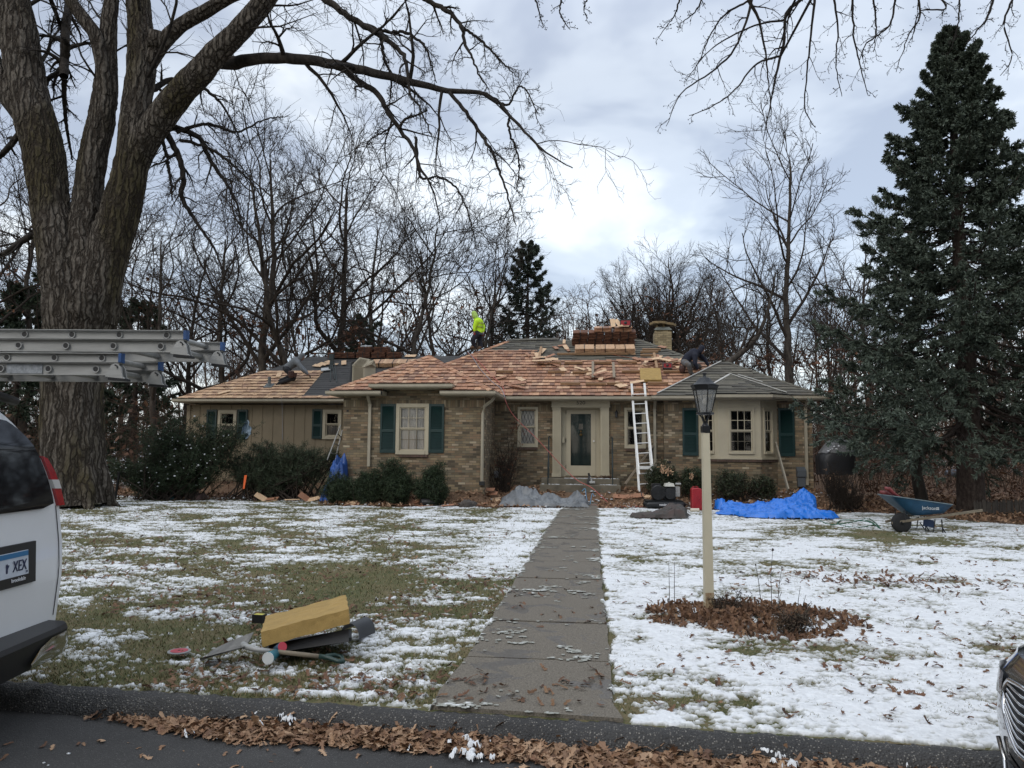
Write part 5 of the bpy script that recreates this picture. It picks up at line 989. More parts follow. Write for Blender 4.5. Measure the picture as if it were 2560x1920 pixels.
boughs = [
 ([(535, 150, 20), (590, 158, 17), (640, 147, 14), (717, 146, 13), (784, 152, 12), (869, 167, 11), (953, 186, 9.5), (1037, 207, 8), (1122, 228, 6), (1198, 230, 4.6), (1240, 251, 4), (1282, 295, 3.2), (1324, 342, 2.5), (1375, 388, 1.8), (1434, 418, .8)], -4.5),
 ([(840, 165, 8), (870, 182, 8), (902, 207, 8), (945, 236, 7), (974, 287, 6), (1004, 329, 5), (1033, 367, 4.4), (1052, 420, 3.4), (1085, 480, 2), (1100, 560, 1)], -1.5),
 ([(1122, 230, 5), (1164, 278, 5), (1202, 337, 4.4), (1227, 375, 4), (1248, 430, 3), (1270, 494, 2.4), (1290, 570, 1)], -.8),
 ([(790, -30, 10), (815, 0, 9), (869, 38, 8), (936, 80, 7), (1004, 131, 5.5), (1018, 177, 4), (1025, 236, 3), (1050, 270, 2.4), (1080, 346, 1.2)], -1),
 ([(886, 50, 5), (953, 76, 4.4), (1020, 84, 4), (1063, 118, 3), (1080, 169, 2), (1092, 207, 1)], -.6),
 ([(953, 97, 4.5), (961, 148, 4), (978, 190, 3), (976, 236, 2), (970, 280, 1)], .3),
 ([(1030, -30, 7), (1067, 0, 6.5), (1113, 25, 6), (1151, 63, 5), (1164, 114, 4), (1177, 140, 3), (1200, 190, 2), (1225, 230, 1)], -.6),
 ([(1155, 67, 4), (1206, 105, 3.4), (1248, 148, 2.4), (1290, 190, 1)], -.4),
 ([(1040, 340, 4), (1052, 440, 3.4), (1100, 443, 3), (1140, 470, 2.4), (1165, 520, 2), (1190, 600, 1)], -.4),
 ([(1240, 251, 4), (1270, 262, 3), (1300, 215, 2.4), (1330, 250, 1.6), (1345, 310, 1)], -.3),
 ([(1275, 290, 3.4), (1272, 325, 3), (1290, 370, 2.6), (1298, 420, 2), (1290, 480, 1)], -.2),
 ([(1000, 320, 4), (1010, 300, 3.4), (1040, 288, 2.6), (1070, 275, 1.6)], -.3),
 ([(985, 310, 3), (960, 330, 2.4), (925, 350, 1.6), (900, 400, .8)], .2),
 ([(400, 330, 9), (440, 320, 8), (498, 346, 6.5), (523, 397, 5.5), (561, 451, 4.4), (590, 506, 3.2), (603, 561, 2), (610, 640, 1)], 1),
 ([(410, 315, 9), (425, 350, 8), (447, 388, 7.5), (458, 447, 7), (456, 498, 6), (498, 565, 4), (532, 616, 3), (560, 690, 1)], .6),
 ([(405, 345, 5), (418, 400, 4.4), (427, 460, 3.4), (430, 500, 1.5)], .3),
 ([(340, 240, 9), (385, 222, 8), (430, 200, 7), (500, 215, 5), (560, 270, 3), (600, 350, 1.5)], 1.5),
 ([(440, 330, 5), (520, 310, 4), (590, 330, 3), (660, 300, 2), (720, 290, 1)], 1),
 ([(450, 350, 4.5), (520, 370, 4), (580, 410, 3), (640, 470, 2), (690, 560, 1)], 1),
 ([(160, 190, 11), (165, 60, 12), (180, -20, 10)], 2), ([(165, 100, 11), (155, 170, 9), (120, 200, 6), (100, 260, 3), (90, 330, 1.5)], 2),
 ([(168, 110, 9), (160, 200, 7), (165, 300, 5), (180, 400, 2.5)], 2), ([(120, -20, 6), (150, 60, 5), (165, 100, 4)], 2),
 ([(60, 320, 9), (0, 390, 7), (-60, 420, 5)], 1), ([(130, 560, 9), (60, 600, 8), (0, 640, 6), (-60, 660, 4)], 1.5)]
BT = thing('cottonwood_tree', 'huge furrowed cottonwood with three stems rising beside the white van', 'tree', P(186, 1250, DB))
g = Geo(); limbs = []
for k, (l, dD) in enumerate(big):
    p_, r_ = PB(l, DB if k != 4 else DB, dD)
    if k:  # carry the limb on to its tip above the view
        d = p_[-1]-p_[-2]; d /= np.linalg.norm(d); e_ = p_[-1]; L_ = 3.2+r_[-1]*9
        p_ = p_+[e_+d*L_*f+ZZ_*L_*.25*f*f for f in (.3, .6, 1)]; r_ = r_+[r_[-1]*.75, r_[-1]*.5, .03]
    q, r = limb_mesh(g, p_, r_, sides=110 if k in (0, 1, 3) else 64, amp=.045 if k < 4 else .03, seed=k); limbs.append((q, r))
p0 = P(186, 1250, DB)
for k in range(7):  # root flare
    a = k*.9+.3; d = np.array([math.cos(a), math.sin(a), 0]); limb_mesh(g, [p0+np.array([0, 0, 1.0])+d*.45, p0+np.array([0, 0, .3])+d*.72, p0+d*.85+np.array([0, 0, -.05]), p0+d*1.1+np.array([0, 0, -.25])], [.22, .2, .14, .06], 24, amp=.02, seed=k+20)
make('trunk', g, BARKB, BT, True)
g = Geo(); gtw = Geo(); twP = []
KB = 22
bP = []; bR = []
for k, (l, dD) in enumerate(boughs):
    D0 = DB if k in (0, 3, 4, 5, 6, 7) or k >= 13 else DB-3.0
    if k in (3, 4, 5): D0 = DB-2
    if k in (6, 7): D0 = DB-3
    if k == 0: l2, r2 = PB(l, D0, dD)
    elif k == 1: l2, r2 = PB(l, DB-1.1, dD)
    elif k in (2, 9, 10): l2, r2 = PB(l, DB-2.6-(.6 if k > 2 else 0), dD)
    elif k in (8, 11, 12): l2, r2 = PB(l, DB-2.0, dD)
    else: l2, r2 = PB(l, D0, dD)
    q, r = curve_pts(l2, r2, KB*2); q = q+rt.normal(0, .012, q.shape)*min(1, len(l)/6); g.tubes(q[None], r[None], 10); bP.append(q[::2]); bR.append(r[::2])
bP = np.array(bP); bR = np.array(bR)
A1, R1 = grow(bP, bR, rt, 11, .16, .98, .13, .30, .95, 9, up=-.05, jit=.13, rs=.5, rmin=.009, lt=.3)
A2, R2 = grow(A1, R1, rt, 5, .15, .97, .3, .6, .8, 7, up=-.10, jit=.17, rs=.6, rmin=.006, lt=.3)
A3, R3 = grow(A2, R2, rt, 5, .15, .98, .3, .65, .7, 6, up=.05, jit=.2, rs=.7, rmin=.0042, lt=.2)
A4, R4 = grow(A3, R3, rt, 2, .3, .98, .3, .6, .6, 4, up=.1, jit=.2, rs=.7, rmin=.0038, lt=.2)
# finer twigs straight off the big limbs, up in the crown
nl_ = lambda q, r: curve_pts(q, r, KB)
lp = np.array([curve_pts(q, r, KB)[0] for q, r in limbs[1:]]); lr = np.array([curve_pts(q, r, KB)[1] for q, r in limbs[1:]])
C1, D1 = grow(lp, lr*.16, rt, 12, .34, 1, .16, .34, .9, 9, up=.02, jit=.14, rs=.9, rmin=.012, lt=.2)
C2, D2 = grow(C1, D1, rt, 6, .15, .97, .35, .6, .8, 7, up=-.03, jit=.18, rs=.6, rmin=.007, lt=.3); C3, D3 = grow(C2, D2, rt, 6, .15, .98, .35, .6, .7, 5, up=-.02, jit=.2, rs=.7, rmin=.0048, lt=.3)
for a, b, s in ((A1, R1, 6), (C1, D1, 6), (A2, R2, 4), (C2, D2, 4), (A3, R3, 3), (C3, D3, 3), (A4, R4, 3)): g.tubes(a, b, s)
make('branches', g, BARKD, BT, True)
g = Geo(); n = 900; idx = rt.integers(0, len(A2), n); c = A2[idx, rt.integers(2, 7, n)]
for lim, (ta, tb) in ((3, (.18, .4)), (2, (.12, .45)), (7, (0, .1))):
    q, r = limbs[lim]; m_ = 260; i = (rt.uniform(ta, tb, m_)*len(q)).astype(int); a = rt.uniform(0, 6.28, m_); pos = q[i]+np.stack([np.cos(a)*r[i]*.95, -np.abs(np.sin(a))*r[i]*.98, a*0], 1); blobs(g, pos[:, 0], pos[:, 1], pos[:, 2], rt.uniform(.012, .04, m_), lim)
q, r = limbs[6]; st = P(392, 82, DB-.15); pass
g = Geo(); g.rod(P(388, 120, DB-.15), P(392, 80, DB-.2), .2, 18, .19); make('cut_stub', g, BARKB, BT, True)
# --- hanging branches of a street tree that stands behind the camera
OT = thing('overhanging_tree', 'bare street tree with thin twigs hanging in from above the right of the roof', 'tree', (7.5, -5.5, 0.1))
HD = 9.5
hang = [
 [(2060, -60, 6), (2002, 0, 5), (1964, 33, 4.5), (1961, 98, 4), (1948, 152, 3.4), (1932, 228, 2.2), (1921, 282, 1.6), (1908, 350, .9)],
 [(1860, -50, 5.5), (1872, 0, 5), (1899, 54, 3.2), (1913, 136, 2.4), (1924, 230, 1.4), (1930, 300, .8)],
 [(1880, -10, 4.5), (1870, 40, 3.6), (1834, 125, 2.8), (1780, 180, 2.2), (1704, 233, 1.5), (1666, 315, .8)],
 [(1950, 140, 3), (1888, 163, 2.6), (1834, 228, 2), (1780, 266, 1.5), (1722, 288, .8)], [(1962, 50, 3), (1900, 60, 2.4), (1830, 90, 2), (1770, 130, 1.4), (1715, 200, .8)],
 [(1880, 0, 3), (1820, 30, 2.6), (1780, 80, 2), (1745, 160, 1.2)], [(2040, -30, 4), (2030, 60, 3), (2018, 180, 2), (2012, 270, 1.6), (2040, 320, .9)],
 [(2080, -30, 3.4), (2095, 70, 2.2), (2090, 160, 1.5), (2105, 240, .8)], [(2130, -30, 3.4), (2135, 90, 2.2), (2155, 180, 1.5), (2170, 240, .8)],
 [(2240, -30, 3.2), (2225, 60, 2.4), (2165, 110, 1.8), (2150, 150, 1)], [(2290, -40, 3.4), (2300, 40, 2.4), (2270, 90, 1.6), (2240, 180, .8)],
 [(2330, -30, 3), (2365, 20, 2.4), (2300, 30, 1.6), (2280, 100, .8)], [(2490, -30, 4), (2470, 40, 3), (2440, 80, 2), (2415, 110, .9)], [(2540, -20, 3.2), (2510, 60, 2.4), (2530, 140, 1.6), (2500, 190, .8)],
 [(1330, -40, 3.2), (1345, 20, 2), (1360, 70, .9)], [(1410, -30, 3), (1400, 30, 2), (1425, 75, .9)], [(1480, -30, 2.6), (1460, 20, 1.6), (1470, 45, .8)], [(1705, -30, 3), (1690, 30, 2), (1670, 60, 1.3), (1645, 95, .8)], [(1760, -40, 3), (1745, 20, 2), (1700, 60, .8)],
 [(2180, -30, 3), (2190, 60, 2), (2185, 130, .9)], [(2400, -20, 2.6), (2395, 60, 1.8), (2380, 120, .8)]]
hP, hR = [], []
for l in hang:
    q, r = curve_pts([P(a, b, HD+(a-1900)*.0006) for a, b, _ in l], [c*HD/F for *_, c in l], 24); hP.append(q+rt.normal(0, .004, q.shape)); hR.append(r)
hP = np.array(hP); hR = np.array(hR); g = Geo(); g.tubes(hP, hR, 6)
H1, G1 = grow(hP, hR, rt, 7, .12, .97, .1, .26, .85, 8, up=-.09, jit=.16, rs=.55, rmin=.0045, lt=.2); H2, G2 = grow(H1, G1, rt, 5, .15, .97, .28, .6, .8, 6, up=.05, jit=.22, rs=.7, rmin=.0028, lt=.2); H3, G3 = grow(H2, G2, rt, 2, .3, .97, .3, .5, .7, 4, up=.18, jit=.22, rs=.7, rmin=.0024)
g.tubes(H1, G1, 4); g.tubes(H2, G2, 3); g.tubes(H3, G3, 3)
tp = H2[:, -1]; blobs(g, tp[:, 0], tp[:, 1], tp[:, 2], rt.uniform(.004, .008, len(tp)), 3, 1.0)
top = np.array([7.0, -5.2, 11.0]); g.tubes(np.array([[top, (top+hP[k, 0])/2+np.array([0, 0, 1.8]), hP[k, 0]] for k in range(len(hP))]), np.array([[.11, .06, hR[k, 0]] for k in range(len(hP))]), 6)
make('branches', g, BARKD, OT, True)
g = Geo(); limb_mesh(g, [(7.5, -5.5, -.2), (7.4, -5.4, 3), (7.2, -5.3, 7), (7.0, -5.2, 11.2)], [.42, .34, .26, .16], 40, rows=120); make('trunk', g, BARKB, OT, True)
# ---------------------------------------------------------------- woodland behind the house
def proto(name, seed, H, trunk_r, tp, n1=13, t0=.3, l1=(.42, .7), ang=.75, up=.06, dens=(6, 6, 5), rm=.012, leafy=0, m=None, lt=.45, loc=(0, 0, 0), jit1=.09, dome=None):
    """bare tree at the origin; tp = trunk points (x,y,z share of H)"""
    rg = np.random.default_rng(seed); root = thing(name, '', 'tree', loc)
    q, r = curve_pts([np.array(p)*H for p in tp], [trunk_r*1.25]+[trunk_r*(1-.85*(i/(len(tp)-1))) for i in range(1, len(tp))], 26)
    r[0] *= 1.3; q[1:] += rg.normal(0, .03, q[1:].shape); off = np.array(loc)
    g = Geo(); g.tubes((q+off)[None], r[None], 12); make('trunk', g, m or BARKG, root, True)
    b1, r1 = grow(q[None], r[None], rg, n1, t0, .97, l1[0], l1[1], ang, 14, up=up, jit=jit1, rs=.6, rmin=.03, lt=lt)
    if dome:
        rx, z0, zt = dome; el = np.sqrt((np.arange(n1)+.5)/n1)*1.5; az = np.arange(n1)*2.4+rg.normal(0, .2, n1); el = math.pi/2-el; tip = np.stack([rx*np.cos(el)*np.cos(az), rx*np.cos(el)*np.sin(az), z0+(zt-z0)*np.sin(el)], 1); st = np.stack([az*0, az*0, z0-.8+np.sin(el)*1.6], 1)
        ss = np.linspace(0, 1, 14)[None, :, None]; mid = (st+tip)/2+np.array([0, 0, -.5])+rg.normal(0, .5, tip.shape); b1 = (1-ss)**2*st[:, None]+2*ss*(1-ss)*mid[:, None]+ss**2*tip[:, None]+rg.normal(0, .10, (n1, 14, 3)).cumsum(1)*ss; r1 = trunk_r*.42*np.linspace(1, .12, 14)[None]*np.ones((n1, 1))
    b2, r2 = grow(b1, r1, rg, dens[0], .2, .97, .35, .65, .7, 9, up=.05, jit=.13, rs=.55, rmin=rm*1.5, lt=.4)
    b3, r3 = grow(b2, r2, rg, dens[1], .15, .98, .4, .7, .7, 6, up=.03, jit=.15, rs=.6, rmin=rm, lt=.4)
    b4, r4 = grow(b3, r3, rg, dens[2], .15, .98, .4, .75, .6, 4, up=.03, jit=.18, rs=.6, rmin=rm*.72, lt=.3)
    g = Geo()
    for a, b, s in ((b1, r1, 7), (b2, r2, 5), (b3, r3, 3), (b4, r4, 3)): g.tubes(a+off, b, s)
    make('branches', g, TWIG, root, True)
    if leafy:
        k = rg.integers(0, len(b4), leafy); c = b4[k, rg.integers(1, 4, leafy)]+off; c = c[(c[:, 2] < H*.72)]; g = Geo(); U = rg.normal(0, .035, c.shape); V = rg.normal(0, .035, c.shape); g.quads(c, U, V); make('dead_leaves', g, mat('hanging_leaf', (.12, .05, .025), .9, island=[(.09, .035, .018), (.16, .07, .035), (.06, .03, .02), (.20, .095, .05)]), root)
    return root
S_ = [(0, 0, 0), (.01, 0, .2), (-.01, .01, .4), (.02, 0, .62), (.01, 0, .82), (.0, 0, 1)]
Lf = [(0, 0, 0), (-.02, 0, .15), (-.03, 0, .3), (-.10, .02, .5), (-.14, .02, .72), (-.2, .0, .95)]
Rg = [(0, 0, 0), (.0, 0, .15), (.03, 0, .3), (.08, .02, .5), (.15, .02, .75), (.16, .0, .97)]
protos = []
def hide_base(k): return (0.0, 60.0+k*7, 0.0)
spec = [dict(seed=1, H=14, trunk_r=.26, tp=S_, n1=12, leafy=700, dens=(6, 5, 5), ang=.95, up=.035, jit1=.15), dict(seed=2, H=14, trunk_r=.24, tp=Lf, n1=13, dens=(6, 5, 5), ang=.85, up=.04, jit1=.15), dict(seed=3, H=13, trunk_r=.22, tp=Rg, n1=13, dens=(6, 5, 5), ang=.95, up=.03, jit1=.15, leafy=2600),
        dict(seed=4, H=15, trunk_r=.24, tp=S_, n1=12, dens=(5, 6, 5), t0=.3, ang=.85, up=.05, jit1=.14), dict(seed=5, H=9, trunk_r=.13, tp=Rg, n1=14, t0=.2, dens=(6, 5, 4), rm=.011, leafy=3200)]
# placed trees: (px of trunk foot, distance, height of crown top py, prototype, mirror/rotation, label)
TL_ = [
 (650, 33, 345, 3, 0, 'tall bare tree with forked dark trunk above the kneeling worker in the grey hood'), (745, 33, 395, 1, 1, 'bare tree with a leaning trunk right behind the garage roof ridge'),
 (850, 37, 430, 0, 2, 'bare tree with fine upright twigs above the louvred roof vent box'), (1002, 35, 480, 2, 1, 'bare tree with a few rust leaves behind the raised hip over the wing window'),
 (1150, 38, 610, 1, 3, 'low spreading bare tree behind the worker in the yellow jacket'), (1235, 40, 640, 0, 4, 'bare tree between the yellow-jacket worker and the dark conifer'),
 (380, 30, 560, 3, 2, 'bare tree close behind the big cottonwood on its house side'),
 (330, 44, 450, 2, 3, 'distant bare tree seen past the right stem of the cottonwood'), (540, 36, 560, 0, 5, 'bare tree whose crown meets the cottonwood twigs, above the garage corner'), (455, 38, 600, 1, 2.4, 'bare tree above the ends of the van ladders'), (790, 34, 640, 4, 2.9, 'rust-leaved small tree behind the dark bundles on the garage ridge'), (715, 42, 600, 2, 1.9, 'rust-leaved tree between the two forked trees'), (2050, 38, 760, 2, 5.1, 'bare tree between the tall vase-shaped tree and the spruce'),
 (60, 34, 430, 3, 4, 'tall bare tree behind the van roof'), (-60, 30, 420, 0, 1, 'bare tree cut by the edge of the photo behind the van'), (20, 42, 500, 1, 5, 'slim bare tree between the van and the cottonwood trunk'),
 (930, 50, 540, 3, 3.3, 'distant bare tree over the shingle stacks on the garage'), (1090, 52, 600, 2, 4.4, 'distant rust-leaved bare tree by the yellow-jacket worker'),
 (1420, 60, 790, 0, 1.7, 'low distant bare tree between the dark conifer and the round oak'), (1800, 42, 720, 2, .7, 'bare tree with brown leaves behind the worker in the navy hood'), (1860, 36, 740, 4, 2.2, 'small bare tree just right of the round oak'),
 (1930, 46, 700, 0, 3.9, 'bare tree behind the ridge of the bay roof'), (2110, 30, 720, 4, 1.1, 'small bare tree at the corner of the house by the covered grill'),
 (2180, 44, 600, 3, 2.7, 'bare tree behind the spruce on its house side'), (2480, 40, 640, 2, 4.7, 'bare tree beyond the picket fence'), (2600, 44, 560, 3, 1.9, 'tall bare tree beyond the picket fence at the edge of the photo'), (2260, 34, 820, 4, 3.6, 'small bare tree over the wheelbarrow')]
PR = {}
def place_tree(px_, D, ytop, k, rot, label, grp='bare trees behind the house'):
    b = P(px_, 1150, D); z = float(gz(b[0], b[1])); top = float(P(px_, ytop, D)[2]); sp = spec[k]
    if k not in PR:
        nm = 'small_bare_tree' if k == 4 else 'bare_tree'; PR[k] = proto(nm, **{**dict(rm=.0125), **sp}); o = PR[k]
    else: o = copy_tree(PR[k])
    s = (top-z)/(sp['H']*1.06); o.location = (b[0], b[1], z-.1); o.rotation_euler = (0, 0, rot); o.scale = (s*1.05, s*1.05, s); tag(o, label, 'tree', grp); return o
for t in TL_: place_tree(*t)
# round-crowned oak
b = P(1640, 1150, 46); zt = float(P(1655, 612, 46)[2]); H = (zt+.2)/1.02
oak = proto('oak_tree', 61, H, .42, [(0, 0, 0), (0, 0, .1), (0, 0, .2), (0, 0, .3), (0, 0, .36), (.02, 0, .5)], n1=26, t0=.34, l1=(.5, .6), dens=(11, 8, 7), rm=.011, leafy=2200, dome=(5.0, H*.36, H*.90), m=BARKD)
oak.location = (b[0], b[1], float(gz(b[0], b[1]))-.2); tag(oak, 'bare oak with a broad rounded crown behind the chimney', 'tree')
# vase-shaped tall tree
b = P(1995, 1150, 31); zt = float(P(1995, 385, 31)[2]); H = zt
vt_ = proto('tall_bare_tree', 71, H, .27, [(0, 0, 0), (0, 0, .15), (-.02, 0, .3), (-.02, 0, .42), (-.025, 0, .55), (-.01, 0, .75), (0, 0, .98)], n1=12, t0=.40, l1=(.3, .46), ang=.72, up=.07, dens=(6, 5, 4), rm=.011, lt=.35, m=BARKG)
vt_.location = (b[0], b[1], -.2); tag(vt_, 'tall bare tree with a slim trunk and vase-shaped crown between house and spruce', 'tree')
# leaning trunk at right of the oak
lt_ = thing('leaning_tree', 'bare tree leaning to the right behind the navy-hooded worker', 'tree', P(1815, 930, 30)); rg = np.random.default_rng(5)
q, r = curve_pts([P(a, b, 30) for a, b in ((1780, 1000), (1815, 915), (1850, 885), (1890, 845), (1915, 790), (1930, 730), (1940, 680))], [.14, .13, .11, .09, .06, .04, .02], 20); g = Geo(); g.tubes(q[None], r[None], 8); make('trunk', g, BARKG, lt_, True)
b1, r1 = grow(q[None], r[None], rg, 10, .3, .98, .3, .55, .8, 9, up=.05, jit=.15, rs=.5, rmin=.02); b2, r2 = grow(b1, r1, rg, 6, .2, .97, .4, .7, .8, 6, up=.05, jit=.2, rmin=.012); b3, r3 = grow(b2, r2, rg, 6, .2, .97, .4, .7, .8, 5, up=.05, jit=.2, rmin=.009)
g = Geo()
for a, b_ in ((b1, r1), (b2, r2), (b3, r3)): g.tubes(a, b_, 4)
make('branches', g, TWIG, lt_, True)
# --- conifers
NEED = mat('blue_spruce_needles', (.05, .08, .07), .75, spec=.25, island=[(.030, .040, .030), (.06, .078, .058), (.095, .118, .092), (.07, .088, .06), (.14, .165, .135)])
NEEDD = mat('dark_needles', (.02, .035, .022), .8, spec=.2, island=[(.024, .036, .024), (.045, .064, .04), (.065, .085, .055)])
def conifer(name, label, base, H, spread, nb, seed, m, trunk_r, bare=.12, dens=1.0, droop=-.05, tuft=.075, shape=1.0, openb=0.0, group=None):
    rg = np.random.default_rng(seed); base = np.array(base, float); root = thing(name, label, 'tree', base, group)
    q, r = curve_pts([base+np.array([0, 0, -.2]), base+np.array([.03, 0, H*.3]), base+np.array([-.03, 0, H*.65]), base+np.array([0, 0, H])], [trunk_r*1.25, trunk_r*.85, trunk_r*.45, .02], 40); g = Geo(); g.tubes(q[None], r[None], 16)
    make('trunk', g, BARKS, root, True)
    t = np.linspace(bare, .985, nb)**1.0; az = np.arange(nb)*2.399+rg.normal(0, .3, nb); L = spread*(1-t)**shape*rg.uniform(.72, 1.12, nb)+.12*spread*(1-t)+.15
    K = 12; s = np.linspace(0, 1, K)[None]; rad = L[:, None]*s; dirs = np.stack([np.cos(az), np.sin(az)], 1)
    rise = np.interp(t, [bare, .5, 1], [-.22, -.02, .55])[:, None]*L[:, None]*s+L[:, None]*(.16*(s**2.5)-.12*np.sin(s*3.1))
    X = np.interp(t*H, q[:, 2]-base[2], q[:, 0])[:, None]+dirs[:, :1]*rad; Y = np.interp(t*H, q[:, 2]-base[2], q[:, 1])[:, None]+dirs[:, 1:]*rad; Z = base[2]+t[:, None]*H+rise
    B = np.stack([X, Y, Z], -1); B[:, 2:] += rg.normal(0, .02*1, (nb, 1, 3)).cumsum(1)*1.5; R = np.maximum(.012, (.010+.009*L)[:, None]*np.linspace(1, .3, K)[None])
    n2 = max(6, int(17*dens)); b2, r2 = grow(B, R, rg, n2, .14, .98, .22, .42, .85, 7, up=droop, jit=.07, rs=.5, rmin=.005, lt=.72, planar=.7)
    b3, r3 = grow(b2, r2, rg, max(3, int(5*dens)), .2, .98, .25, .5, .7, 4, up=droop, jit=.1, rs=.6, rmin=.004, planar=.4)
    g = Geo(); g.tubes(B, R, 6); g.tubes(b2, r2, 3); g.tubes(b3, r3, 3); make('branches', g, BARKS, root, True)
    # needles: flat little sprays set along the twigs
    outer = np.repeat(np.linspace(0, 1, 1), 1)
    def sprays(Bc, k, sz, keep):
        N, Kc, _ = Bc.shape; Nn = N*k; i = np.repeat(np.arange(N), k); tt = rg.uniform(.15, 1, Nn); ft = tt*(Kc-1); j = np.minimum(ft.astype(int), Kc-2); f = (ft-j)[:, None]; c = Bc[i, j]*(1-f)+Bc[i, j+1]*f; T = Bc[i, j+1]-Bc[i, j]; T /= np.linalg.norm(T, axis=1, keepdims=True)+1e-9
        d = T*.75+rg.normal(0, .42, T.shape); d /= np.linalg.norm(d, axis=1, keepdims=True); w = np.cross(d, rg.normal(0, 1, d.shape)); w /= np.linalg.norm(w, axis=1, keepdims=True)+1e-9; l = sz*rg.uniform(.6, 1.2, Nn)[:, None]
        # foliage lives on the outer part of the crown
        ax = np.stack([np.interp(c[:, 2], q[:, 2], q[:, 0]), np.interp(c[:, 2], q[:, 2], q[:, 1])], 1); rr = np.linalg.norm(c[:, :2]-ax, axis=1); tz = np.clip((c[:, 2]-base[2])/H, 0, 1); lim = spread*(1-tz)**shape*.30+.02
        ok = (rr > lim*keep) | (tz > .7); c, d, w, l = c[ok], d[ok], w[ok], l[ok]
        v = np.stack([c-w*l*.16, c+w*l*.16, c+d*l+w*l*.07, c+d*l-w*l*.07], 1).reshape(-1, 3); return v
    vs = np.vstack([sprays(b3, int(20*dens+4), tuft, 1.0), sprays(b2, int(30*dens), tuft*1.1, 1.25), sprays(B[:, 4:], 60, tuft*1.2, 1.4)])
    g = Geo(); g.add(vs, np.arange(len(vs)).reshape(-1, 4)); make('needles', g, m, root); return root
sb0 = PZ(2428, 1282, .25); sb0 = P(2428, 1278, 19.0); sb0[2] = float(gz(sb0[0], sb0[1]))
ztop = float(P(2372, 68, 19.0)[2]); conifer('blue_spruce', 'tall blue spruce with drooping grey-green boughs behind the wheelbarrow', sb0, ztop-sb0[2], 4.8, 170, 5, NEED, .27, bare=.17, dens=1.02, tuft=.10, shape=1.08)
dc = P(1318, 1150, 40); dc[2] = 0.0; conifer('dark_conifer', 'narrow dark green conifer standing behind the house ridge', dc, float(P(1318, 607, 40)[2]), 3.4, 95, 6, mat('grey_green_needles', (.03, .045, .03), .8, island=[(.025, .036, .024), (.05, .066, .045), (.035, .05, .033)]), .2, bare=.2, dens=.5, tuft=.15, shape=.75)
for (a, D, yt, sp_, lb) in ((330, 36, 760, 2.6, 'dark evergreen behind the cottonwood, over the clipped yew'), (130, 40, 640, 3.6, 'dark evergreen behind the van ladders'), (30, 34, 720, 3.0, 'low dark evergreen beside the van roof'), (900, 48, 800, 3.5, 'dark evergreen far behind the shingle stacks of the garage')):
    c = P(a, 1150, D); c[2] = float(gz(c[0], c[1])); conifer('evergreen_tree', lb, c, float(P(a, yt, D)[2])-c[2], sp_, 55, int(a), NEEDD, .16, bare=.05, dens=.42, tuft=.22, shape=.6, group='evergreens in the woods')
# forked young tree over the wheelbarrow
ft = thing('forked_tree', 'small forked tree with two stems right behind the wheelbarrow tub', 'tree', P(2310, 1262, 21)); rg = np.random.default_rng(8); g = Geo(); st_ = []
for l in ([(2308, 1262, 15), (2296, 1210, 14), (2285, 1150, 12), (2262, 1080, 9), (2258, 1020, 7), (2240, 960, 4), (2220, 900, 2)], [(2298, 1180, 8), (2300, 1110, 7), (2310, 1060, 6), (2330, 1010, 5), (2335, 950, 3), (2350, 880, 2)], [(2290, 1100, 5), (2272, 1065, 4), (2240, 1020, 3), (2200, 1000, 2)]):
    q, r = curve_pts([P(a, b, 21) for a, b, _ in l], [c*21/F for *_, c in l], 16); g.tubes(q[None], r[None], 10); st_.append((q, r))
make('trunk', g, BARKG, ft, True)
b1, r1 = grow(np.array([s[0] for s in st_]), np.array([s[1] for s in st_]), rg, 9, .35, .97, .25, .5, .9, 9, up=.02, jit=.14, rs=.5, rmin=.012); b2, r2 = grow(b1, r1, rg, 6, .2, .97, .35, .6, .8, 6, up=0, jit=.2, rmin=.007); b3, r3 = grow(b2, r2, rg, 4, .2, .97, .35, .6, .8, 4, jit=.2, rmin=.005)
g = Geo(); g.tubes(b1, r1, 5); g.tubes(b2, r2, 3); g.tubes(b3, r3, 3); make('branches', g, TWIG, ft, True)
# --- far wood and undergrowth (uncountable)
rg = np.random.default_rng(44)
def wood(name, n, xr, yr, Hr, label, seed, mt=TWIG, inv=False, thick=.12, rm=.018):
    rg = np.random.default_rng(seed); y = rg.uniform(*yr, n); x = rg.uniform(*xr, n)*((np.abs(y)+6)/60); H = rg.uniform(*Hr, n); z = gz(x, y) if not inv else x*0
    K = 8; s = np.linspace(0, 1, K); Q = np.stack([x[:, None]+rg.normal(0, .25, (n, K)).cumsum(1)*s, y[:, None]+0*s, z[:, None]-.2+H[:, None]*s], -1); R = (thick*H/12)[:, None]*np.linspace(1, .2, K)[None]
    a, b = grow(Q, R, rg, 9, .25, .97, .25, .5, .7, 8, up=.06, jit=.12, rs=.5, rmin=rm*1.6); c, d = grow(a, b, rg, 5, .2, .97, .4, .65, .7, 5, up=.05, jit=.16, rmin=rm*1.1); e, f = grow(c, d, rg, 4, .2, .98, .4, .7, .7, 4, up=.03, jit=.2, rmin=rm*.8)
    g = Geo(); g.tubes(Q, R, 7); g.tubes(a, b, 4); g.tubes(c, d, 3); g.tubes(e, f, 3); tag(make(name, g, mt, None, True), label, 'woods', kind='stuff')
wood('far_woods', 330, (-62, 62), (46, 95), (7, 13), 'mass of bare trees far behind the house', 1, TWIGB, rm=.022)
wood('roadside_woods', 230, (-70, 70), (-75, -22), (9, 15), 'bare woods across the street behind the viewer', 2, inv=True, thick=.2, rm=.05)
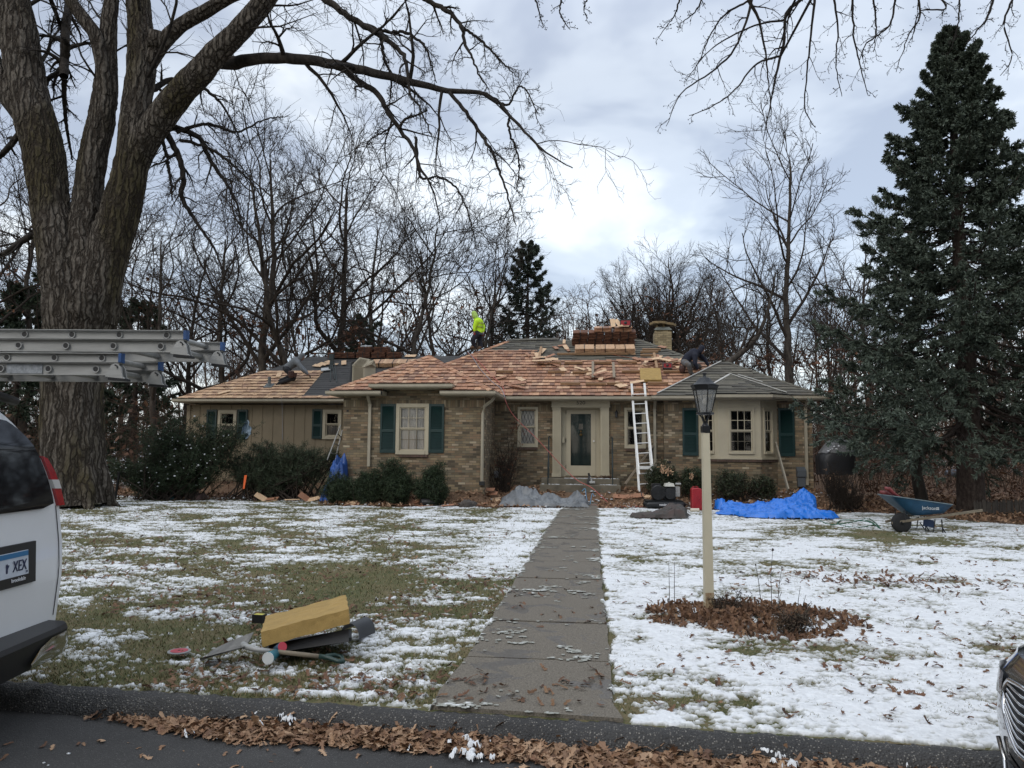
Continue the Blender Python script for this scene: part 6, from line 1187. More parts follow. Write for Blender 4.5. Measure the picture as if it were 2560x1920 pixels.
n = 2600; y = rg.uniform(26, 62, n); sidek = rg.random(n) < .62; x = np.where(sidek, rg.uniform(.26, 1.05, n), rg.uniform(-1.05, -.32, n))*y*.80+np.where(sidek, 1.5, -5); H = rg.uniform(.7, 3.4, n)*(1+y/120); z = gz(x, y); K = 6; s = np.linspace(0, 1, K)
ln = rg.normal(0, .5, (n, 2)); Q = np.stack([x[:, None]+ln[:, :1]*H[:, None]*s**1.5, y[:, None]+ln[:, 1:]*H[:, None]*s**1.5, z[:, None]+H[:, None]*s*(1-.15*s)], -1); R = rg.uniform(.008, .02, n)[:, None]*np.linspace(1, .35, K)[None]
a, b = grow(Q, R, rg, 6, .15, .97, .3, .6, .8, 5, up=.02, jit=.2, rs=.6, rmin=.007); c, d = grow(a, b, rg, 3, .2, .97, .4, .7, .8, 4, jit=.25, rmin=.006)
g = Geo(); g.tubes(Q, R, 4); g.tubes(a, b, 3); g.tubes(c, d, 3); tag(make('undergrowth', g, TWIGB, None, True), 'tangle of bare brown brush between the trees behind the house', 'undergrowth', kind='stuff')
m_ = rg.random(len(a)) < .5; aa = a[m_]; cc = aa[np.arange(len(aa)), rg.integers(1, 5, len(aa))]; cc = np.repeat(cc, 2, 0)+rg.normal(0, .12, (2*len(cc), 3)); g = Geo(); g.quads(cc, rg.normal(0, .035, cc.shape), rg.normal(0, .035, cc.shape))
n = 16000; y = rg.uniform(20.5, 48, n); x = np.where(rg.random(n) < .7, rg.uniform(.33, .95, n), rg.uniform(-1.05, -.42, n))*y; leaves(g, x, y, gz(x, y)+.02, .16+0*x, .5, 12)
tag(make('woodland_leaves', g, DLEAF), 'dead brown leaves caught in the brush and on the woodland floor', 'leaves', kind='stuff')
# ---------------------------------------------------------------- vehicles, lamp, ladders
Hh = np.array([-math.sin(TH), math.cos(TH), 0.0]); Rh = np.array([math.cos(TH), math.sin(TH), 0.0]); ZZ = np.array([0, 0, 1.0])
def CA(x, d, z): return Rh*x+Hh*d+ZZ*z      # camera-aligned ground frame
GLD = bpy.data.materials.new('tinted_glass'); GLD.use_nodes = True; _b = GLD.node_tree.nodes['Principled BSDF']; _b.inputs['Base Color'].default_value = (.006, .006, .007, 1); _b.inputs['Roughness'].default_value = .04; _b.inputs['Specular IOR Level'].default_value = .6
CHROME = mat('chrome', (.62, .62, .63), .12, 1.0)
VC = 4.38
VAN = thing('van', 'white cargo van with tinted rear window and extension ladders on its roof', 'van', CA(-4, VC, 0))
def hw_(z): return float(np.interp(z, [.3, .52, .8, 1.05, 1.3, 1.42, 1.53, 1.64, 1.76, 1.88, 1.974, 2.03, 2.06], [.95, 1.0, 1.028, 1.028, 1.0, .985, .92, .833, .73, .606, .444, .25, 0]))
def xr(z): return float(np.interp(z, [.3, .5, .9, 1.3, 1.7, 2.06], [-3.17, -3.13, -3.12, -3.15, -3.22, -3.34]))
zs_ = np.array([.3, .42, .52, .66, .8, .95, 1.05, 1.18, 1.3, 1.4, 1.5, 1.57, 1.64, 1.72, 1.8, 1.85, 1.9, 1.94, 1.98, 2.01, 2.04, 2.055, 2.06])
def vsec(x0, k=1.0, f=False): return [CA(x0 if not f else xr(z), VC+hw_(z)*s*k, z) for s in (1,) for z in zs_]+[CA(x0 if not f else xr(z), VC-hw_(z)*k, z) for z in zs_[::-1]]
rings = [vsec(0, .97, True), [p+Rh*-.04 for p in vsec(0, 1, True)], [p for p in vsec(-5.6)], vsec(-7.2)]
# long body: bonnet slopes down at the front
fr = [CA(-7.6, VC+hw_(z)*s*.97, min(z, 1.5)) for s, zz in ((1, zs_), (-1, zs_[::-1])) for z in zz]; rings.append(fr); rings.append([CA(-8.5, VC+hw_(z)*s*.9, min(z, 1.05)) for s, zz in ((1, zs_), (-1, zs_[::-1])) for z in zz])
A = np.array(rings); g = Geo(); n = A.shape[1]
idx = np.array([[i*n+j, i*n+(j+1) % n, (i+1)*n+(j+1) % n, (i+1)*n+j] for i in range(len(rings)-1) for j in range(n)]); g.add(A.reshape(-1, 3), idx)
m2 = len(zs_); f0 = [[j, j+1, n-2-j, n-1-j] for j in range(m2-1)]; g.add(A[0], [q for q in f0]); g.add(A[-1], [q[::-1] for q in f0]); make('body', g, WHITEP, VAN, False)
GLD2 = GLD
def onrear(pts, off=.0):  # pts (half width s, z) on the rear face
    return [CA(xr(z)+off, VC+s, z) for s, z in pts]
def fan(g, pts, th, off):
    a = np.array(onrear(pts, off)); c = a.mean(0); N_ = len(a); g.add(np.vstack([a, [c]]), [[N_, (i+1) % N_, i] for i in range(N_)]); b = np.array(onrear(pts, off-th)); g.add(np.vstack([a, b]), [[i, (i+1) % N_, N_+(i+1) % N_, N_+i] for i in range(N_)])
def vz(a, b): d = ray(a, b); t = -3.15/np.dot(d, Rh); return float(np.dot(d, Hh)*t-VC), float(1.72+t*d[2])
wp = [vz(a, b) for a, b in ((-60, 1036), (0, 1038), (43, 1044), (62, 1055), (78, 1072), (93, 1092), (103, 1112), (112, 1140), (119, 1170), (125, 1205), (128, 1240), (128, 1258), (123, 1268), (100, 1271), (60, 1275), (0, 1282), (-60, 1290))]
wz = [p[1] for p in wp[1:14]][::-1]; ws = [p[0] for p in wp[1:14]][::-1]
for sg in (1, -1):
    zr2 = np.linspace(wz[0], wz[-1], 24); g = Geo(); g.grid(np.array([[CA(xr(z)+.022, VC+sg*(.03+(float(np.interp(z, wz, ws))-.03)*t), z) for t in np.linspace(0, 1, 9)] for z in zr2])); make('rear_window', g, GLD, VAN, True)
g = Geo(); tl = [vz(121, 1140), vz(133, 1146), vz(146, 1180), vz(153, 1220), vz(155, 1262), vz(140, 1264), vz(137, 1225), vz(130, 1180)]
def block(g, pts, o1, o2):
    a = np.array(onrear(pts, o1)); b = np.array(onrear(pts, o2)); k = len(pts); g.add(np.vstack([a, b]), [list(range(k)), list(range(k, 2*k))[::-1]]+[[i, (i+1) % k, k+(i+1) % k, k+i] for i in range(k)])
RED = mat('red_lens', (.35, .008, .012), .15, coat=.6, noise_s=14, noise_a=.35)
block(g, tl, .02, -.16); make('tail_light', g, RED, VAN)
g = Geo(); block(g, [vz(132, 1199), vz(149, 1199), vz(152, 1221), vz(136, 1221)], .026, -.10); make('reverse_lens', g, mat('clear_lens', (.5, .48, .46), .2, coat=.5), VAN)
g = Geo(); block(g, [(-s, z) for s, z in tl], .02, -.16); make('tail_light', g, RED, VAN)
# dark roof trim and rear side glass
g = Geo(); zz = np.array([1.60, 1.68, 1.76, 1.84, 1.9, 1.95, 1.99, 2.02]); 
for sg in (1, -1):
    a = [CA(xr(z)-.05, VC+sg*(hw_(z)+.012), z+.012) for z in zz]; b = [CA(-5.2, VC+sg*(hw_(z)+.012), z+.012) for z in zz]; g.grid(np.array([a, b]))
make('side_window', g, GLD, VAN)
g = Geo(); q = [CA(xr(2.0)+.05, VC+s*.62, 2.0+.055*(1-(s)**2)) for s in np.linspace(-1, 1, 13)]; g.tubes(np.array(q), np.full(13, .03), 8, True); make('roof_spoiler', g, BLACK, VAN, True)
g = Geo(); q = [CA(-3.5, VC+hw_(z)*s*1.004, z+.006) for s, zz in ((1, zs_[12:]), (-1, zs_[12:][::-1])) for z in zz]; q2 = [p+Rh*.20 for p in q]; g.grid(np.array([q, q2])); make('roof_edge', g, BLACK, VAN)
# bumper
g = Geo(); ds = .11+np.concatenate([[3.36, 3.42], np.linspace(3.5, 5.0, 12), [5.1, 5.16, 5.19]]); xo = np.interp(ds-.11, [3.36, 3.42, 3.5, 4.3, 5.0, 5.1, 5.16, 5.19], [-3.2, -3.02, -2.96, -2.93, -2.96, -2.975, -3.03, -3.25])
pr = [(-.2, .54), (0.0, .53), (.012, .50), (.0, .43), (-.02, .33), (-.2, .32)]
A = np.array([[CA((x if dx > -.1 else -3.25), d, z) if dx <= -.1 else CA(x+dx, d, z) for d, x in zip(ds, xo)] for dx, z in pr]); g.grid(A); make('bumper', g, BLACK, VAN)
g = Geo(); ds2 = .1+np.array([4.68, 4.78, 4.9, 5.05, 5.12, 5.155]); xo2 = np.interp(ds2, ds, xo)+.016; top_ = np.array([.38, .45, .485, .485, .48, .475]); A = np.array([[CA(x, d, t) for d, x, t in zip(ds2, xo2, top_)], [CA(x+.006, d, (t+.345)/2) for d, x, t in zip(ds2, xo2, top_)], [CA(x-.01, d, .345) for d, x in zip(ds2, xo2)]]); g.grid(A); make('bumper_corner', g, CHROME, VAN, True)
# licence plate
g = Geo(); block(g, [(.68, .83), (.68, 1.09), (.02, 1.09), (.02, .83)], .018, -.02); make('plate_recess', g, BLACK, VAN)
PL = mat('plate_face', (.50, .54, .60), .4, noise_s=9, noise_a=.15); d1, d0 = .585, .28
g = Geo(); block(g, [(d0, .895), (d1, .895), (d1, 1.045), (d0, 1.045)], .026, .014); pl = make('license_plate', g, PL, VAN)
g = Geo(); block(g, [(d0+.004, 1.012), (d1-.004, 1.012), (d1-.004, 1.042), (d0+.004, 1.042)], .029, .02); make('plate_band', g, mat('plate_blue', (.02, .13, .28), .4), pl)
g = Geo(); block(g, [(d0-.01, .855), (d1+.01, .855), (d1+.01, .893), (d0-.01, .893)], .028, .014); make('plate_frame', g, BLACK, pl)
text('plate_letters', 'XEX', .098, mat('plate_ink', (.01, .015, .06), .5), pl, CA(xr(.96)+.03, VC+.495, .955), Hh, ZZ, .0015, squash=.72)
text('plate_dealer', 'brookdale', .034, mat('white_ink', (.7, .7, .72), .5), pl, CA(xr(.87)+.032, VC+.48, .873), Hh, ZZ, .001, squash=1.0)
g = Geo(); s0 = np.array([CA(xr(.95)+.028, VC+.375+a*.02, .955+b*.03) for a, b in ((-.5, -1), (.4, -1), (.35, -.2), (1, .6), (.2, .7), (0, 1), (-.7, .8), (-.5, 0))]); g.add(s0, [list(range(8))]); make('state_emblem', g, mat('plate_ink', (.01, .015, .06), .5), pl)
text('plate_sticker', '24', .02, mat('plate_ink', (.01, .015, .06), .5), pl, CA(xr(.91)+.029, VC+.562, .912), Hh, ZZ, .001)
for X_, s in ((-4.35, 1), (-4.35, -1), (-7.6, 1), (-7.6, -1)):
    g = Geo(); g.lathe(CA(X_, VC+s*.80, .36), [(.2, -.11), (.34, -.11), (.37, -.07), (.37, .07), (.34, .11), (.2, .11)], 28, Hh); wh = make('wheel', g, RUBBER, VAN)
    g = Geo(); g.lathe(CA(X_, VC+s*.80, .36), [(.0, -.1*0-.08), (.19, -.09), (.2, -.1), (.2, .1), (.19, .09), (0, .08)], 20, Hh); make('rim', g, ALU, wh)
g = Geo()
for X_ in (-4.3, -6.4):
    for s in (-1, 1): g.rod(CA(X_, VC+s*.72, 1.86), CA(X_, VC+s*.80, 2.14), .018)
    g.rod(CA(X_, 3.42, 2.14), CA(X_, 5.42, 2.14), .02)
make('ladder_rack', g, BLACKM, VAN)
# crease and door seam
g = Geo(); g.tubes(np.array([CA(xr(z)+.004, VC+hw_(z)-.075, z) for z in np.linspace(.56, 1.3, 10)]), np.full(10, .003), 4); make('door_seam', g, BLACK, VAN)
# --- the two extension ladders on the van
def xladder(name, label, dn, df, xn, xf, ztop, sticker=False, Ln=4.6):
    t = thing(name, label, 'ladder', CA(-4, (dn+df)/2, ztop), 'extension ladders on the van roof'); hf, hb = .060, .080
    zb1 = ztop-hf; zt2 = zb1-.002; zb2 = zt2-hb
    def rail(x1, d, zlo, zhi, face):
        g = Geo(); w = .028; s = face
        a = [CA(x, d+o, z) for x in (x1, x1-Ln) for o, z in ((0, zlo), (0, zhi))]
        for (o0, o1, z0, z1) in ((0, .004, zlo, zhi), (-.004 if s < 0 else 0, w*s*1.0, zhi-.004, zhi), (-.004 if s < 0 else 0, w*s, zlo, zlo+.004)):
            lo, hi = sorted((o0, o1)); g.hexa([CA(x1-Ln, d+lo, z0), CA(x1, d+lo, z0), CA(x1, d+hi, z0), CA(x1-Ln, d+hi, z0), CA(x1-Ln, d+lo, z1), CA(x1, d+lo, z1), CA(x1, d+hi, z1), CA(x1-Ln, d+hi, z1)])
        return make('rail', g, ALU, t)
    for (d, x1, f) in ((dn, xn, -1), (df, xf, -1)):
        rail(x1, d, zb1, ztop, f*1.0); rail(x1-.0, d+.006, zb2, zt2, f)
        g = Geo(); g.hexa([CA(x1-.012, d-.031, zb1+.001), CA(x1+.006, d-.031, zb1+.001), CA(x1+.006, d+.02, zb1-.003), CA(x1-.012, d+.02, zb1-.003), CA(x1-.012, d-.031, ztop-.001), CA(x1+.006, d-.031, ztop-.001), CA(x1+.006, d+.02, ztop+.003), CA(x1-.012, d+.02, ztop+.003)]); make('end_cap', g, BLUEP, t)
        g = Geo(); fo = [(x1-.055, zt2-.014), (x1-.035, zt2-.004), (x1-.012, zt2-.006), (x1+.008, zt2-.035), (x1+.02, zb2-.010), (x1+.035, zb2-.022), (x1-.09, zb2-.010), (x1-.09, zb2)]; g.prism([CA(a, d-.03, b) for a, b in fo], Hh*.014); g.prism([CA(a, d+.022, b) for a, b in fo], Hh*.010)
        ft_ = make('foot', g, ALU, t); g = Geo(); g.hexa([CA(x1-.07, d-.034, zb2-.030), CA(x1+.04, d-.034, zb2-.036), CA(x1+.04, d+.036, zb2-.036), CA(x1-.07, d+.036, zb2-.030), CA(x1-.07, d-.034, zb2-.014), CA(x1+.04, d-.034, zb2-.022), CA(x1+.04, d+.036, zb2-.022), CA(x1-.07, d+.036, zb2-.014)]); make('rubber_pad', g, RUBBER, ft_)
        g = Geo(); g.tubes(np.array([CA(x1-.035+.022*math.sin(a), d-.033, zt2-.03+.016*math.cos(a)-.0) for a in np.linspace(.2, 1.9, 6)]), np.full(6, .0045), 5, True); make('swivel_slot', g, BLACK, ft_)
    for k in range(13):
        for (zc_, sh, r_) in (((ztop+zb1)/2, .13, .0185), ((zt2+zb2)/2, .165, .021)):
            x = xn-sh-k*.305; x2 = xf-sh-k*.305
            if x < xn-Ln+.1: continue
            g = Geo(); g.tubes(np.array([CA(x, dn-.004, zc_), CA(x2+(xn-xf)*0+0, df, zc_)])[None]*1.0, np.array([[r_, r_]]), 12, True); ru = make('rung', g, ALU, t)
            if k < 5:
                g = Geo(); g.tubes(np.array([CA(x+math.cos(a)*.020, dn-.007, zc_+math.sin(a)*.021) for a in np.linspace(0, 6.283, 13)]), np.full(13, .004), 5); make('rung_collar', g, ALU, ru)
                g = Geo(); g.lathe(CA(x, dn-.006, zc_), [(.0165, 0), (.0165, -.002)], 12, Hh); make('rung_bore', g, BLACK, ru)
    if sticker:
        a = xn-(305-15)/391.; b = xn-(305-105)/391.; g = Geo(); z0, z1 = zb2+.010, zt2-.008; g.hexa([CA(a, dn-.0005, z0), CA(b, dn-.0005, z0), CA(b, dn+.004, z0), CA(a, dn+.004, z0), CA(a, dn-.0005, z1), CA(b, dn-.0005, z1), CA(b, dn+.004, z1), CA(a, dn+.004, z1)]); make('label_sticker', g, mat('worn_sticker', (.33, .35, .37), .7, noise_s=45, noise_a=.55), t)
    return t
xladder('extension_ladder', 'upper grey aluminium extension ladder on the van, reaching furthest over the lawn', 4.86, 5.40, (460-1280)/1900*4.86, (547-1280)/1900*5.36, 1.72+(1114-826)/391)
xladder('extension_ladder', 'lower shorter aluminium extension ladder on the van, with a worn sticker on its rail', 4.86, 5.36, (300-1280)/1900*4.86, (396-1280)/1900*5.34, 1.72+(1113-884)/391, True)
# --- car
CAR = thing('car', 'dark car parked at the kerb with chrome-framed grille, cut off by the photo edge', 'car', CA(4.5, 3.0, 0)); c_ = 3.0
CARP = mat('car_paint', (.010, .011, .013), .18, coat=1.0)
def nose(s, z):  # s -.92..0.92 across, returns forward x
    a = abs(s); base = np.interp(a, [0, .3, .5, .7, .82, .9, .92], [2.12, 2.145, 2.22, 2.295, 2.375, 2.51, 2.64]); return base+np.interp(z, [.12, .2, .3, .45, .6, .70, .76], [.03, .0, .03, .0, .01, .03, .10])
Ss = np.concatenate([[-.92, -.9, -.87, -.82, -.76], np.linspace(-.7, .7, 23), [.76, .82, .87, .9, .92]]); Zs = np.array([.15, .2, .3, .4, .5, .58, .64, .70, .74, .77])
A = np.array([[CA(nose(s, z), c_+s*(1-.03*(z > .65)), z) for s in Ss] for z in Zs]); g = Geo(); g.grid(A)
hood = [[CA(nose(s, .77)+t*1.1, c_+s*.97*(1-.02*t), .77+.22*t**.75+.05*(1-s*s)*min(1, t*3)) for s in Ss] for t in (0, .04, .1, .25, .5, .8, 1.0)]; g.grid(np.array(hood))
for sg in (-1, 1):
    side = np.array([[CA(x, c_+sg*(.92-.03*(z > .9)+(0 if x < 6 else -.03)), z) for x in (2.75, 3.2, 4, 5, 6, 6.8, 7.0)] for z in (.2, .5, .8, .95)]); g.grid(side)
g.grid(np.array([[CA(x, c_+s, z) for s in (-.9, 0, .9)] for x, z in ((7.0, .2), (7.05, .6), (6.95, 1.0), (6.3, 1.05))])); make('body', g, CARP, CAR, True)
g = Geo(); prf = [(3.3, .98), (4.1, 1.38), (5.2, 1.42), (6.2, 1.1)]
for (x0, z0), (x1, z1), in zip(prf[:-1], prf[1:]): pass
A = np.array([[CA(x, c_+s*w, z) for s, w in ((-1, .85), (-.9, .66), (0, .66), (.9, .66), (1, .85))] if False else [CA(x, c_-.86, .95), CA(x, c_-.64, z), CA(x, c_, z+.03), CA(x, c_+.64, z), CA(x, c_+.86, .95)] for x, z in ((3.2, .97), (4.1, 1.38), (4.7, 1.43), (5.3, 1.40), (6.3, 1.06))]); g.grid(A); make('cabin', g, GLD, CAR, True)
for X_, s in ((3.15, 1), (3.15, -1), (5.9, 1), (5.9, -1)):
    g = Geo(); g.lathe(CA(X_, c_+s*.81, .33), [(.2, -.1), (.31, -.1), (.335, -.06), (.335, .06), (.31, .1), (.2, .1)], 26, Hh); wh = make('wheel', g, RUBBER, CAR); g = Geo(); g.lathe(CA(X_, c_+s*.81, .33), [(0, -.08), (.2, -.09), (.2, .09), (0, .08)], 18, Hh); make('rim', g, ALU, wh)
def car_path(pts, r, n=40, off=.012):
    s = np.array([p[0] for p in pts]); z = np.array([p[1] for p in pts]); t = np.linspace(0, len(pts)-1, n); q, _ = curve_pts([(a, b, 0) for a, b in pts], [1]*len(pts), n); return np.array([CA(nose(a, b)-off, c_+a, b) for a, b, _ in q]), np.full(n, r)
gr_ = [(.50, .70), (.545, .66), (.55, .60), (.50, .535), (.38, .475), (.2, .45), (0, .445), (-.2, .45), (-.38, .475), (-.50, .535), (-.55, .60), (-.545, .66), (-.50, .70), (-.3, .715), (0, .72), (.3, .715), (.50, .70)]
g = Geo(); q, r = car_path(gr_, .012, 90); g.tubes(q, r, 8); make('grille_frame', g, CHROME, CAR, True)
g = Geo(); inner = [(-.53+1.06*i/40) for i in range(41)]
def zlo(s): return float(np.interp(abs(s), [0, .2, .38, .5, .55], [.45, .455, .48, .54, .61]))
def zhi(s): return float(np.interp(abs(s), [0, .3, .5, .55], [.715, .71, .695, .64]))
g.grid(np.array([[CA(nose(s, z)-.004, c_+s, z) for s in inner for z in [zlo(s)+(zhi(s)-zlo(s))*t]] for t in (0, .5, 1)])); make('grille', g, BLACK, CAR)
for k in range(7):
    f = (k+.6)/7.2; pts = [CA(nose(s, zlo(s)+(zhi(s)-zlo(s))*f)-.016, c_+s, zlo(s)+(zhi(s)-zlo(s))*f) for s in np.linspace(-.5, .5, 31)]; g = Geo(); g.tubes(np.array(pts), np.full(31, .0065), 6); make('grille_bar', g, CHROME, CAR, True)
for sg in (1, -1):
    g = Geo(); q, r = car_path([(sg*.66, .40), (sg*.645, .34), (sg*.60, .27), (sg*.5, .215), (sg*.3, .19), (sg*.05, .185)], .010, 30, .016); g.tubes(q, r, 6); make('lower_trim', g, CHROME, CAR, True)
g = Geo(); g.grid(np.array([[CA(nose(s, z)-.006, c_+s, z) for s in np.linspace(-.6, .6, 31)] for z in (.2, .26, .32, .36)])); make('lower_intake', g, BLACK, CAR)
for k in range(3):
    g = Geo(); g.tubes(np.array([CA(nose(s, .23+k*.045)-.012, c_+s, .23+k*.045) for s in np.linspace(-.58, .58, 25)]), np.full(25, .006), 5); make('intake_bar', g, BLACKM, CAR)
g = Geo(); pts = [CA(nose(s, .15)-.03-.02*math.cos(s), c_+s*1.01, .15) for s in np.linspace(-.9, .9, 30)]; g.grid(np.array([pts, [p+ZZ*.05+Rh*.03 for p in pts], [p+ZZ*.09+Rh*.06 for p in pts]])); make('front_spoiler', g, BLACK, CAR)
def on_nose(s, z, off): return CA(nose(s, z)-off, c_+s, z)
g = Geo(); z0, z1 = .27, .425; P4 = [on_nose(.155, z0, .03), on_nose(-.155, z0, .03), on_nose(-.155, z1, .03), on_nose(.155, z1, .03)]; g.prism(P4, Rh*.012); cp = make('license_plate', g, PL, CAR)
g = Geo(); z2 = .39; g.prism([on_nose(.155, z2, .034), on_nose(-.155, z2, .034), on_nose(-.155, z1, .034), on_nose(.155, z1, .034)], Rh*.003); make('plate_band', g, mat('plate_sky', (.10, .33, .52), .4), cp)
text('plate_letters', 'V', .09, mat('plate_ink', (.01, .015, .06), .5), cp, on_nose(.115, .335, .037), -Hh, ZZ, .001, squash=.8)
for sg in (1, -1):
    g = Geo(); g.grid(np.array([[CA(nose(s, z)-.008+.0, c_+sg*s, z) for s in np.linspace(.62, .88, 9)] for z in (.60, .65, .70)])); make('headlight', g, mat('lamp_lens', (.25, .26, .28), .08, coat=1), CAR, True)
# --- lamp post
DL = float(np.dot(LP-EYE, Hh)); pb = LP.copy(); pb[2] = .05; ptop = P(1763.5, 1083, DL)
LT = thing('lamp_post', 'cream square post topped by a black coach lantern standing in the leafy bed', 'lamp post', LP); sc = DL/F
PCR = mat('post_cream', (.50, .45, .33), .6, noise_s=2.2, noise_a=.12, bump=.1)
g = Geo(); w0 = 11.4*sc
def sq(g, rows, c0=(0, 0)):
    A = []
    for (py_, hw2) in rows:
        c = P(np.interp(py_, [930, 1083, 1525], [1761.0, 1763.5, 1772.5]), py_, DL); A.append([c+Rh*a*hw2*sc+Hh*b*hw2*sc for a, b in ((-1, -1), (1, -1), (1, 1), (-1, 1))])
    f = [[i*4+k, i*4+(k+1) % 4, (i+1)*4+(k+1) % 4, (i+1)*4+k][::-1] for i in range(len(A)-1) for k in range(4)]+[[0, 1, 2, 3], [len(A)*4-4+k for k in (3, 2, 1, 0)]]; g.add(np.array(A).reshape(-1, 3), f)
def oct_(g, rows, n=8, rot=.5):
    A = []
    for (py_, rr_) in rows:
        c = P(np.interp(py_, [930, 1083, 1525], [1761.0, 1763.5, 1772.5]), py_, DL); A.append([c+Rh*math.cos((k+rot)*2*math.pi/n)*rr_*sc+Hh*math.sin((k+rot)*2*math.pi/n)*rr_*sc for k in range(n)])
    N_ = len(A); f = [[i*n+k, i*n+(k+1) % n, (i+1)*n+(k+1) % n, (i+1)*n+k] for i in range(N_-1) for k in range(n)]+[list(range(n))[::-1], [N_*n-n+k for k in range(n)]]; g.add(np.array(A).reshape(-1, 3), f); return A
sq(g, [(1083, 8.4), (1300, 9.6), (1540, 10.8)]); make('post', g, PCR, LT)
g = Geo(); sq(g, [(1480, 10.7), (1500, 10.8), (1538, 11.1)]); make('rust_band', g, mat('rusty_cream', (.40, .34, .22), .8, noise_s=30, col2=(.17, .075, .025)), LT)
g = Geo(); sq(g, [(1065, 9), (1066, 9.8), (1080, 9.8), (1082, 9)]); make('collar', g, BLACKM, LT)
g = Geo(); oct_(g, [(1052, 6), (1058, 5), (1062, 8), (1066, 9)], 16); 
for k in range(4):
    a = k*math.pi/2+.785; c0, c1, c2 = P(1762.9, 1053, DL), P(1762.5, 1044, DL), P(1762, 1035, DL); d = Rh*math.cos(a)+Hh*math.sin(a); g.tubes(np.array([c0+d*5*sc, c1+d*9*sc, (c1+c2)/2+d*12*sc, c2+d*17*sc]), np.array([2.2, 1.8, 1.6, 1.6])*sc, 6, True)
make('cradle', g, BLACKM, LT)
g = Geo(); oct_(g, [(1031, 22), (1032, 22.5), (1035.5, 22.5), (1037, 20)], 8); make('base_plate', g, BLACKM, LT)
SEED = bpy.data.materials.new('seeded_glass'); SEED.use_nodes = True; _n = SEED.node_tree.nodes; _b = _n['Principled BSDF']; _b.inputs['Base Color'].default_value = (.33, .34, .34, 1); _b.inputs['Roughness'].default_value = .15; _b.inputs['Alpha'].default_value = .42
n = 6; g = Geo(); lo, hi = 17.5, 30.0
def ringp(py_, r_, k, n=6): c = P(1762, py_, DL); a = (k+.5)*2*math.pi/n; return c+Rh*math.cos(a)*r_*sc+Hh*math.sin(a)*r_*sc
for k in range(n): g.beam(ringp(1031, lo, k), ringp(975, hi, k), 2.3*sc, 2.3*sc, up=(0, 1, .01))
make('cage', g, BLACKM, LT)
for k in range(n):
    g = Geo(); g.add([ringp(1030, lo-1, k), ringp(1030, lo-1, k+1), ringp(976, hi-1, k+1), ringp(976, hi-1, k)], [[0, 1, 2, 3]]); make('glass_pane', g, SEED, LT)
g = Geo(); oct_(g, [(976, 31), (972, 32), (967, 35), (964, 36.5), (963, 36)], 6); make('rim', g, BLACKM, LT)
g = Geo(); oct_(g, [(963.5, 35.5), (961, 29), (957, 23), (951, 17.5), (946, 13.5), (944.5, 12.5), (944, 5), (941, 4), (938, 3), (936.5, 4.4), (935, 3.4), (934, 5.2), (932.5, 4.8), (931.5, 1)], 14); make('cap', g, mat('weathered_black', (.03, .033, .038), .5, metal=.3, noise_s=9, noise_a=.4), LT, True)
for dx in (-6, 0, 6):
    g = Geo(); g.rod(P(1762+dx, 1031, DL), P(1762+dx, 1013, DL), 2.2*sc, 8); make('candle_tube', g, mat('candle', (.25, .25, .24), .5), LT)
g = Geo(); c = P(1762, 1003, DL); g.lathe(c-ZZ*.05, [(0.0, 0), (.010, .004), (.024, .02), (.028, .045), (.016, .085), (0, .11)], 12); make('bulb', g, mat('frosted_bulb', (.45, .42, .36), .25, coat=.5), LT, True)
# --- white ladder leaning on the eave
def gladder(name, label, T0, T1, B0, B1, m, rung=.305, w=.03, grp=None, second=None):
    T0, T1, B0, B1 = [np.array(v, float) for v in (T0, T1, B0, B1)]; t = thing(name, label, 'ladder', (B0+B1)/2, grp); U = T1-T0; U /= np.linalg.norm(U); ax = T0-B0; ax /= np.linalg.norm(ax); nn = np.cross(U, ax)
    for a, b in ((B0, T0), (B1, T1)): g = Geo(); g.beam(a, b, .025, .065, up=U); make('rail', g, m, t)
    L = np.linalg.norm(T0-B0); k = int(L/rung)
    for i in range(k): f = (i+.7)*rung/L; a, b = B0+(T0-B0)*f, B1+(T1-B1)*f; g = Geo(); g.rod(a, b, .016, 8); make('rung', g, m, t)
    return t
Te = ZE
q1, q2 = PY(1579, 959, 22.95+.3), PY(1611, 958, 22.95+.3); b1_, b2_ = P(1598, 1229, 22.2), P(1634, 1209.5, 22.7); b2_ = P(1633, 1226, 22.2)
WL = gladder('leaning_ladder', 'white aluminium extension ladder leaning on the gutter beside the front door', q1, q2, b1_, b2_, ALUW)
g = Geo(); 
for a, b in ((b1_, q1), (b2_, q2)): g.beam(a+np.array([0, -.05, .5]), a+(b-a)*.62+np.array([0, -.05, .1]), .022, .05, up=(1, 0, 0))
g.box(tuple(b1_+np.array([.0, -.08, .65])), tuple(b2_+np.array([0, -.05, .70]))); make('fly_section', g, ALUW, WL)
gladder('leaning_ladder', 'grey ladder leaning in the corner between the siding and the brick wing', P(852, 1062, 22.2), P(856, 1075, 22.6), P(818, 1150, 22.0), P(838, 1150, 22.4), ALU)
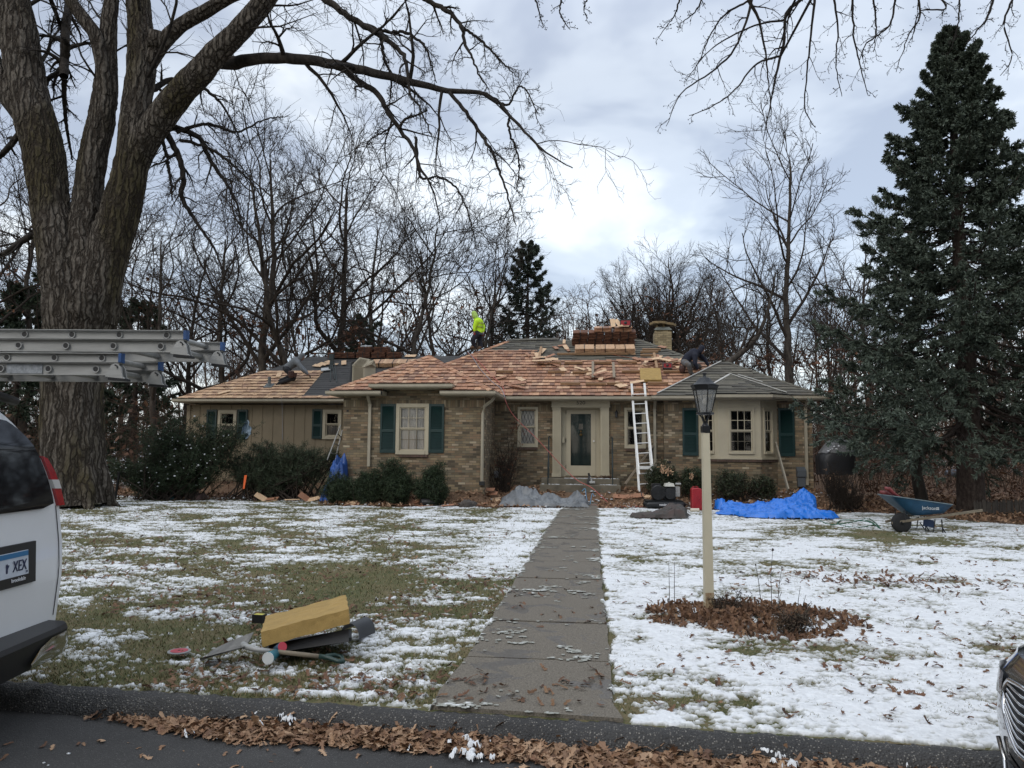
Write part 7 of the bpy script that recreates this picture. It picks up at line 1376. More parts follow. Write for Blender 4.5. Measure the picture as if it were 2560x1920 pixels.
# ---------------------------------------------------------------- things on the roof
MN = (0, -M_, 1); TILT = math.atan(M_); NRM = np.cross((1, 0, 0), UPV)
def onmain(a, b, h=.03): p = PP(a, b, O, MN); return p+NRM*h
def ongar(a, b, h=.03): p = PP(a, b, OG, MN); return p+NRM*h
def lay(name, g, m, label, cat, p, grp=None, tilt=TILT, rz=0.0, roll=0.0, smooth=False):
    o = single(name, g, m, label, cat, grp, smooth); o.location = Vector(p); o.rotation_euler = (Matrix.Rotation(tilt, 3, 'X') @ Matrix.Rotation(rz, 3, 'Z') @ Matrix.Rotation(roll, 3, 'X')).to_euler(); return o
def copy1(o, p, rz=None, tilt=TILT, label=None, roll=0.0, sc=None):
    c = o.copy(); COL.objects.link(c); c.location = Vector(p)
    if rz is not None: c.rotation_euler = (Matrix.Rotation(tilt, 3, 'X') @ Matrix.Rotation(rz, 3, 'Z') @ Matrix.Rotation(roll, 3, 'X')).to_euler()
    if label: c['label'] = label
    if sc: c.scale = sc
    return c
def bundle_geo(W, Dp, H, n, seed):
    r = random.Random(seed); g = Geo(); z = 0
    for i in range(n):
        h = H/n; u = -W/2+r.uniform(0, .03)
        while u < W/2-.03:
            w = r.uniform(.09, .22); e = min(u+w-.004, W/2+r.uniform(-.02, .02)); o = r.uniform(-.018, .018)
            if e-u > .02: g.hexa([(u, o, z), (e, o+r.uniform(-.006, .006), z), (e, Dp+o, z), (u, Dp+o, z), (u, o, z+h*.93), (e, o, z+h*.93), (e, Dp+o, z+h*.85), (u, Dp+o, z+h*.85)])
            u += w
        z += h
    return g
def band(W, Dp, H):
    g = Geo(); g.box((-.012, -.025, -.01), (.012, Dp+.02, -.002)); g.box((-.012, -.032, -.01), (.012, -.022, H+.012)); g.box((-.012, -.032, H+.004), (.012, Dp+.02, H+.012)); return g
def bundle(label, W, Dp, H, n, m, grp, seed):
    t = thing('shingle_bundle', label, 'shingle bundle', (0, 0, 0), grp); make('shingle_stack', bundle_geo(W, Dp, H, n, seed), m, t); make('band', band(W, Dp, H), BLACK, t); return t
def put(t, p, tilt=TILT, rz=0.0): t.location = Vector(p); t.rotation_euler = (Matrix.Rotation(tilt, 3, 'X') @ Matrix.Rotation(rz, 3, 'Z')).to_euler(); return t
LB = bundle('pale cedar shingle bundle, left of the lower three by the chimney', .66, .42, .22, 8, CEDAR_P, 'banded cedar bundles under the dark stack', 1)
CL_ = [(1461, 'left'), (1513, 'middle'), (1563, 'right')]
for i, (a, w) in enumerate(CL_):
    t = LB if i == 0 else copy_tree(LB); put(t, onmain(a, 889, .04), rz=.01*(i-1)); t['label'] = 'pale banded cedar bundle, %s one of the three below the dark stack' % w
DBn = bundle('x', .54, .42, .23, 9, CEDAR_D, 'dark weathered shingle bundles stacked on the main roof', 2)
base_ = onmain(1448, 866, .04); k = 0; nm = ['first', 'second', 'third', 'fourth']
for lay_ in (0, 1):
    for i in range(4):
        t = DBn if k == 0 else copy_tree(DBn); put(t, base_+np.array([i*.56+.04*lay_, 0, 0])+NRM*(lay_*.24), rz=random.uniform(-.03, .03), tilt=TILT*.8); t['label'] = '%s dark shingle bundle from the left, %s layer of the main roof stack' % (nm[i], ['bottom', 'top'][lay_]); k += 1
TBn = bundle('x', .6, .42, .15, 6, CEDAR, 'red cedar bundles topping the dark stack', 3)
for i, (a, w) in enumerate(((1506, 'left'), (1556, 'right'))):
    t = TBn if i == 0 else copy_tree(TBn); p = base_+NRM*.50+np.array([float(P(a, 830, 27)[0]-P(1448, 830, 27)[0]), .02, 0]); put(t, p, tilt=TILT*.6); t['label'] = '%s of the two red cedar bundles topping the dark stack' % w
# stacks on the garage ridge
zr_ = ZRg+.03; yr_ = gy0+dg; GB = bundle('x', .55, .42, .20, 8, CEDAR_D, 'dark shingle bundles along the garage roof ridge', 4); gi = 0
def xg(a): return float(PY(a, 895, yr_)[0])
spots_ = [(842, 0, 'low dark bundle at the ridge end nearest the kneeling grey-hooded worker'), (874, 0, 'low dark bundle beside the louvred roof vent box'), (912, 0, 'bottom dark bundle behind the louvred roof vent box'), (950, 0, 'bottom dark bundle in the middle of the garage ridge pile'), (988, 0, 'bottom dark bundle at the end of the garage ridge pile by the wing roof'), (916, 1, 'top dark bundle behind the louvred roof vent box'), (957, 1, 'top dark bundle of the garage ridge pile')]
for a, l, lab in spots_:
    t = GB if gi == 0 else copy_tree(GB); put(t, (xg(a), yr_-.25, zr_-.08+l*.2), tilt=.05, rz=random.uniform(-.06, .06)); t['label'] = lab; gi += 1
GP = bundle('x', .62, .40, .16, 6, CEDAR_P, 'pale bundles in front of the dark pile on the garage roof', 5)
for i, (a, lab) in enumerate(((948, 'first'), (982, 'second'), (1016, 'third'))):
    t = GP if i == 0 else copy_tree(GP); put(t, ongar(a, 920, .03), rz=.02); t['label'] = '%s pale cedar bundle right of the louvred roof vent box' % lab
# loose shingles and boards
def sh_geo(w, l, t=.012): g = Geo(); g.hexa([(-w/2, 0, 0), (w/2, 0, 0), (w/2, l, 0), (-w/2, l, 0), (-w/2, 0, t), (w/2, 0, t), (w/2, l, .003), (-w/2, l, .003)]); return g
LS1 = None
rr = random.Random(9)
def where(a, b):
    h = 'over the wing valley' if a < 1290 else 'over the leaded window' if a < 1345 else 'by the upper upright board' if a < 1430 else 'over the front door' if a < 1512 else 'left of the foam pad' if a < 1596 else 'by the roof foam pad' if a < 1660 else 'by the navy-hooded worker'
    return h+(', high on the slope' if b < 900 else ', low on the slope' if b > 950 else '')
loose = [(1240, 951), (1265, 944), (1285, 962), (1310, 955), (1255, 970), (1350, 888), (1325, 894), (1335, 902), (1362, 900), (1372, 905), (1385, 903), (1345, 897), (1395, 868), (1410, 863), (1394, 877), (1418, 876), (1423, 882), (1462, 935), (1475, 928), (1482, 933), (1490, 941), (1470, 942), (1480, 950), (1500, 956), (1505, 950), (1462, 929), (1600, 905), (1612, 912), (1628, 918), (1622, 905), (1650, 913), (1665, 905), (1676, 915), (1690, 922), (1640, 900), (1655, 897), (1700, 912), (1605, 940), (1665, 874), (1540, 968), (1560, 975), (1575, 963), (1232, 946), (1412, 932)]
for i, (a, b) in enumerate(loose):
    w = rr.uniform(.10, .2); l = rr.uniform(.3, .45)
    g = sh_geo(w, l, .014); o = lay('loose_shingle', g, CEDAR_P if i % 2 else CEDAR, '%s %s cedar shingle lying loose %s' % ('narrow' if w < .15 else 'wide', 'pale' if i % 2 else 'reddish', where(a, b)), 'shingle', onmain(a, b, .045+.012*(i % 3)), 'loose cedar shingles on the main roof', rz=rr.uniform(-1.5, 1.5), roll=rr.uniform(-.1, .15))
for i, (a, b) in enumerate([(695, 946), (805, 918), (818, 915), (832, 912), (845, 914), (860, 915), (545, 988), (1040, 893)]):
    g = sh_geo(rr.uniform(.14, .25), rr.uniform(.35, .45), .014); lay('loose_shingle', g, CEDAR_P, ['loose shingle right behind the kneeling worker in the grey hood', 'loose pale shingle on the dark garage underlay', 'loose pale shingle on the dark garage underlay', 'loose pale shingle on the dark garage underlay', 'loose pale shingle on the dark garage underlay', 'loose pale shingle on the dark garage underlay', 'narrow shingle lying across the garage eave', 'loose shingle on the ridge of the wing roof'][i], 'shingle', ongar(a, b, .05), 'loose pale shingles on the garage roof' if 0 < i < 6 else None, rz=[.2, 1.3, 1.1, .9, 1.4, .3, -.8, 1.5][i])
for (a, b, lab) in ((1698, 978, 'pale shingles lying on the old roof left of the lantern'), (1560, 974, 'broad shingle standing askew above the gutter by the ladder')):
    g = sh_geo(.30, .3, .014); lay('loose_shingle', g, CEDAR_P, lab, 'shingle', onmain(a, b, .09), rz=.5)
# toe boards: (y, x0, x1)
tb = [(443, 520, 672), (440, 702, 850), (440, 938, 1088), (436, 1145, 1300), (514, 135, 275), (516, 562, 700), (518, 768, 935), (512, 1175, 1340), (512, 1520, 1659), (615, 668, 832), (617, 878, 1045), (612, 1050, 1190), (610, 1390, 1560), (665, 1230, 1390), (330, 1345, 1500), (350, 1330, 1478), (378, 1330, 1465), (367, 640, 1228)]
TLb = ['below the pale shingle heap near the ridge', 'in the top course of boards, mid roof', 'above the tall upright boards', 'left of the heap of loose shingles by the navy-hooded worker', 'above the wing valley', 'level with the yellow foam pad, over the leaded window', 'level with the yellow foam pad, over the door', 'just left of the yellow foam pad', 'just right of the yellow foam pad', 'over the left side of the door surround', 'over the right side of the door surround', 'between door surround and ladder', 'below the yellow foam pad', 'at the ladder top by the gutter', 'highest board on the old grey shingles', 'second highest board on the old grey shingles', 'at the edge between old shingles and new cedar', 'long board holding the shingle bundles']
for (y, a, b), lb in zip(tb, TLb):
    p = onmain(1200+a*.3014, 780+y*.3014, .045); q = onmain(1200+b*.3014, 780+y*.3014+.2, .045); L = np.linalg.norm(q-p); g = Geo(); g.box((0, -.02, 0), (L, .02, .075)); lay('toe_board', g, WOOD, 'horizontal wooden toe board %s' % lb, 'board', p, 'toe boards nailed across the main roof')
for (xv, y0, y1, lb) in ((485, 320, 452, 'near the ridge, between two pale shingle heaps'), (936, 445, 575, 'weathered, over the front door'), (1112, 450, 575, 'weathered, left of the yellow foam pad'), (1467, 372, 497, 'right above the yellow foam pad')):
    p = onmain(1200+xv*.3014, 780+y1*.3014, .12); q = onmain(1200+xv*.3014, 780+y0*.3014, .12); L = np.linalg.norm(q-p); g = Geo(); g.box((-.04, 0, 0), (.04, L, .035)); lay('slope_board', g, WOOD if xv in (485, 1467) else WOODG, 'board running up the slope, %s' % lb, 'board', p, 'boards running up the main roof')
# shingle heaps
def heap(a, b, n, spread, lb, sd):
    r = random.Random(sd)
    for i in range(n):
        w = r.uniform(.09, .2); m_ = r.random() < .6; g = sh_geo(w, r.uniform(.38, .46), .014); lay('heaped_shingle', g, CEDAR_P if m_ else CEDAR, '%s %s %s' % ('narrow' if w < .14 else 'wide', 'pale' if m_ else 'reddish', lb), 'shingle', onmain(a, b, .05+.022*i)+np.array([r.gauss(0, spread), 0, 0])+UPV*r.gauss(0, .06), lb, rz=r.uniform(-2.2, -.8), roll=r.uniform(-.1, .1))
heap(1341, 911, 9, .22, 'shingle in the heap left of the upper upright board', 1); heap(1485, 945, 6, .12, 'shingle in the heap beside the board over the door', 2); heap(1640, 912, 12, .4, 'shingle in the sprawling heap between foam pad and worker', 3); heap(1278, 967, 4, .08, 'shingle in the small pile above the wing valley', 4)
g = Geo(); r = random.Random(3)
for k, (a, b) in enumerate(((1515, 830), (1530, 828), (1548, 834))): 
    g = sh_geo(.16, .42, .014); o = lay('loose_shingle', g, CEDAR_P, 'pale shingle thrown on top of the dark stack', 'shingle', base_+NRM*(.68+.01*k)+np.array([1.2+.27*k, .0, 0]), 'shingles thrown on the stack', tilt=.9 if k < 2 else .3, rz=[.1, .5, 1.5][k])
# foam pads
def foam(name, A_, U, V, W, label, seed=0):
    n1, n2, n3 = 26, 18, 7; g = Geo(); A_ = np.array(A_, float); U, V, W = [np.array(v, float) for v in (U, V, W)]
    def wob(p): k = 14; return p+np.stack([(fbm(p[..., 0]*k, p[..., 1]*k, p[..., 2]*k+s*9, 2, s+seed)-.5)*.018 for s in range(3)], -1)
    def face(o, a, b, na, nb): s, t = np.meshgrid(np.linspace(0, 1, na), np.linspace(0, 1, nb)); return wob(o+s[..., None]*a+t[..., None]*b)
    for o, a, b, na, nb in ((A_+W, U, V, n1, n2), (A_, V, U, n2, n1), (A_, U, W, n1, n3), (A_+V+U, -U, W, n1, n3), (A_+V, -V, W, n2, n3), (A_+U, V, W, n2, n3)): g.grid(face(o, a, b, na, nb))
    return single(name, g, FOAM, label, 'foam pad')
p = onmain(1601, 959, .05); q = onmain(1654, 959.5, .05); U = q-p; back = onmain(1606, 930, .05)-p; foam('foam_pad', p, U, np.array([.03, back[1], back[2]])*1.0, NRM*.09, 'yellow foam cushion lying on the roof above the white ladder', 3)
# louvred vent box
vb = thing('roof_vent_box', 'cream louvred cupola with open top flap standing on the garage roof', 'roof vent', ongar(903, 955, 0)); c = ongar(880, 957, 0)
def Vp(x, y, d): return c+np.array([(x-878)*.0131, d, (958-y)*.0131])
g = Geo(); f1 = [Vp(878, 958, 0), Vp(911, 958, .0), Vp(911, 918, .0), Vp(878, 911, 0)]; g.hexa([Vp(878, 962, 0), Vp(911, 962, 0), Vp(930, 955, .5), Vp(900, 955, .55), Vp(878, 912, 0), Vp(911, 916, 0), Vp(930, 913, .5), Vp(900, 908, .55)])
g.hexa([Vp(877, 912, -.03), Vp(912, 916, -.03), Vp(931, 913, .5), Vp(900, 908, .55), Vp(894, 889, .12), Vp(922, 894, .15), Vp(926, 897, .42), Vp(902, 892, .42)]); g.hexa([Vp(911, 916, 0), Vp(928, 908, .1), Vp(931, 913, .5), Vp(912, 917, .3), Vp(918, 900, .1), Vp(934, 896, .14), Vp(931, 903, .4), Vp(920, 905, .3)])
make('housing', g, CREAM, vb)
g = Geo()
for k in range(11):
    f = (k+.5)/11; a, b = Vp(881+f*27, 957, -.006), Vp(881+f*27, 916+f*3, -.006); g.beam(a, b, .014, .012, up=(0, 1, 0))
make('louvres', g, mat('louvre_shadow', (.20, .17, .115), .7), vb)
g = Geo()
for k in range(10):
    f = (k+.7)/11; a, b = Vp(880+f*28, 911+f*3, -.04), Vp(896+f*23, 892+f*3.5, .09); g.beam(a, b, .012, .012, up=(0, .3, 1))
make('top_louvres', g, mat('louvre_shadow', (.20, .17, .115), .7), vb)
g = Geo(); g.prism([Vp(870, 962, .02), Vp(877, 958, .0), Vp(877, 900, .05), Vp(871, 905, .1)], (0, .3, 0)); make('side_flap', g, BLACK, vb)
# roof jack
t = thing('roof_bracket', 'dark metal roof bracket with thin legs standing on the garage underlay', 'roof bracket', ongar(835, 945, 0)); DKM = mat('dark_green_metal', (.03, .04, .04), .6)
def G2(a, b, h=.05): return ongar(a, b, h)
g = Geo(); g.obox((G2(832, 918, .35)+G2(832, 912, .35))/2, (1, 0, 0), (0, 1, 0), (0, 0, 1), .16, .1, .22); g.obox(G2(831, 925, .22), (1, 0, 0), (0, 1, 0), (.2, 0, 1), .14, .08, .28); make('head', g, DKM, t)
for a, b, c_2, d in ((830, 928, 826, 955), (833, 928, 837, 950), (838, 918, 842, 957), (828, 910, 832, 925)): g = Geo(); g.rod(G2(a, b, .25), G2(c_2, d, .03), .016, 6); make('leg', g, DKM, t)
g = Geo(); g.box((-.18, -.1, 0), (.18, .16, .03)); lay('metal_plate', g, mat('pale_metal', (.42, .43, .43), .5), 'small pale metal plate on the underlay beside the roof bracket', 'metal plate', ongar(816, 928, .05), rz=.3)
g = Geo(); g.box((-.2, -.1, 0), (.2, .12, .03)); o = lay('metal_plate', g, mat('pale_metal', (.42, .43, .43), .5), 'pale blue-grey sheet on top of the dark bundles on the garage ridge', 'metal plate', (xg(917), yr_-.1, zr_+.36), tilt=.2)
# red tool boxes
def toolish(name, label, cat, c, w, m1, m2):
    t = thing(name, label, cat, c); c = np.array(c, float); g = Geo(); g.obox(c+ZZ*w*.35, (1, 0, 0), (0, 1, 0), (0, 0, 1), w, w*.7, w*.55); make('body', g, m1, t); g = Geo()
    g.obox(c+ZZ*w*.04, (1, 0, 0), (0, 1, 0), (0, 0, 1), w*1.1, w*.8, w*.1); g.obox(c+ZZ*w*.66, (1, 0, 0), (0, 1, 0), (0, 0, 1), w*1.05, w*.75, w*.09)
    for s in (-1, 1):
        for s2 in (-1, 1): g.rod(c+np.array([s*w*.52, s2*w*.38, 0]), c+np.array([s*w*.52, s2*w*.38, w*.7]), w*.04)
    make('frame', g, m2, t); g = Geo(); g.lathe(c+np.array([0, -w*.36, w*.36]), [(w*.16, 0), (w*.16, -.01), (w*.05, -.02)], 12, (0, 1, 0)); make('dial', g, BLACK, t); return t
rc = base_+NRM*.66+np.array([1.62, .15, .04]); toolish('jobsite_radio', 'dark red jobsite radio on top of the stacked bundles left of the chimney', 'radio', rc, .34, REDP, BLACK)
toolish('staple_box', 'small red toolbox on the cedar roof beside the navy-hooded worker', 'toolbox', onmain(1668, 925, .05), .26, REDP, mat('tool_grey', (.08, .08, .08), .6))
# ---------------------------------------------------------------- people
def skin(name, verts, edges, m, parent, vox=.02):
    """one continuous surface grown over tapering limbs, fused by a voxel remesh"""
    g = Geo(); sph = [(math.sin(a), -math.cos(a)) for a in np.linspace(.25, math.pi-.25, 6)]
    for v in verts: g.lathe(v[:3], [(v[3]*a, v[3]*b) for a, b in sph], 12)
    for a, b in edges:
        A_, B_ = np.array(verts[a][:3]), np.array(verts[b][:3])
        if np.linalg.norm(A_-B_) > .01: g.rod(A_, B_, verts[a][3]*.99, 12, verts[b][3]*.99)
    o = make(name, g, m, parent); md = o.modifiers.new('r', 'REMESH'); md.mode = 'VOXEL'; md.voxel_size = vox; md.use_smooth_shade = True; sm = o.modifiers.new('s', 'SMOOTH'); sm.iterations = 3; sm.factor = .5
    dg_ = bpy.context.evaluated_depsgraph_get(); m2_ = bpy.data.meshes.new_from_object(o.evaluated_get(dg_)); o.modifiers.clear(); o.data = m2_; return o
def person(label, J, mats, hood=True, foot_up=.0):
    """J: dict of world joints; mats: skin, jacket, trousers, boots"""
    t = thing('person', label, 'person', J['ground']); v = lambda k, r: (*J[k], r)
    spine = [v('hip', .115), v('waist', .11), v('chest', .14), v('neck', .058), v('head', .088), (*(np.array(J['head'])+np.array(J['headup'])*.11), .075)]
    V = list(spine); E = [(0, 1), (1, 2), (2, 3), (3, 4), (4, 5)]
    for s in 'lr':
        b = len(V); V += [v('sh'+s, .062), v('el'+s, .045), v('ha'+s, .032)]; E += [(2, b), (b, b+1), (b+1, b+2)]
        d = np.array(J['ha'+s])-np.array(J['el'+s]); d /= np.linalg.norm(d); palm = np.array(J['ha'+s])+d*.05; V += [(*palm, .030)]; E += [(b+2, b+3)]
    for s in 'lr':
        b = len(V); V += [v('th'+s, .09), v('kn'+s, .062), v('an'+s, .042), v('to'+s, .038)]; E += [(0, b), (b, b+1), (b+1, b+2), (b+2, b+3)]
    skin('body', V, E, mats[0], t)
    pad = .022
    JV = [v('waist', .15), v('chest', .175), v('neck', .09)]; JE = [(0, 1), (1, 2)]
    hp = np.array(J['hip'])*.85+np.array(J['waist'])*.15; JV.append((*hp, .155)); JE.append((0, 3))
    for s in 'lr': b = len(JV); JV += [v('sh'+s, .088), v('el'+s, .068), (*(np.array(J['ha'+s])*.85+np.array(J['el'+s])*.15), .05)]; JE += [(1, b), (b, b+1), (b+1, b+2)]
    skin('jacket', JV, JE, mats[1], t)
    TV = [v('hip', .15)]; TE = []
    for s in 'lr': b = len(TV); TV += [v('th'+s, .115), v('kn'+s, .088), v('an'+s, .066)]; TE += [(0, b), (b, b+1), (b+1, b+2)]
    skin('trousers', TV, TE, mats[2], t)
    for s in 'lr': skin('boot', [v('an'+s, .062), (*(np.array(J['an'+s])*.5+np.array(J['to'+s])*.5), .056), v('to'+s, .05)], [(0, 1), (1, 2)], mats[3], t)
    if hood:
        hu = np.array(J['headup']); hd = np.array(J['head']); f = np.array(J['face']); skin('hood', [(*(np.array(J['neck'])-f*.02), .095), (*(hd-f*.035), .112), (*(hd+hu*.11-f*.03), .10)], [(0, 1), (1, 2)], mats[4], t)
    hd = np.array(J['head'])+np.array(J['headup'])*.05; f = np.array(J['face']); sd = np.cross(f, J['headup']); g = Geo(); g.lathe(hd+f*.075, [(.018, 0), (.014, .03), (.004, .04)], 8, f); make('nose', g, mats[0], t)
    g = Geo(); 
    for s in (-1, 1): g.lathe(hd+f*.08+sd*s*.032+np.array(J['headup'])*.02, [(.012, 0), (.004, .008)], 8, f)
    make('eyes', g, BLACK, t)
    for s in 'lr':
        d = np.array(J['ha'+s])-np.array(J['el'+s]); d /= np.linalg.norm(d); w = np.cross(d, (0, 0, 1)); w /= np.linalg.norm(w)+1e-9; dn = np.cross(w, d); pm = np.array(J['ha'+s])+d*.07; g = Geo()
        for k, (o_, L_) in enumerate(((-.028, .065), (-.01, .078), (.009, .074), (.027, .058))): b0 = pm+w*o_; g.tubes(np.array([b0, b0+d*L_*.5, b0+d*L_*.85-dn*.02, b0+d*L_-dn*.04]), np.array([.009, .009, .008, .007]), 6, True)
        tb_ = np.array(J['ha'+s])+d*.03+w*.03; g.tubes(np.array([tb_, tb_+w*.025+d*.02, tb_+w*.03+d*.05]), np.array([.011, .010, .008]), 6, True); make('fingers', g, mats[5], t)
    return t
def JP(D, **k): return {n_: P(a, b, D+(dd[0] if dd else 0)) for n_, (a, b, *dd) in k.items()}
g1_ = ongar(712, 958, 0); D1 = float(np.dot(g1_-EYE, Hh))
J = JP(D1, hip=(717, 921, 0), waist=(727, 913, 0), chest=(740, 904, 0), neck=(749, 899, -.02), head=(753, 896, -.02), shl=(743, 907, .2), shr=(745, 908, -.2), ell=(758, 921, .25), elr=(757, 925, -.25), hal=(769, 933, .2), har=(770, 936, -.15), thl=(716, 923, .12), thr=(718, 924, -.12), knl=(731, 940, .2), knr=(734, 946, -.14), anl=(703, 950, .2), anr=(700, 957, -.12), tol=(694, 956, .2), tor=(692, 962, -.12))
J['ground'] = g1_; J['headup'] = np.array([.55, 0, .83]); J['face'] = np.array([.78, .1, -.55])
GH = mat('grey_hoodie', (.17, .18, .19), .9, noise_s=12, noise_a=.3); BT_ = mat('black_trousers', (.012, .013, .017), .8, noise_s=9, noise_a=.4); GLV = mat('black_glove', (.012, .012, .014), .8)
w1 = person('person in a grey hooded sweatshirt and black trousers kneeling on the garage roof, nailing shingles', J, [SKIN, GH, BT_, BT_, GH, GLV])
g = Geo(); c = P(728, 936, D1-.28); g.lathe(c-ZZ*.12, [(.07, 0), (.10, .06), (.11, .2), (.09, .24)], 10); g.lathe(c+np.array([.12, .05, -.1]), [(.05, 0), (.07, .15)], 8); make('tool_pouch', g, mat('brown_leather', (.07, .028, .02), .7, noise_s=15, noise_a=.5), w1)
# worker with the high-visibility jacket on the hip
tq = np.linspace(0, 1, 200); hl = np.array((mx0, YE, ZE))+(np.array((xrl, YRg, ZR))-np.array((mx0, YE, ZE)))*tq[:, None]
def proj(p): d = p-EYE; return 1280+F*np.dot(d, RT)/np.dot(d, FW), 960-F*np.dot(d, UP)/np.dot(d, FW)
k = int(np.argmin([abs(proj(p)[0]-1196) for p in hl])); g2_ = hl[k]; D2 = float(np.dot(g2_-EYE, Hh))+.12
J = JP(D2, hip=(1197, 832, 0), waist=(1196, 822, 0), chest=(1196, 806, 0), neck=(1189, 796, 0), head=(1186, 792, 0), shl=(1191, 804, -.16), shr=(1202, 804, .16), ell=(1186, 817, -.2), elr=(1209, 818, .15), hal=(1186, 828, -.22), har=(1207, 830, .0), thl=(1192, 835, -.1), thr=(1200, 835, .1), knl=(1182, 849, -.15), knr=(1199, 852, .1), anl=(1186, 866, -.05), anr=(1203, 867, .1), tol=(1178, 869, -.08), tor=(1196, 871, .05))
J['ground'] = g2_; J['headup'] = np.array([-.35, 0, .93]); J['face'] = np.array([-.8, .1, -.55])
HV = mat('hi_vis_yellow', (.55, .85, .02), .75, noise_s=11, noise_a=.25); HVH = mat('hi_vis_hood', (.42, .60, .14), .8, noise_s=11, noise_a=.2); NV = mat('navy_trousers', (.012, .014, .026), .85, noise_s=9, noise_a=.4)
w2 = person('person in a bright yellow safety jacket and dark trousers standing on the roof ridge', J, [SKIN, HV, NV, mat('tan_boot', (.12, .07, .04), .8), HVH, mat('red_glove', (.3, .03, .03), .8)])
g = Geo()
for y_, w_ in ((809, .175), (818, .17)): c = P(1197, y_, D2); g.lathe(c-ZZ*.02, [(w_, 0), (w_, .045)], 20)
make('reflective_band', g, mat('reflective_grey', (.30, .38, .06), .5), w2); g = Geo(); c = P(1197, 834, D2); g.lathe(c-ZZ*.05, [(.18, 0), (.155, .07)], 18); make('tool_belt', g, BLACK, w2)
g3_ = onmain(1722, 934, 0); D3 = float(np.dot(g3_-EYE, Hh))
J = JP(D3, hip=(1713, 904, 0), waist=(1720, 893, 0), chest=(1735, 884, 0), neck=(1748, 880, -.02), head=(1753, 879, -.04), shl=(1737, 889, -.2), shr=(1745, 884, .2), ell=(1738, 910, -.28), elr=(1762, 899, .2), hal=(1745, 923, -.25), har=(1772, 915, .15), thl=(1713, 908, -.12), thr=(1717, 908, .14), knl=(1722, 912, -.42), knr=(1748, 917, .2), anl=(1727, 932, -.3), anr=(1735, 926, .3), tol=(1735, 937, -.34), tor=(1726, 930, .35))
J['ground'] = g3_; J['headup'] = np.array([.45, 0, .89]); J['face'] = np.array([.75, -.15, -.6])
NH = mat('navy_hoodie', (.006, .008, .022), .85, noise_s=10, noise_a=.4); JN = mat('faded_jeans', (.11, .12, .135), .85, noise_s=7, col2=(.075, .052, .03))
w3 = person('person in a navy hooded sweatshirt and faded jeans crouching at the cedar roof end', J, [SKIN, NH, JN, mat('dark_shoe', (.02, .02, .022), .6), NH, SKIN])
g = Geo(); g.lathe(P(1706, 922, D3-.1)-ZZ*.1, [(.08, 0), (.11, .1), (.09, .2)], 10); make('tool_pouch', g, mat('brown_leather', (.07, .028, .02), .7, noise_s=15, noise_a=.5), w3)
# ---------------------------------------------------------------- things on the ground
def G_(a, b, D, dz=0.0):
    p = P(a, b, D); p[2] = float(gz(p[0], p[1]))+dz; return p
def cloth(name, m, label, cat, x0, x1, y0, y1, hfun, seed, n=(150, 90), edge=.18, lift=.0, grp=None, parent=None, warp=.12):
    """crumpled sheet lying over world rectangle; hfun(u,v) = pile height"""
    U, V = np.meshgrid(np.linspace(0, 1, n[0]), np.linspace(0, 1, n[1])); X = x0+(x1-x0)*U; Y = y0+(y1-y0)*V
    X = X+warp*(fbm(U*5+seed, V*5, 0, 3, seed)-.5)*2; Y = Y+warp*(fbm(U*5, V*5+seed, 3, 3, seed+1)-.5)*2
    s = 2.3/max(.6, (x1-x0))*1.6; k = lambda f, sd: 1-np.abs(2*fbm(X*f+seed, Y*f, 0, 3, sd)-1)
    rid = .6*k(2.2, seed+2)**2+.4*k(5, seed+3)**2; H = hfun(U, V); Z = gz(X, Y)+lift+H*(.45+.75*rid)+.06*k(3.5, seed+5)**3*np.minimum(1, H*8)+.012*fbm(X*25, Y*25, 0, 2, seed+4)+.012
    d = np.minimum(np.minimum(U, 1-U)*(x1-x0), np.minimum(V, 1-V)*(y1-y0))-edge*fbm(X*1.8, Y*1.8, 0, 3, seed+6)*1.6
    kp = d > 0; kq = kp[:-1, :-1] & kp[1:, :-1] & kp[:-1, 1:] & kp[1:, 1:]; Z = np.where(d < .06, np.minimum(Z, gz(X, Y)+.02+np.clip(d, 0, 1)*H.max()*4), Z)
    g = Geo(); g.grid(np.stack([X, Y, Z], -1), kq)
    if parent is not None: return make(name, g, m, parent, True)
    return single(name, g, m, label, cat, grp, True)
def hill(cx, cy, sx, sy, h): return lambda U, V: h*np.exp(-(((U-cx)/sx)**2+((V-cy)/sy)**2))
# blue tarp by the bay
a = P(1790, 1290, 18.2); b = P(2062, 1290, 18.2); f = lambda U, V:   .42*np.exp(-(((U-.85)/.15)**2+((V-.75)/.3)**2))+.26*np.exp(-(((U-.55)/.25)**2+((V-.5)/.3)**2))+.22*np.exp(-(((U-.12)/.2)**2+((V-.8)/.2)**2))+.05
cloth('blue_tarp', BLUET, 'large crumpled bright blue tarp lying by the bushes under the bay window', 'tarp', P(1770, 1290, 18.8)[0], P(2075, 1290, 18.8)[0], a[1]-1.25, a[1]+2.1, f, 3, (300, 220), .5)
a = P(1247, 1240, 20.9); b = P(1490, 1240, 20.9); f = lambda U, V: .42*np.exp(-(((U-.28)/.16)**2+((V-.6)/.4)**2))+.22*np.exp(-(((U-.55)/.15)**2+((V-.6)/.3)**2))+.30*np.exp(-(((U-.82)/.07)**2+((V-.5)/.3)**2))+.06
cloth('grey_tarp', GREYT, 'crumpled grey tarp heaped on the bed in front of the door steps', 'tarp', a[0]-.1, b[0], a[1]-.75, a[1]+.65, f, 11, (170, 90), .22)
a = P(1572, 1285, 17.6); b = P(1740, 1285, 17.6); f = lambda U, V: .2*np.exp(-(((U-.72)/.22)**2+((V-.6)/.4)**2))+.07
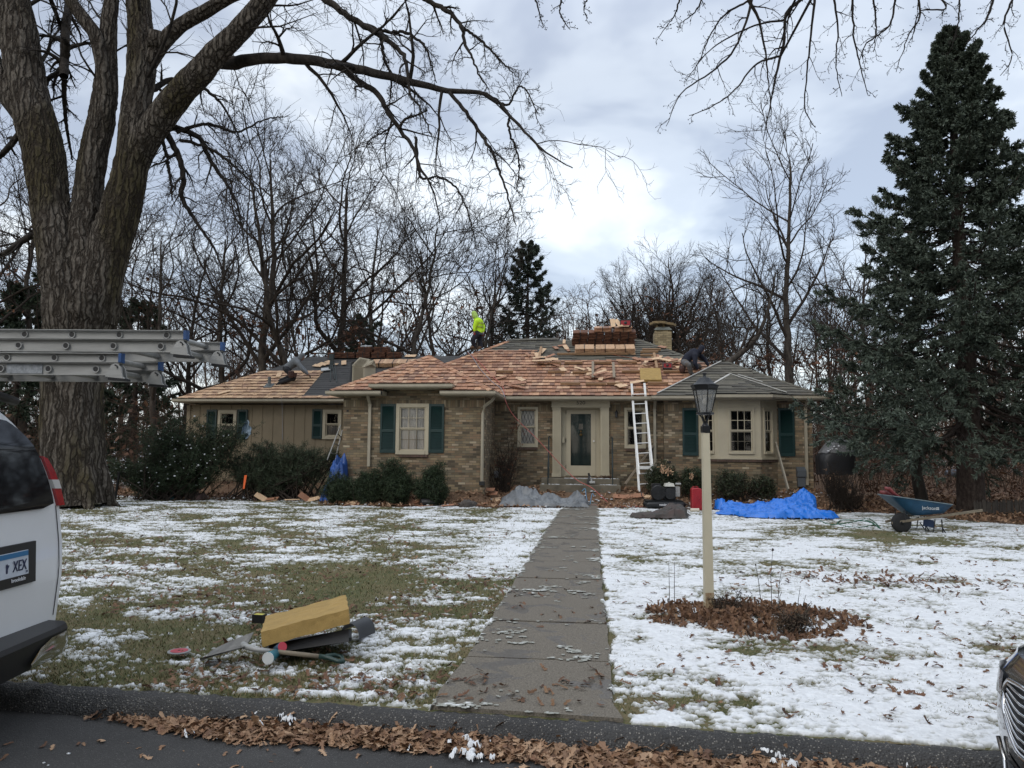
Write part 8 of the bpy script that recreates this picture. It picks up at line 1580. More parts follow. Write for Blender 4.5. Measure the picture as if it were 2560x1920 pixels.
cloth('brown_cloth', mat('brown_green_cloth', (.085, .05, .045), .85, noise_s=1.7, col2=(.02, .04, .036)), 'muddy brown and green cloth bundle lying on the snow in front of the air compressor', 'cloth', a[0]-.1, b[0], a[1]-.5, a[1]+.6, f, 17, (120, 70), .2)
a = P(445, 1240, 22.3); cloth('brown_cloth', BROWNC, 'dark red-brown cloth dropped at the foot of the yew, left of the garage corner', 'cloth', a[0]-.2, a[0]+1.0, a[1]-.4, a[1]+.4, lambda U, V: .14*np.exp(-((U-.6)/.3)**2-((V-.5)/.4)**2)+.03, 23, (60, 40), .12)
a = P(405, 1240, 22.3); cloth('green_bag', mat('teal_bag', (.03, .075, .075), .6, noise_s=5, noise_a=.3), 'small dull green bag lying beside the brown cloth under the yew', 'bag', a[0]-.1, a[0]+.6, a[1]-.35, a[1]+.3, lambda U, V: .14*np.exp(-((U-.5)/.4)**2-((V-.5)/.4)**2)+.02, 29, (40, 30), .08)
# blue tarp slung over the ladder foot at the wing corner
c = P(832, 1150, 21.75); cloth('blue_tarp', mat('dark_blue_tarp', (.012, .07, .28), .45, noise_s=4, noise_a=.35), 'small dark blue tarp bunched over bushes at the corner of the brick wing', 'tarp', c[0]-.35, c[0]+.5, c[1]-.5, c[1]+.5, lambda U, V: .9*np.exp(-((U-.6)/.25)**4-((V-.5)/.3)**4)+.4*np.exp(-((U-.3)/.2)**2-((V-.5)/.3)**2)+.05, 37, (90, 80), .1, .1)
g = Geo(); U, V = np.meshgrid(np.linspace(0, 1, 24), np.linspace(0, 1, 24)); c = np.array([[P(612+17*(U[i, j]-.3)*(.4+math.sin(V[i, j]*3)), 1058+38*V[i, j]-8*U[i, j]*(1-V[i, j]), 22.1+.12*math.sin(U[i, j]*5)) for j in range(24)] for i in range(24)]); c = c+(fbm(c[..., 0]*9, c[..., 2]*9, 0, 2, 3)[..., None]-.5)*np.array([.08, .2, .08]); g.grid(c); single('plastic_sheet', g, mat('pale_plastic', (.22, .29, .36), .35, noise_s=8, noise_a=.4), 'pale blue plastic sheet caught on the end of the yew', 'plastic sheet', None, True)
# air compressor
def comp():
    c = G_(1660, 1268, 20.3, .0); s = 20.3/F; t = thing('air_compressor', 'black wheeled air compressor with a white-topped engine standing beside the leaning ladder', 'air compressor', c)
    q = lambda x, y, d=0.0: c+Rh*(x-1660)*s+Hh*d+ZZ*(1268-y)*s
    for d in (-.22, .12):
        g = Geo(); A_ = [q(1610, 1257, d), q(1613, 1257, d), q(1618, 1257, d), q(1700, 1257, d), q(1706, 1257, d), q(1710, 1257, d)]; g.tubes(np.array(A_), np.array([3, 7, 8.6, 8.6, 7, 3])*s, 18, True); make('air_tank', g, BLACKM, t, True)
    g = Geo(); g.hexa([q(1612, 1249, -.28), q(1702, 1249, -.28), q(1702, 1249, .2), q(1612, 1249, .2), q(1612, 1247, -.28), q(1702, 1247, -.28), q(1702, 1247, .2), q(1612, 1247, .2)]); make('deck', g, BLACKM, t)
    g = Geo(); g.lathe(q(1642, 1228, -.24), [(17*s, 0), (18*s, .03), (18*s, .10), (16*s, .12), (16*s, .2)], 24, Hh); 
    for k in range(5): g.tubes(np.array([q(1642+math.cos(a)*(4+3.2*k), 1228-math.sin(a)*(4+3.2*k), -.255) for a in np.linspace(0, 6.283, 25)]), np.full(25, .004), 4)
    make('belt_guard', g, BLACK, t)
    g = Geo(); g.hexa([q(1630, 1214, 0), q(1654, 1214, 0), q(1654, 1214, .2), q(1630, 1214, .2), q(1632, 1207, 0), q(1652, 1207, 0), q(1652, 1207, .2), q(1632, 1207, .2)]); g.hexa([q(1632, 1246, -.1), q(1652, 1246, -.1), q(1652, 1246, .2), q(1632, 1246, .2), q(1632, 1214, -.1), q(1652, 1214, -.1), q(1652, 1214, .2), q(1632, 1214, .2)]); make('pump', g, BLACK, t)
    g = Geo(); g.lathe(q(1672, 1231, -.2), [(13*s, 0), (14*s, .04), (14*s, .18)], 20, Hh); g.hexa([q(1657, 1246, -.1), q(1687, 1246, -.1), q(1687, 1246, .2), q(1657, 1246, .2), q(1658, 1216, -.12), q(1686, 1216, -.12), q(1686, 1216, .2), q(1658, 1216, .2)]); g.lathe(q(1672, 1231, -.21), [(4*s, 0), (4*s, -.01), (0, -.01)], 12, Hh); make('engine', g, mat('engine_dark', (.03, .03, .032), .45, metal=.4, noise_s=20, noise_a=.5), t)
    g = Geo(); g.hexa([q(1661, 1213, -.14), q(1685, 1213, -.14), q(1685, 1213, .12), q(1661, 1213, .12), q(1663, 1205.5, -.12), q(1682, 1205.5, -.12), q(1682, 1205.5, .1), q(1663, 1205.5, .1)]); g.lathe(q(1673, 1205, 0), [(.03, 0), (.03, .02)], 10); make('fuel_tank', g, mat('dirty_white', (.55, .54, .48), .4, noise_s=12, noise_a=.25), t)
    g = Geo(); g.rod(q(1688, 1207, -.05), q(1701, 1207, -.05), .03, 10); g.hexa([q(1688, 1238, -.05), q(1699, 1238, -.05), q(1699, 1238, .15), q(1688, 1238, .15), q(1688, 1214, -.05), q(1699, 1214, -.05), q(1699, 1214, .15), q(1688, 1214, .15)]); make('muffler', g, ALU, t)
    for x in (1622, 1698):
        g = Geo(); g.lathe(q(x, 1262, .26), [(.04, -.04), (.10, -.04), (.11, 0), (.10, .04), (.04, .04)], 18, Hh); make('wheel', g, RUBBER, t)
    g = Geo(); g.tubes(np.array([q(1612, 1250, -.2), q(1604, 1240, -.2), q(1601, 1233, -.2), q(1604, 1228, -.1), q(1604, 1228, .1)]), np.full(5, .012), 6, True); g.tubes(np.array([q(1700, 1250, -.2), q(1712, 1256, -.25), q(1722, 1262, -.3)]), np.full(3, .014), 6, True); make('handle', g, BLACKM, t)
    text('maker_name', 'metabo HPT', .085, mat('white_ink', (.7, .7, .72), .5), t, q(1659, 1256.5, -.22-8.8*s), Rh, ZZ, .001, squash=.78); return t
comp()
# gas can
c = G_(1746, 1279, 19.9); t = thing('fuel_can', 'red metal jerry can standing on the lawn behind the lamp post', 'fuel can', c); s = 19.9/F
q = lambda x, y, d=0.0: c+Rh*(x-1746)*s+Hh*d+ZZ*(1279-y)*s
g = Geo(); o = [(1728.5, 1279), (1764, 1279), (1765, 1240), (1763, 1236), (1752, 1226), (1745, 1224.5), (1731, 1224.5), (1728.5, 1228)]; A_ = np.array([q(a, b, -.07) for a, b in o]); B_ = np.array([q(a, b, .09) for a, b in o]); C_2 = (A_-A_.mean(0))*.9+A_.mean(0)-Hh*.02; n = 8
g.add(np.vstack([C_2, A_, B_]), [list(range(8))]+[[i, (i+1) % 8, 8+(i+1) % 8, 8+i][::-1] for i in range(8)]+[[8+i, 8+(i+1) % 8, 16+(i+1) % 8, 16+i][::-1] for i in range(8)]+[[16+i for i in range(8)][::-1]]); make('body', g, REDP, t)
g = Geo()
for a, b in (((1733, 1232), (1757, 1270)), ((1757, 1236), (1733, 1270))): g.beam(q(*a, -.093), q(*b, -.093), .012, .012, up=Hh)
make('pressed_cross', g, REDP, t); g = Geo()
for d in (-.04, .01, .06): g.tubes(np.array([q(1733, 1225, d), q(1734, 1221, d), q(1744, 1221, d), q(1746, 1225, d)]), np.full(4, .008), 6, True)
make('handle', g, REDP, t); g = Geo(); g.rod(q(1756, 1232, .01), q(1762, 1224, .01), .022, 10); make('spout_cap', g, REDP, t)
# white tub beside it
c = G_(1736, 1272, 19.3, .04); g = Geo(); g.rod(c-Rh*.1, c+Rh*.09, .055, 14); g.rod(c+Rh*.09, c+Rh*.11, .06, 14); single('plastic_jar', g, mat('cream_plastic', (.5, .45, .36), .5), 'small pale plastic jar lying on its side before the red jerry can', 'jar')
c = G_(1695, 1243, 20.6, .1); g = Geo(); blobs(g, np.array([c[0], c[0]+.08, c[0]+.02]), np.array([c[1]]*3), np.array([c[2], c[2]-.04, c[2]+.06]), np.array([.09, .08, .07]), 3, .8); single('white_rag', g, mat('white_cloth', (.55, .56, .58), .9), 'crumpled white rag hanging behind the air compressor', 'rag', None, True)
# wheelbarrow
DWb = 14.7; s = DWb/F; c0 = G_(2259, 1317, DWb); t = thing('wheelbarrow', 'blue wheelbarrow with wooden handles standing on the snow before the spruce', 'wheelbarrow', c0)
zb_ = c0[2]
def q(x, y, d=0.0): return np.array([0, 0, 0])+Rh*((x-1280)*s)+Hh*(DWb+d)+ZZ*(zb_+(1317-y)*s)
BLU = mat('wheelbarrow_blue', (.018, .085, .17), .4, noise_s=5, noise_a=.45)
rimn = [(2228, 1226), (2300, 1234), (2375, 1246)]; A_ = []
W0 = .34
sec = [(0, 1.0), (.35, .93), (.7, .80), (1.0, .62)]
def tubpt(f, r, sd):  # f 0 front..1 back, r 0 rim..1 floor, sd -1..1
    xr_, yr_ = 2228+f*147, 1226+f*20; xf, yf = 2286+f*74, 1275-f*6; x = xr_+(xf-xr_)*r**1.1; y = yr_+(yf-yr_)*r; w = W0*(1-.38*r)*(1-.12*(2*f-1)**2*(1 if f < .5 else .5)); return q(x, y, .34+sd*w)
outl = [(0, -1), (0, -.5), (0, 0), (0, .5), (0, 1), (.5, 1), (1, 1), (1, 0), (1, -1), (.75, -1), (.5, -1), (.25, -1)]
R_ = np.array([[tubpt(f, r, sd) for f, sd in outl] for r in (0, .25, .5, .75, 1.0)]); g = Geo(); n = len(outl)
g.add(R_.reshape(-1, 3), [[i*n+k, i*n+(k+1) % n, (i+1)*n+(k+1) % n, (i+1)*n+k] for i in range(4) for k in range(n)]+[[4*n+k for k in range(n)]]); R2 = R_*1.0; cc = R_.mean((0, 1)); R2 = cc+(R_-cc)*.975; g.add(R2.reshape(-1, 3), [[i*n+k, i*n+(k+1) % n, (i+1)*n+(k+1) % n, (i+1)*n+k][::-1] for i in range(4) for k in range(n)]); tb_ = make('tub', g, BLU, t, True)
g = Geo(); rr_ = np.vstack([R_[0], R_[0][:1]]); g.tubes(rr_, np.full(len(rr_), .010), 6); make('rim', g, mat('worn_rim', (.16, .22, .24), .5, noise_s=20, noise_a=.4), tb_)
text('maker_name', 'Jackson', .095, mat('faded_white', (.5, .52, .52), .6), tb_, q(2318, 1255, .34-W0*.84)-Hh*.012, Rh+ZZ*-.06, ZZ*.95-Hh*-.12, .001, squash=.95)
g = Geo(); e0 = q(2335, 1256, .34-W0*.84)-Hh*.012
for i in range(2):
    for j in range(2): g.obox(e0+Rh*(.018+i*.028)+ZZ*(j-.5)*.028, Rh, ZZ, Hh, .022, .022, .002)
make('emblem', g, mat('faded_white', (.5, .52, .52), .6), tb_)
WH = mat('handle_wood', (.21, .175, .125), .85, noise_s=12, noise_a=.35)
for d0, d1, (x2, y2) in ((-.05, .02, (2448, 1259)), (.62, .66, (2411, 1254))): g = Geo(); g.beam(q(2234, 1294, .34+(d0-.34)*.35), q(x2, y2, d1), .035, .045); make('handle', g, WH, t)
g = Geo(); g.lathe(q(2259, 1293.5, .22), [(.06, -.05), (.15, -.052), (.185, -.035), (.192, 0), (.185, .035), (.15, .052), (.06, .05)], 28, Hh); wh = make('wheel', g, RUBBER, t, True); g = Geo(); g.lathe(q(2259, 1293.5, .22), [(0, -.055), (.03, -.055), (.07, -.045), (.07, .045), (0, .055)], 16, Hh); make('hub', g, BLACKM, wh)
g = Geo(); g.rod(q(2259, 1293.5, .10), q(2259, 1293.5, .45), .012)
for d in (.02, .62):
    g.tubes(np.array([q(2292, 1290, d), q(2306, 1311, d), q(2325, 1312, d), q(2330, 1282, d)]), np.full(4, .011), 6, True); g.tubes(np.array([q(2346, 1282, d), q(2348, 1315, d)]), np.full(2, .011), 6, True); g.tubes(np.array([q(2346, 1300, d), q(2356, 1318, d)]), np.full(2, .011), 6, True); g.rod(q(2262, 1286, d*.6+.1), q(2262, 1262, d*.6+.12), .010)
make('leg_frame', g, BLACKM, t); g = Geo(); g.hexa([q(2320, 1302, .3), q(2347, 1307, .3), q(2347, 1307, .32), q(2320, 1302, .32), q(2322, 1284, .3), q(2347, 1288, .3), q(2347, 1288, .32), q(2322, 1284, .32)]); make('brace_plate', g, mat('dark_blue', (.01, .03, .09), .5), t)
g = Geo(); g.tubes(np.array([q(2226, 1208, .3), q(2236, 1210, .3), q(2246, 1220, .3), q(2258, 1228, .3), q(2275, 1236, .3)]), np.array([.03, .045, .04, .025, .015]), 8, True); g.tubes(np.array([q(2222, 1219, .45), q(2236, 1221, .42), q(2252, 1232, .4)]), np.array([.03, .05, .04]), 8, True); single('red_tool', g, mat('faded_red', (.20, .03, .03), .5, noise_s=14, noise_a=.5), 'red-handled tool sticking out of the front of the wheelbarrow tub', 'tool', None, True)
# covered grill
c = G_(2088, 1215, 21.5); s = 21.5/F; t = thing('covered_grill', 'barbecue grill under a black cover with snow on top beyond the house corner', 'grill', c); zc_ = c[2]
def q(x, y, d=0.0): return Rh*((x-1280)*s)+Hh*(21.5+d)+ZZ*(1.72+(1126-y)*s)
g = Geo(); rings_ = []
for y_, xa, xb, dd in ((1186, 2044, 2124, .34), (1172, 2043, 2126, .34), (1156, 2042, 2128, .35), (1140, 2042, 2130, .36), (1134, 2050, 2127, .34), (1120, 2060, 2121, .3), (1106, 2072, 2112, .24), (1102, 2078, 2106, .16)):
    m_ = (xa+xb)/2; w_ = (xb-xa)/2; rings_.append([q(m_+w_*(abs(math.cos(a))**.6*np.sign(math.cos(a)))+1.5*math.sin(a*9), y_+1.2*math.sin(a*7), dd*(abs(math.sin(a))**.6*np.sign(math.sin(a)))) for a in np.linspace(0, 6.283, 29)[:-1]])
A_ = np.array(rings_); n = 28; g.add(A_.reshape(-1, 3), [[i*n+k, i*n+(k+1) % n, (i+1)*n+(k+1) % n, (i+1)*n+k] for i in range(7) for k in range(n)]+[[7*n+k for k in range(n)]]); make('cover', g, mat('black_cover', (.012, .012, .014), .55, noise_s=5, noise_a=.4), t, True)
g = Geo(); A2_ = A_[4:].copy(); A2_[..., 2] += .012; A2_[..., :2] += (A2_[..., :2]-A2_[..., :2].mean((0, 1)))*.02; g.add(A2_.reshape(-1, 3), [[i*n+k, i*n+(k+1) % n, (i+1)*n+(k+1) % n, (i+1)*n+k] for i in range(3) for k in range(n)]+[[3*n+k for k in range(n)]]); make('cover_top', g, mat('grey_cover', (.17, .17, .175), .6, noise_s=3, noise_a=.5), t, True)
g = Geo(); r_ = np.random.default_rng(2); p_ = np.array([q(2058+5*k, 1128-2*k+r_.normal(0, 2), -.31) for k in range(5)]+[q(2085+5*k, 1116+3*k, -.28) for k in range(4)]); blobs(g, p_[:, 0], p_[:, 1], p_[:, 2], r_.uniform(.02, .06, len(p_)), 4, .5); make('cover_snow', g, SNOWM, t, True)
for x in (2056, 2118): g = Geo(); g.rod(q(x, 1206, -.2), q(x, 1232, -.2), .02); make('leg', g, BLACKM, t)
# picket fence
c = G_(2500, 1283, 18.4); t = thing('picket_fence', 'low weathered picket fence at the edge of the leaf litter right of the spruce', 'fence', c); PK = mat('picket_wood', (.075, .065, .055), .9, noise_s=9, noise_a=.4, island=[(.05, .045, .04), (.10, .085, .07), (.075, .065, .055)])
fp = [G_(2440+i*6.2, 1283, 18.5+i*.01) for i in range(48)]; g = Geo(); r_ = random.Random(4)
for p in fp:
    h = .36+r_.uniform(-.03, .03); w = .026; l = r_.uniform(-.02, .02); g.prism([p-Rh*w-ZZ*.1, p+Rh*w-ZZ*.1, p+Rh*(w+l)+ZZ*(h-.05), p+Rh*l+ZZ*h, p+Rh*(-w+l)+ZZ*(h-.05)], Hh*.018)
make('pickets', g, PK, t); g = Geo()
for z in (.08, .26): g.beam(fp[0]+Hh*.03+ZZ*z, fp[-1]+Hh*.03+ZZ*z, .03, .05)
make('rail', g, PK, t)
# ---- front pile: foam slab, shovel, cups
A_ = P(655, 1618, 5.75); B_ = P(875, 1558, 5.80); tl_ = P(650, 1582, 5.75); W = tl_-A_; C3_ = P(664, 1542, 6.32); V = C3_-tl_; V[2] *= .9
foam('foam_pad', A_, B_-A_, V, W+Hh*.01, 'big yellow foam slab tilted on black plastic on the near lawn')
g = Geo(); 
U_, V_ = np.meshgrid(np.linspace(0, 1, 40), np.linspace(0, 1, 16)); X1 = 668+U_*212; Y1 = 1612-V_*20-U_*36; c = np.array([[P(X1[i, j], Y1[i, j], 5.85+.5*V_[i, j])-ZZ*(.05+.06*math.sin(3.14*V_[i, j])) for j in range(40)] for i in range(16)]); c[..., 2] = np.maximum(c[..., 2], .145); g.grid(c)
c2_ = np.array([[P(672+U_[i, j]*200, 1634-30*U_[i, j]-V_[i, j]*(22+10*U_[i, j]), 5.72+.12*V_[i, j]) for j in range(40)] for i in range(16)]); c2_[..., 2] = np.maximum(c2_[..., 2], .15); g.grid(c2_); single('black_plastic_tray', g, BLACK, 'bent black plastic tray crushed under the yellow foam slab', 'tray', None, True)
g = Geo(); th_ = np.linspace(0, 2.6, 20); c0_s = PZ(893, 1590, .15); ax_ = Rh*.10+Hh*.26; c = np.array([[c0_s+ax_*(V_-.5)*.9+(Rh*math.cos(a)*.085*(1 if a < 1.6 else .9)+ZZ*math.sin(a)*.13) for a in th_] for V_ in np.linspace(0, 1, 8)]); c[..., 2] = np.maximum(c[..., 2], .14); g.grid(c); single('pipe_shell', g, mat('slate_plastic', (.035, .037, .042), .5, noise_s=9, noise_a=.3), 'curved dark plastic shell lying at the end of the foam slab', 'plastic piece', None, True)
gsh = PZ(560, 1630, .16); t = thing('shovel', 'metal grain shovel with a wooden shaft and dark green grip lying by the foam slab', 'shovel', gsh)
Ub, Vb = np.meshgrid(np.linspace(0, 1, 24), np.linspace(0, 1, 16)); pts_ = []
for i in range(16):
    for j in range(24):
        u, v = Ub[i, j], Vb[i, j]; x = 498+u*106+v*(22+8*u); y = 1655-u*27-v*(12+28*u**.6); pts_.append(P(x, y, 5.62+.22*v)+ZZ*(.025*(2*v-1)**2))
pts_ = np.array(pts_).reshape(16, 24, 3); pts_[..., 2] = np.maximum(pts_[..., 2], .15); g = Geo(); g.grid(pts_); lo_ = pts_-ZZ*.006; g.grid(lo_); make('blade', g, mat('scuffed_aluminium', (.23, .22, .20), .5, metal=.5, noise_s=14, noise_a=.55), t, True)
sh = [P(607, 1612, 5.72), P(622, 1619, 5.68), P(640, 1624, 5.66), P(676, 1628, 5.64)]; g = Geo(); g.tubes(np.array(sh), np.array([.026, .02, .018, .017]), 10, True); make('socket', g, ALU, t, True)
g = Geo(); g.tubes(np.array([P(676, 1628, 5.64), P(735, 1634, 5.62), P(798, 1641, 5.60)]), np.array([.017, .016, .016]), 10, True); make('shaft', g, WH, t, True)
DG = mat('dark_green_grip', (.008, .03, .025), .45); g = Geo(); g.tubes(np.array([P(798, 1641, 5.60), P(820, 1644, 5.6), P(845, 1653, 5.56), P(856, 1655, 5.56)]), np.array([.019, .018, .016, .016]), 8, True); g.tubes(np.array([P(815, 1640, 5.62), P(835, 1637, 5.7), P(855, 1642, 5.72), P(858, 1655, 5.56)]), np.array([.014]*4), 8, True); make('grip', g, DG, t, True)
def cup(name, label, a, b, r, m, m2):
    a = np.array(a); b = np.array(b); t = thing(name, label, 'cup', a); ax = b-a; L = np.linalg.norm(ax); g = Geo(); g.lathe(a, [(r, 0), (r*1.04, .003), (r*.75, L)], 20, ax); make('wall', g, m, t, True); g = Geo(); g.lathe(a, [(r*.93, -.002), (r*.93, .002)], 20, ax); make('lid', g, m2, t); g = Geo(); g.tubes(np.array([a+np.cross(ax/L, ZZ)*math.cos(q_)*r*1.0+np.cross(np.cross(ax/L, ZZ), ax/L)*math.sin(q_)*r for q_ in np.linspace(0, 6.283, 20)]), np.full(20, .003), 5); make('rim', g, m2, t)
WC = mat('cup_white', (.6, .62, .62), .5)
cup('paper_cup', 'teal paper cup with its white end towards the street, lying below the shovel shaft', P(670, 1646, 5.50), P(690, 1633, 5.64), .040, mat('cup_teal', (.015, .13, .17), .5), WC)
cup('paper_cup', 'dark blue and red paper cup lying behind the shovel shaft under the foam slab', P(706, 1617, 5.66), P(690, 1624, 5.74), .034, mat('cup_navy', (.02, .07, .13), .5), mat('cup_red', (.4, .03, .05), .5))
c = PZ(648, 1556, .16); g = Geo(); g.obox(c+ZZ*.035, Rh+Hh*-.25, ZZ, Hh+Rh*.25, .10, .07, .07); t = thing('small_carton', 'small black and yellow carton lying behind the left end of the foam slab', 'carton', c); make('box', g, BLACK, t); g = Geo(); g.obox(c+ZZ*.0715, Rh+Hh*-.25, ZZ, Hh+Rh*.25, .08, .002, .05); make('yellow_panel', g, mat('carton_yellow', (.5, .45, .08), .6), t)
c = PZ(448, 1628, .165); t = thing('red_disc', 'red and grey saw blade disc lying flat on the snow near the street', 'disc', c); g = Geo(); g.lathe(c, [(.082, -.004), (.084, 0), (.082, .004)], 32); make('blade', g, mat('grey_disc', (.25, .25, .25), .5), t); g = Geo(); g.lathe(c, [(.064, .0045), (.064, .0065), (.010, .0065)], 28); dd_ = make('face', g, mat('disc_red', (.45, .06, .08), .5, noise_s=30, noise_a=.3), t); g = Geo(); g.lathe(c, [(.011, .0068), (.011, .008)], 12); make('centre_hole', g, BLACK, t)
# ---- odds and ends along the house
def board(a, b, w, h, m, label, cat='board', name='board', grp=None, up=(0, 0, 1)):
    g = Geo(); g.beam(a, b, w, h, up); return single(name, g, m, label, cat, grp)
board(P(1562, 1211, 22.6), P(1632, 1114, 23.2), .04, .14, WOODG, 'weathered board leaning against the wall behind the white ladder', up=(0, 1, .2))
board(P(1971, 1226, 21.4), P(1939, 1108, 22.5), .04, .14, mat('grey_board', (.30, .27, .21), .85, noise_s=12, noise_a=.3), 'weathered board leaning on the bay window beside its green shutter', up=(0, 1, .2))
c = G_(1068, 1247, 20.4, .1); t = thing('drain_pipe', 'short black corrugated drain pipe lying in the leaves before the wing bushes', 'pipe', c); g = Geo(); ax = Rh*.9+Hh*.45; pts_ = np.array([c+ax*(k*.012-.18) for k in range(31)]); g.tubes(pts_, np.array([.10+.008*(k % 2) for k in range(31)]), 20); g.tubes(pts_, np.array([.088]*31), 20); make('corrugated_wall', g, BLACK, t); g = Geo(); g.lathe(c-ax*.17, [(.087, 0), (.087, .005)], 18, ax); make('bore', g, DARKIN, t)
c = G_(1167, 1247, 20.2); g = Geo(); blobs(g, np.array([c[0], c[0]+.12, c[0]-.1]), np.array([c[1], c[1]+.06, c[1]+.05]), np.array([c[2]+.08, c[2]+.06, c[2]+.06]), np.array([.20, .15, .14]), 31, .72); single('boulder', g, mat('boulder_stone', (.11, .095, .085), .9, noise_s=7, noise_a=.45, bump=.5, bump_s=20), 'rounded grey-brown boulder in the leaf bed before the wing corner', 'boulder', None, True)
c = G_(612, 1226, 21.9); g = Geo(); t = thing('reflector_stake', 'orange driveway reflector stake before the spreading juniper', 'stake', c); g.rod(c-ZZ*.1, c+ZZ*.25, .012); make('stake', g, BLACKM, t); g = Geo(); g.prism([P(607, 1222, 21.9), P(611, 1222, 21.9), P(617, 1188, 21.9), P(611, 1188, 21.9)], Hh*.03); make('reflector', g, mat('safety_orange', (.75, .13, .03), .4), t)
c = G_(293, 1250, 21.3); g = Geo(); g.beam(P(288, 1248, 21.3), P(298, 1180, 21.3), .05, .05); single('dark_post', g, BLACKM, 'thin leaning black post standing right beside the cottonwood trunk', 'post')
g = Geo(); g.hexa([P(447, 1240, 22.6), P(464, 1240, 22.6), P(464, 1240, 22.75), P(447, 1240, 22.75), P(450, 1160, 22.7), P(466, 1160, 22.7), P(466, 1160, 22.8), P(450, 1160, 22.8)]); single('folded_table', g, mat('blue_grey_panel', (.05, .065, .085), .5, noise_s=4, noise_a=.3), 'narrow blue-grey panel standing under the yew near the garage corner', 'panel')
c = P(1479, 1208, 22.55); c[2] = zl+.01; t = thing('nail_gun', 'black and silver nail gun standing on the lower front step', 'nail gun', c); g = Geo(); g.beam(c+np.array([-.12, 0, .02]), c+np.array([-.06, .05, .27]), .06, .09, up=(0, 1, 0)); g.rod(c+np.array([-.07, .02, .25]), c+np.array([-.09, .02, .33]), .03); make('magazine', g, BLACK, t); g = Geo(); g.rod(c+np.array([-.06, 0, .05]), c+np.array([.10, 0, .06]), .045, 10); g.tubes(np.array([c+np.array([.0, 0, .08]), c+np.array([-.01, .02, .16]), c+np.array([-.05, .02, .22])]), np.array([.03, .024, .02]), 8, True); make('motor_body', g, ALU, t)
g = Geo(); c = P(1508, 1192, 23.0); c[2] = zst+.015; n = 70; rr_ = np.random.default_rng(6); leaves(g, c[0]+rr_.normal(0, .14, n), c[1]+rr_.normal(0, .05, n), c[2]+.03*rr_.random(n), np.full(n, .09), .5, 8); tag(make('step_leaves', g, DLEAF), 'clump of dark leaves on the landing beside the front door', 'leaves', kind='stuff')
g = Geo(); c = P(1538, 1199, 22.7); g.box((c[0]-.02, c[1]-.01, c[2]-.05), (c[0]+.03, c[1]+.03, c[2]+.03)); single('yellow_tag', g, mat('yellow_tag', (.6, .55, .12), .6), 'tiny yellow tag hanging on the corner of the front steps', 'tag')
# scrap shingles on the ground
scr = [(652, 1214, .9, 'cedar shingle leaning up against the juniper stems'), (678, 1219, .2, 'cedar shingle lying flat in front of the juniper'), (760, 1222, 1.0, 'cedar shingle tilted on the leaves before the small blue tarp'), (790, 1230, .4, 'cedar shingle lying before the small blue tarp'), (842, 1232, .5, 'cedar shingle at the left end of the low evergreen bushes'), (905, 1240, .1, 'long cedar scrap before the first low bush'), (930, 1243, .0, 'long cedar scrap before the middle low bush'), (960, 1238, .2, 'cedar scrap under the wing window'), (985, 1246, .1, 'cedar scrap under the wing window'), (1003, 1240, .3, 'cedar scrap under the wing window'), (1025, 1215, 1.3, 'tall cedar shingle standing upright before the bushes'), (1033, 1232, .6, 'cedar shingle slanting behind the black pipe'), (1055, 1226, .7, 'cedar shingle slanting above the black pipe'), (1222, 1221, .1, 'cedar shingle lying by the wing downspout'), (1215, 1244, .0, 'cedar shingle between boulder and grey tarp'), (1240, 1240, .15, 'cedar shingle at the edge of the grey tarp'), (1350, 1222, .1, 'cedar shingle behind the grey tarp'), (1580, 1222, .2, 'cedar shingle at the foot of the white ladder'), (1610, 1220, .1, 'cedar shingle between ladder rails'), (1590, 1232, .2, 'cedar shingle before the ladder foot'), (1550, 1240, .1, 'cedar shingle on the hoses near the walk'), (870, 1248, .1, 'cedar scrap at the lawn edge before the bushes'), (820, 1246, .2, 'cedar scrap at the lawn edge near the small blue tarp')]
r_ = random.Random(12)
for i, (a, b, tl_, lab) in enumerate(scr):
    D = 21.9 if a < 850 else (20.6 if a < 1180 else 21.8); c = G_(a, b, D, .03); l = r_.uniform(.4, .5); w = r_.uniform(.13, .22); g = sh_geo(l, w, .015); o = single('scrap_shingle', g, CEDAR if i % 3 else CEDAR_P, lab, 'shingle', 'cedar scraps dropped along the house'); o.location = Vector(c); o.rotation_euler = (.5+.3*tl_, -tl_*.6*(1 if i % 2 else -1), r_.uniform(-.5, .5))
for i in range(34):
    a = r_.uniform(860, 1230) if i < 24 else r_.uniform(640, 860); D = r_.uniform(19.9, 20.9) if a > 850 else r_.uniform(21.2, 22.4); c = G_(a, 1240, D, .035); L_ = r_.uniform(.22, .5); g = sh_geo(L_, r_.uniform(.04, .14), .012); wh_ = 'before the juniper' if a < 720 else 'between juniper and low bushes' if a < 860 else 'before the first low bush' if a < 930 else 'under the wing window' if a < 1010 else 'by the black drain pipe' if a < 1090 else 'left of the boulder' if a < 1150 else 'between boulder and grey tarp'; o = single('scrap_shingle', g, [CEDAR, CEDAR_P, CEDAR_D][i % 3], '%s %s split cedar scrap among the leaves %s' % ('long' if L_ > .36 else 'short', ['reddish', 'pale', 'dark'][i % 3], wh_), 'shingle', 'cedar scraps dropped along the house'); o.location = Vector(c); o.rotation_euler = (r_.uniform(-.3, .5), r_.uniform(-.3, .3), r_.uniform(-.7, .7))
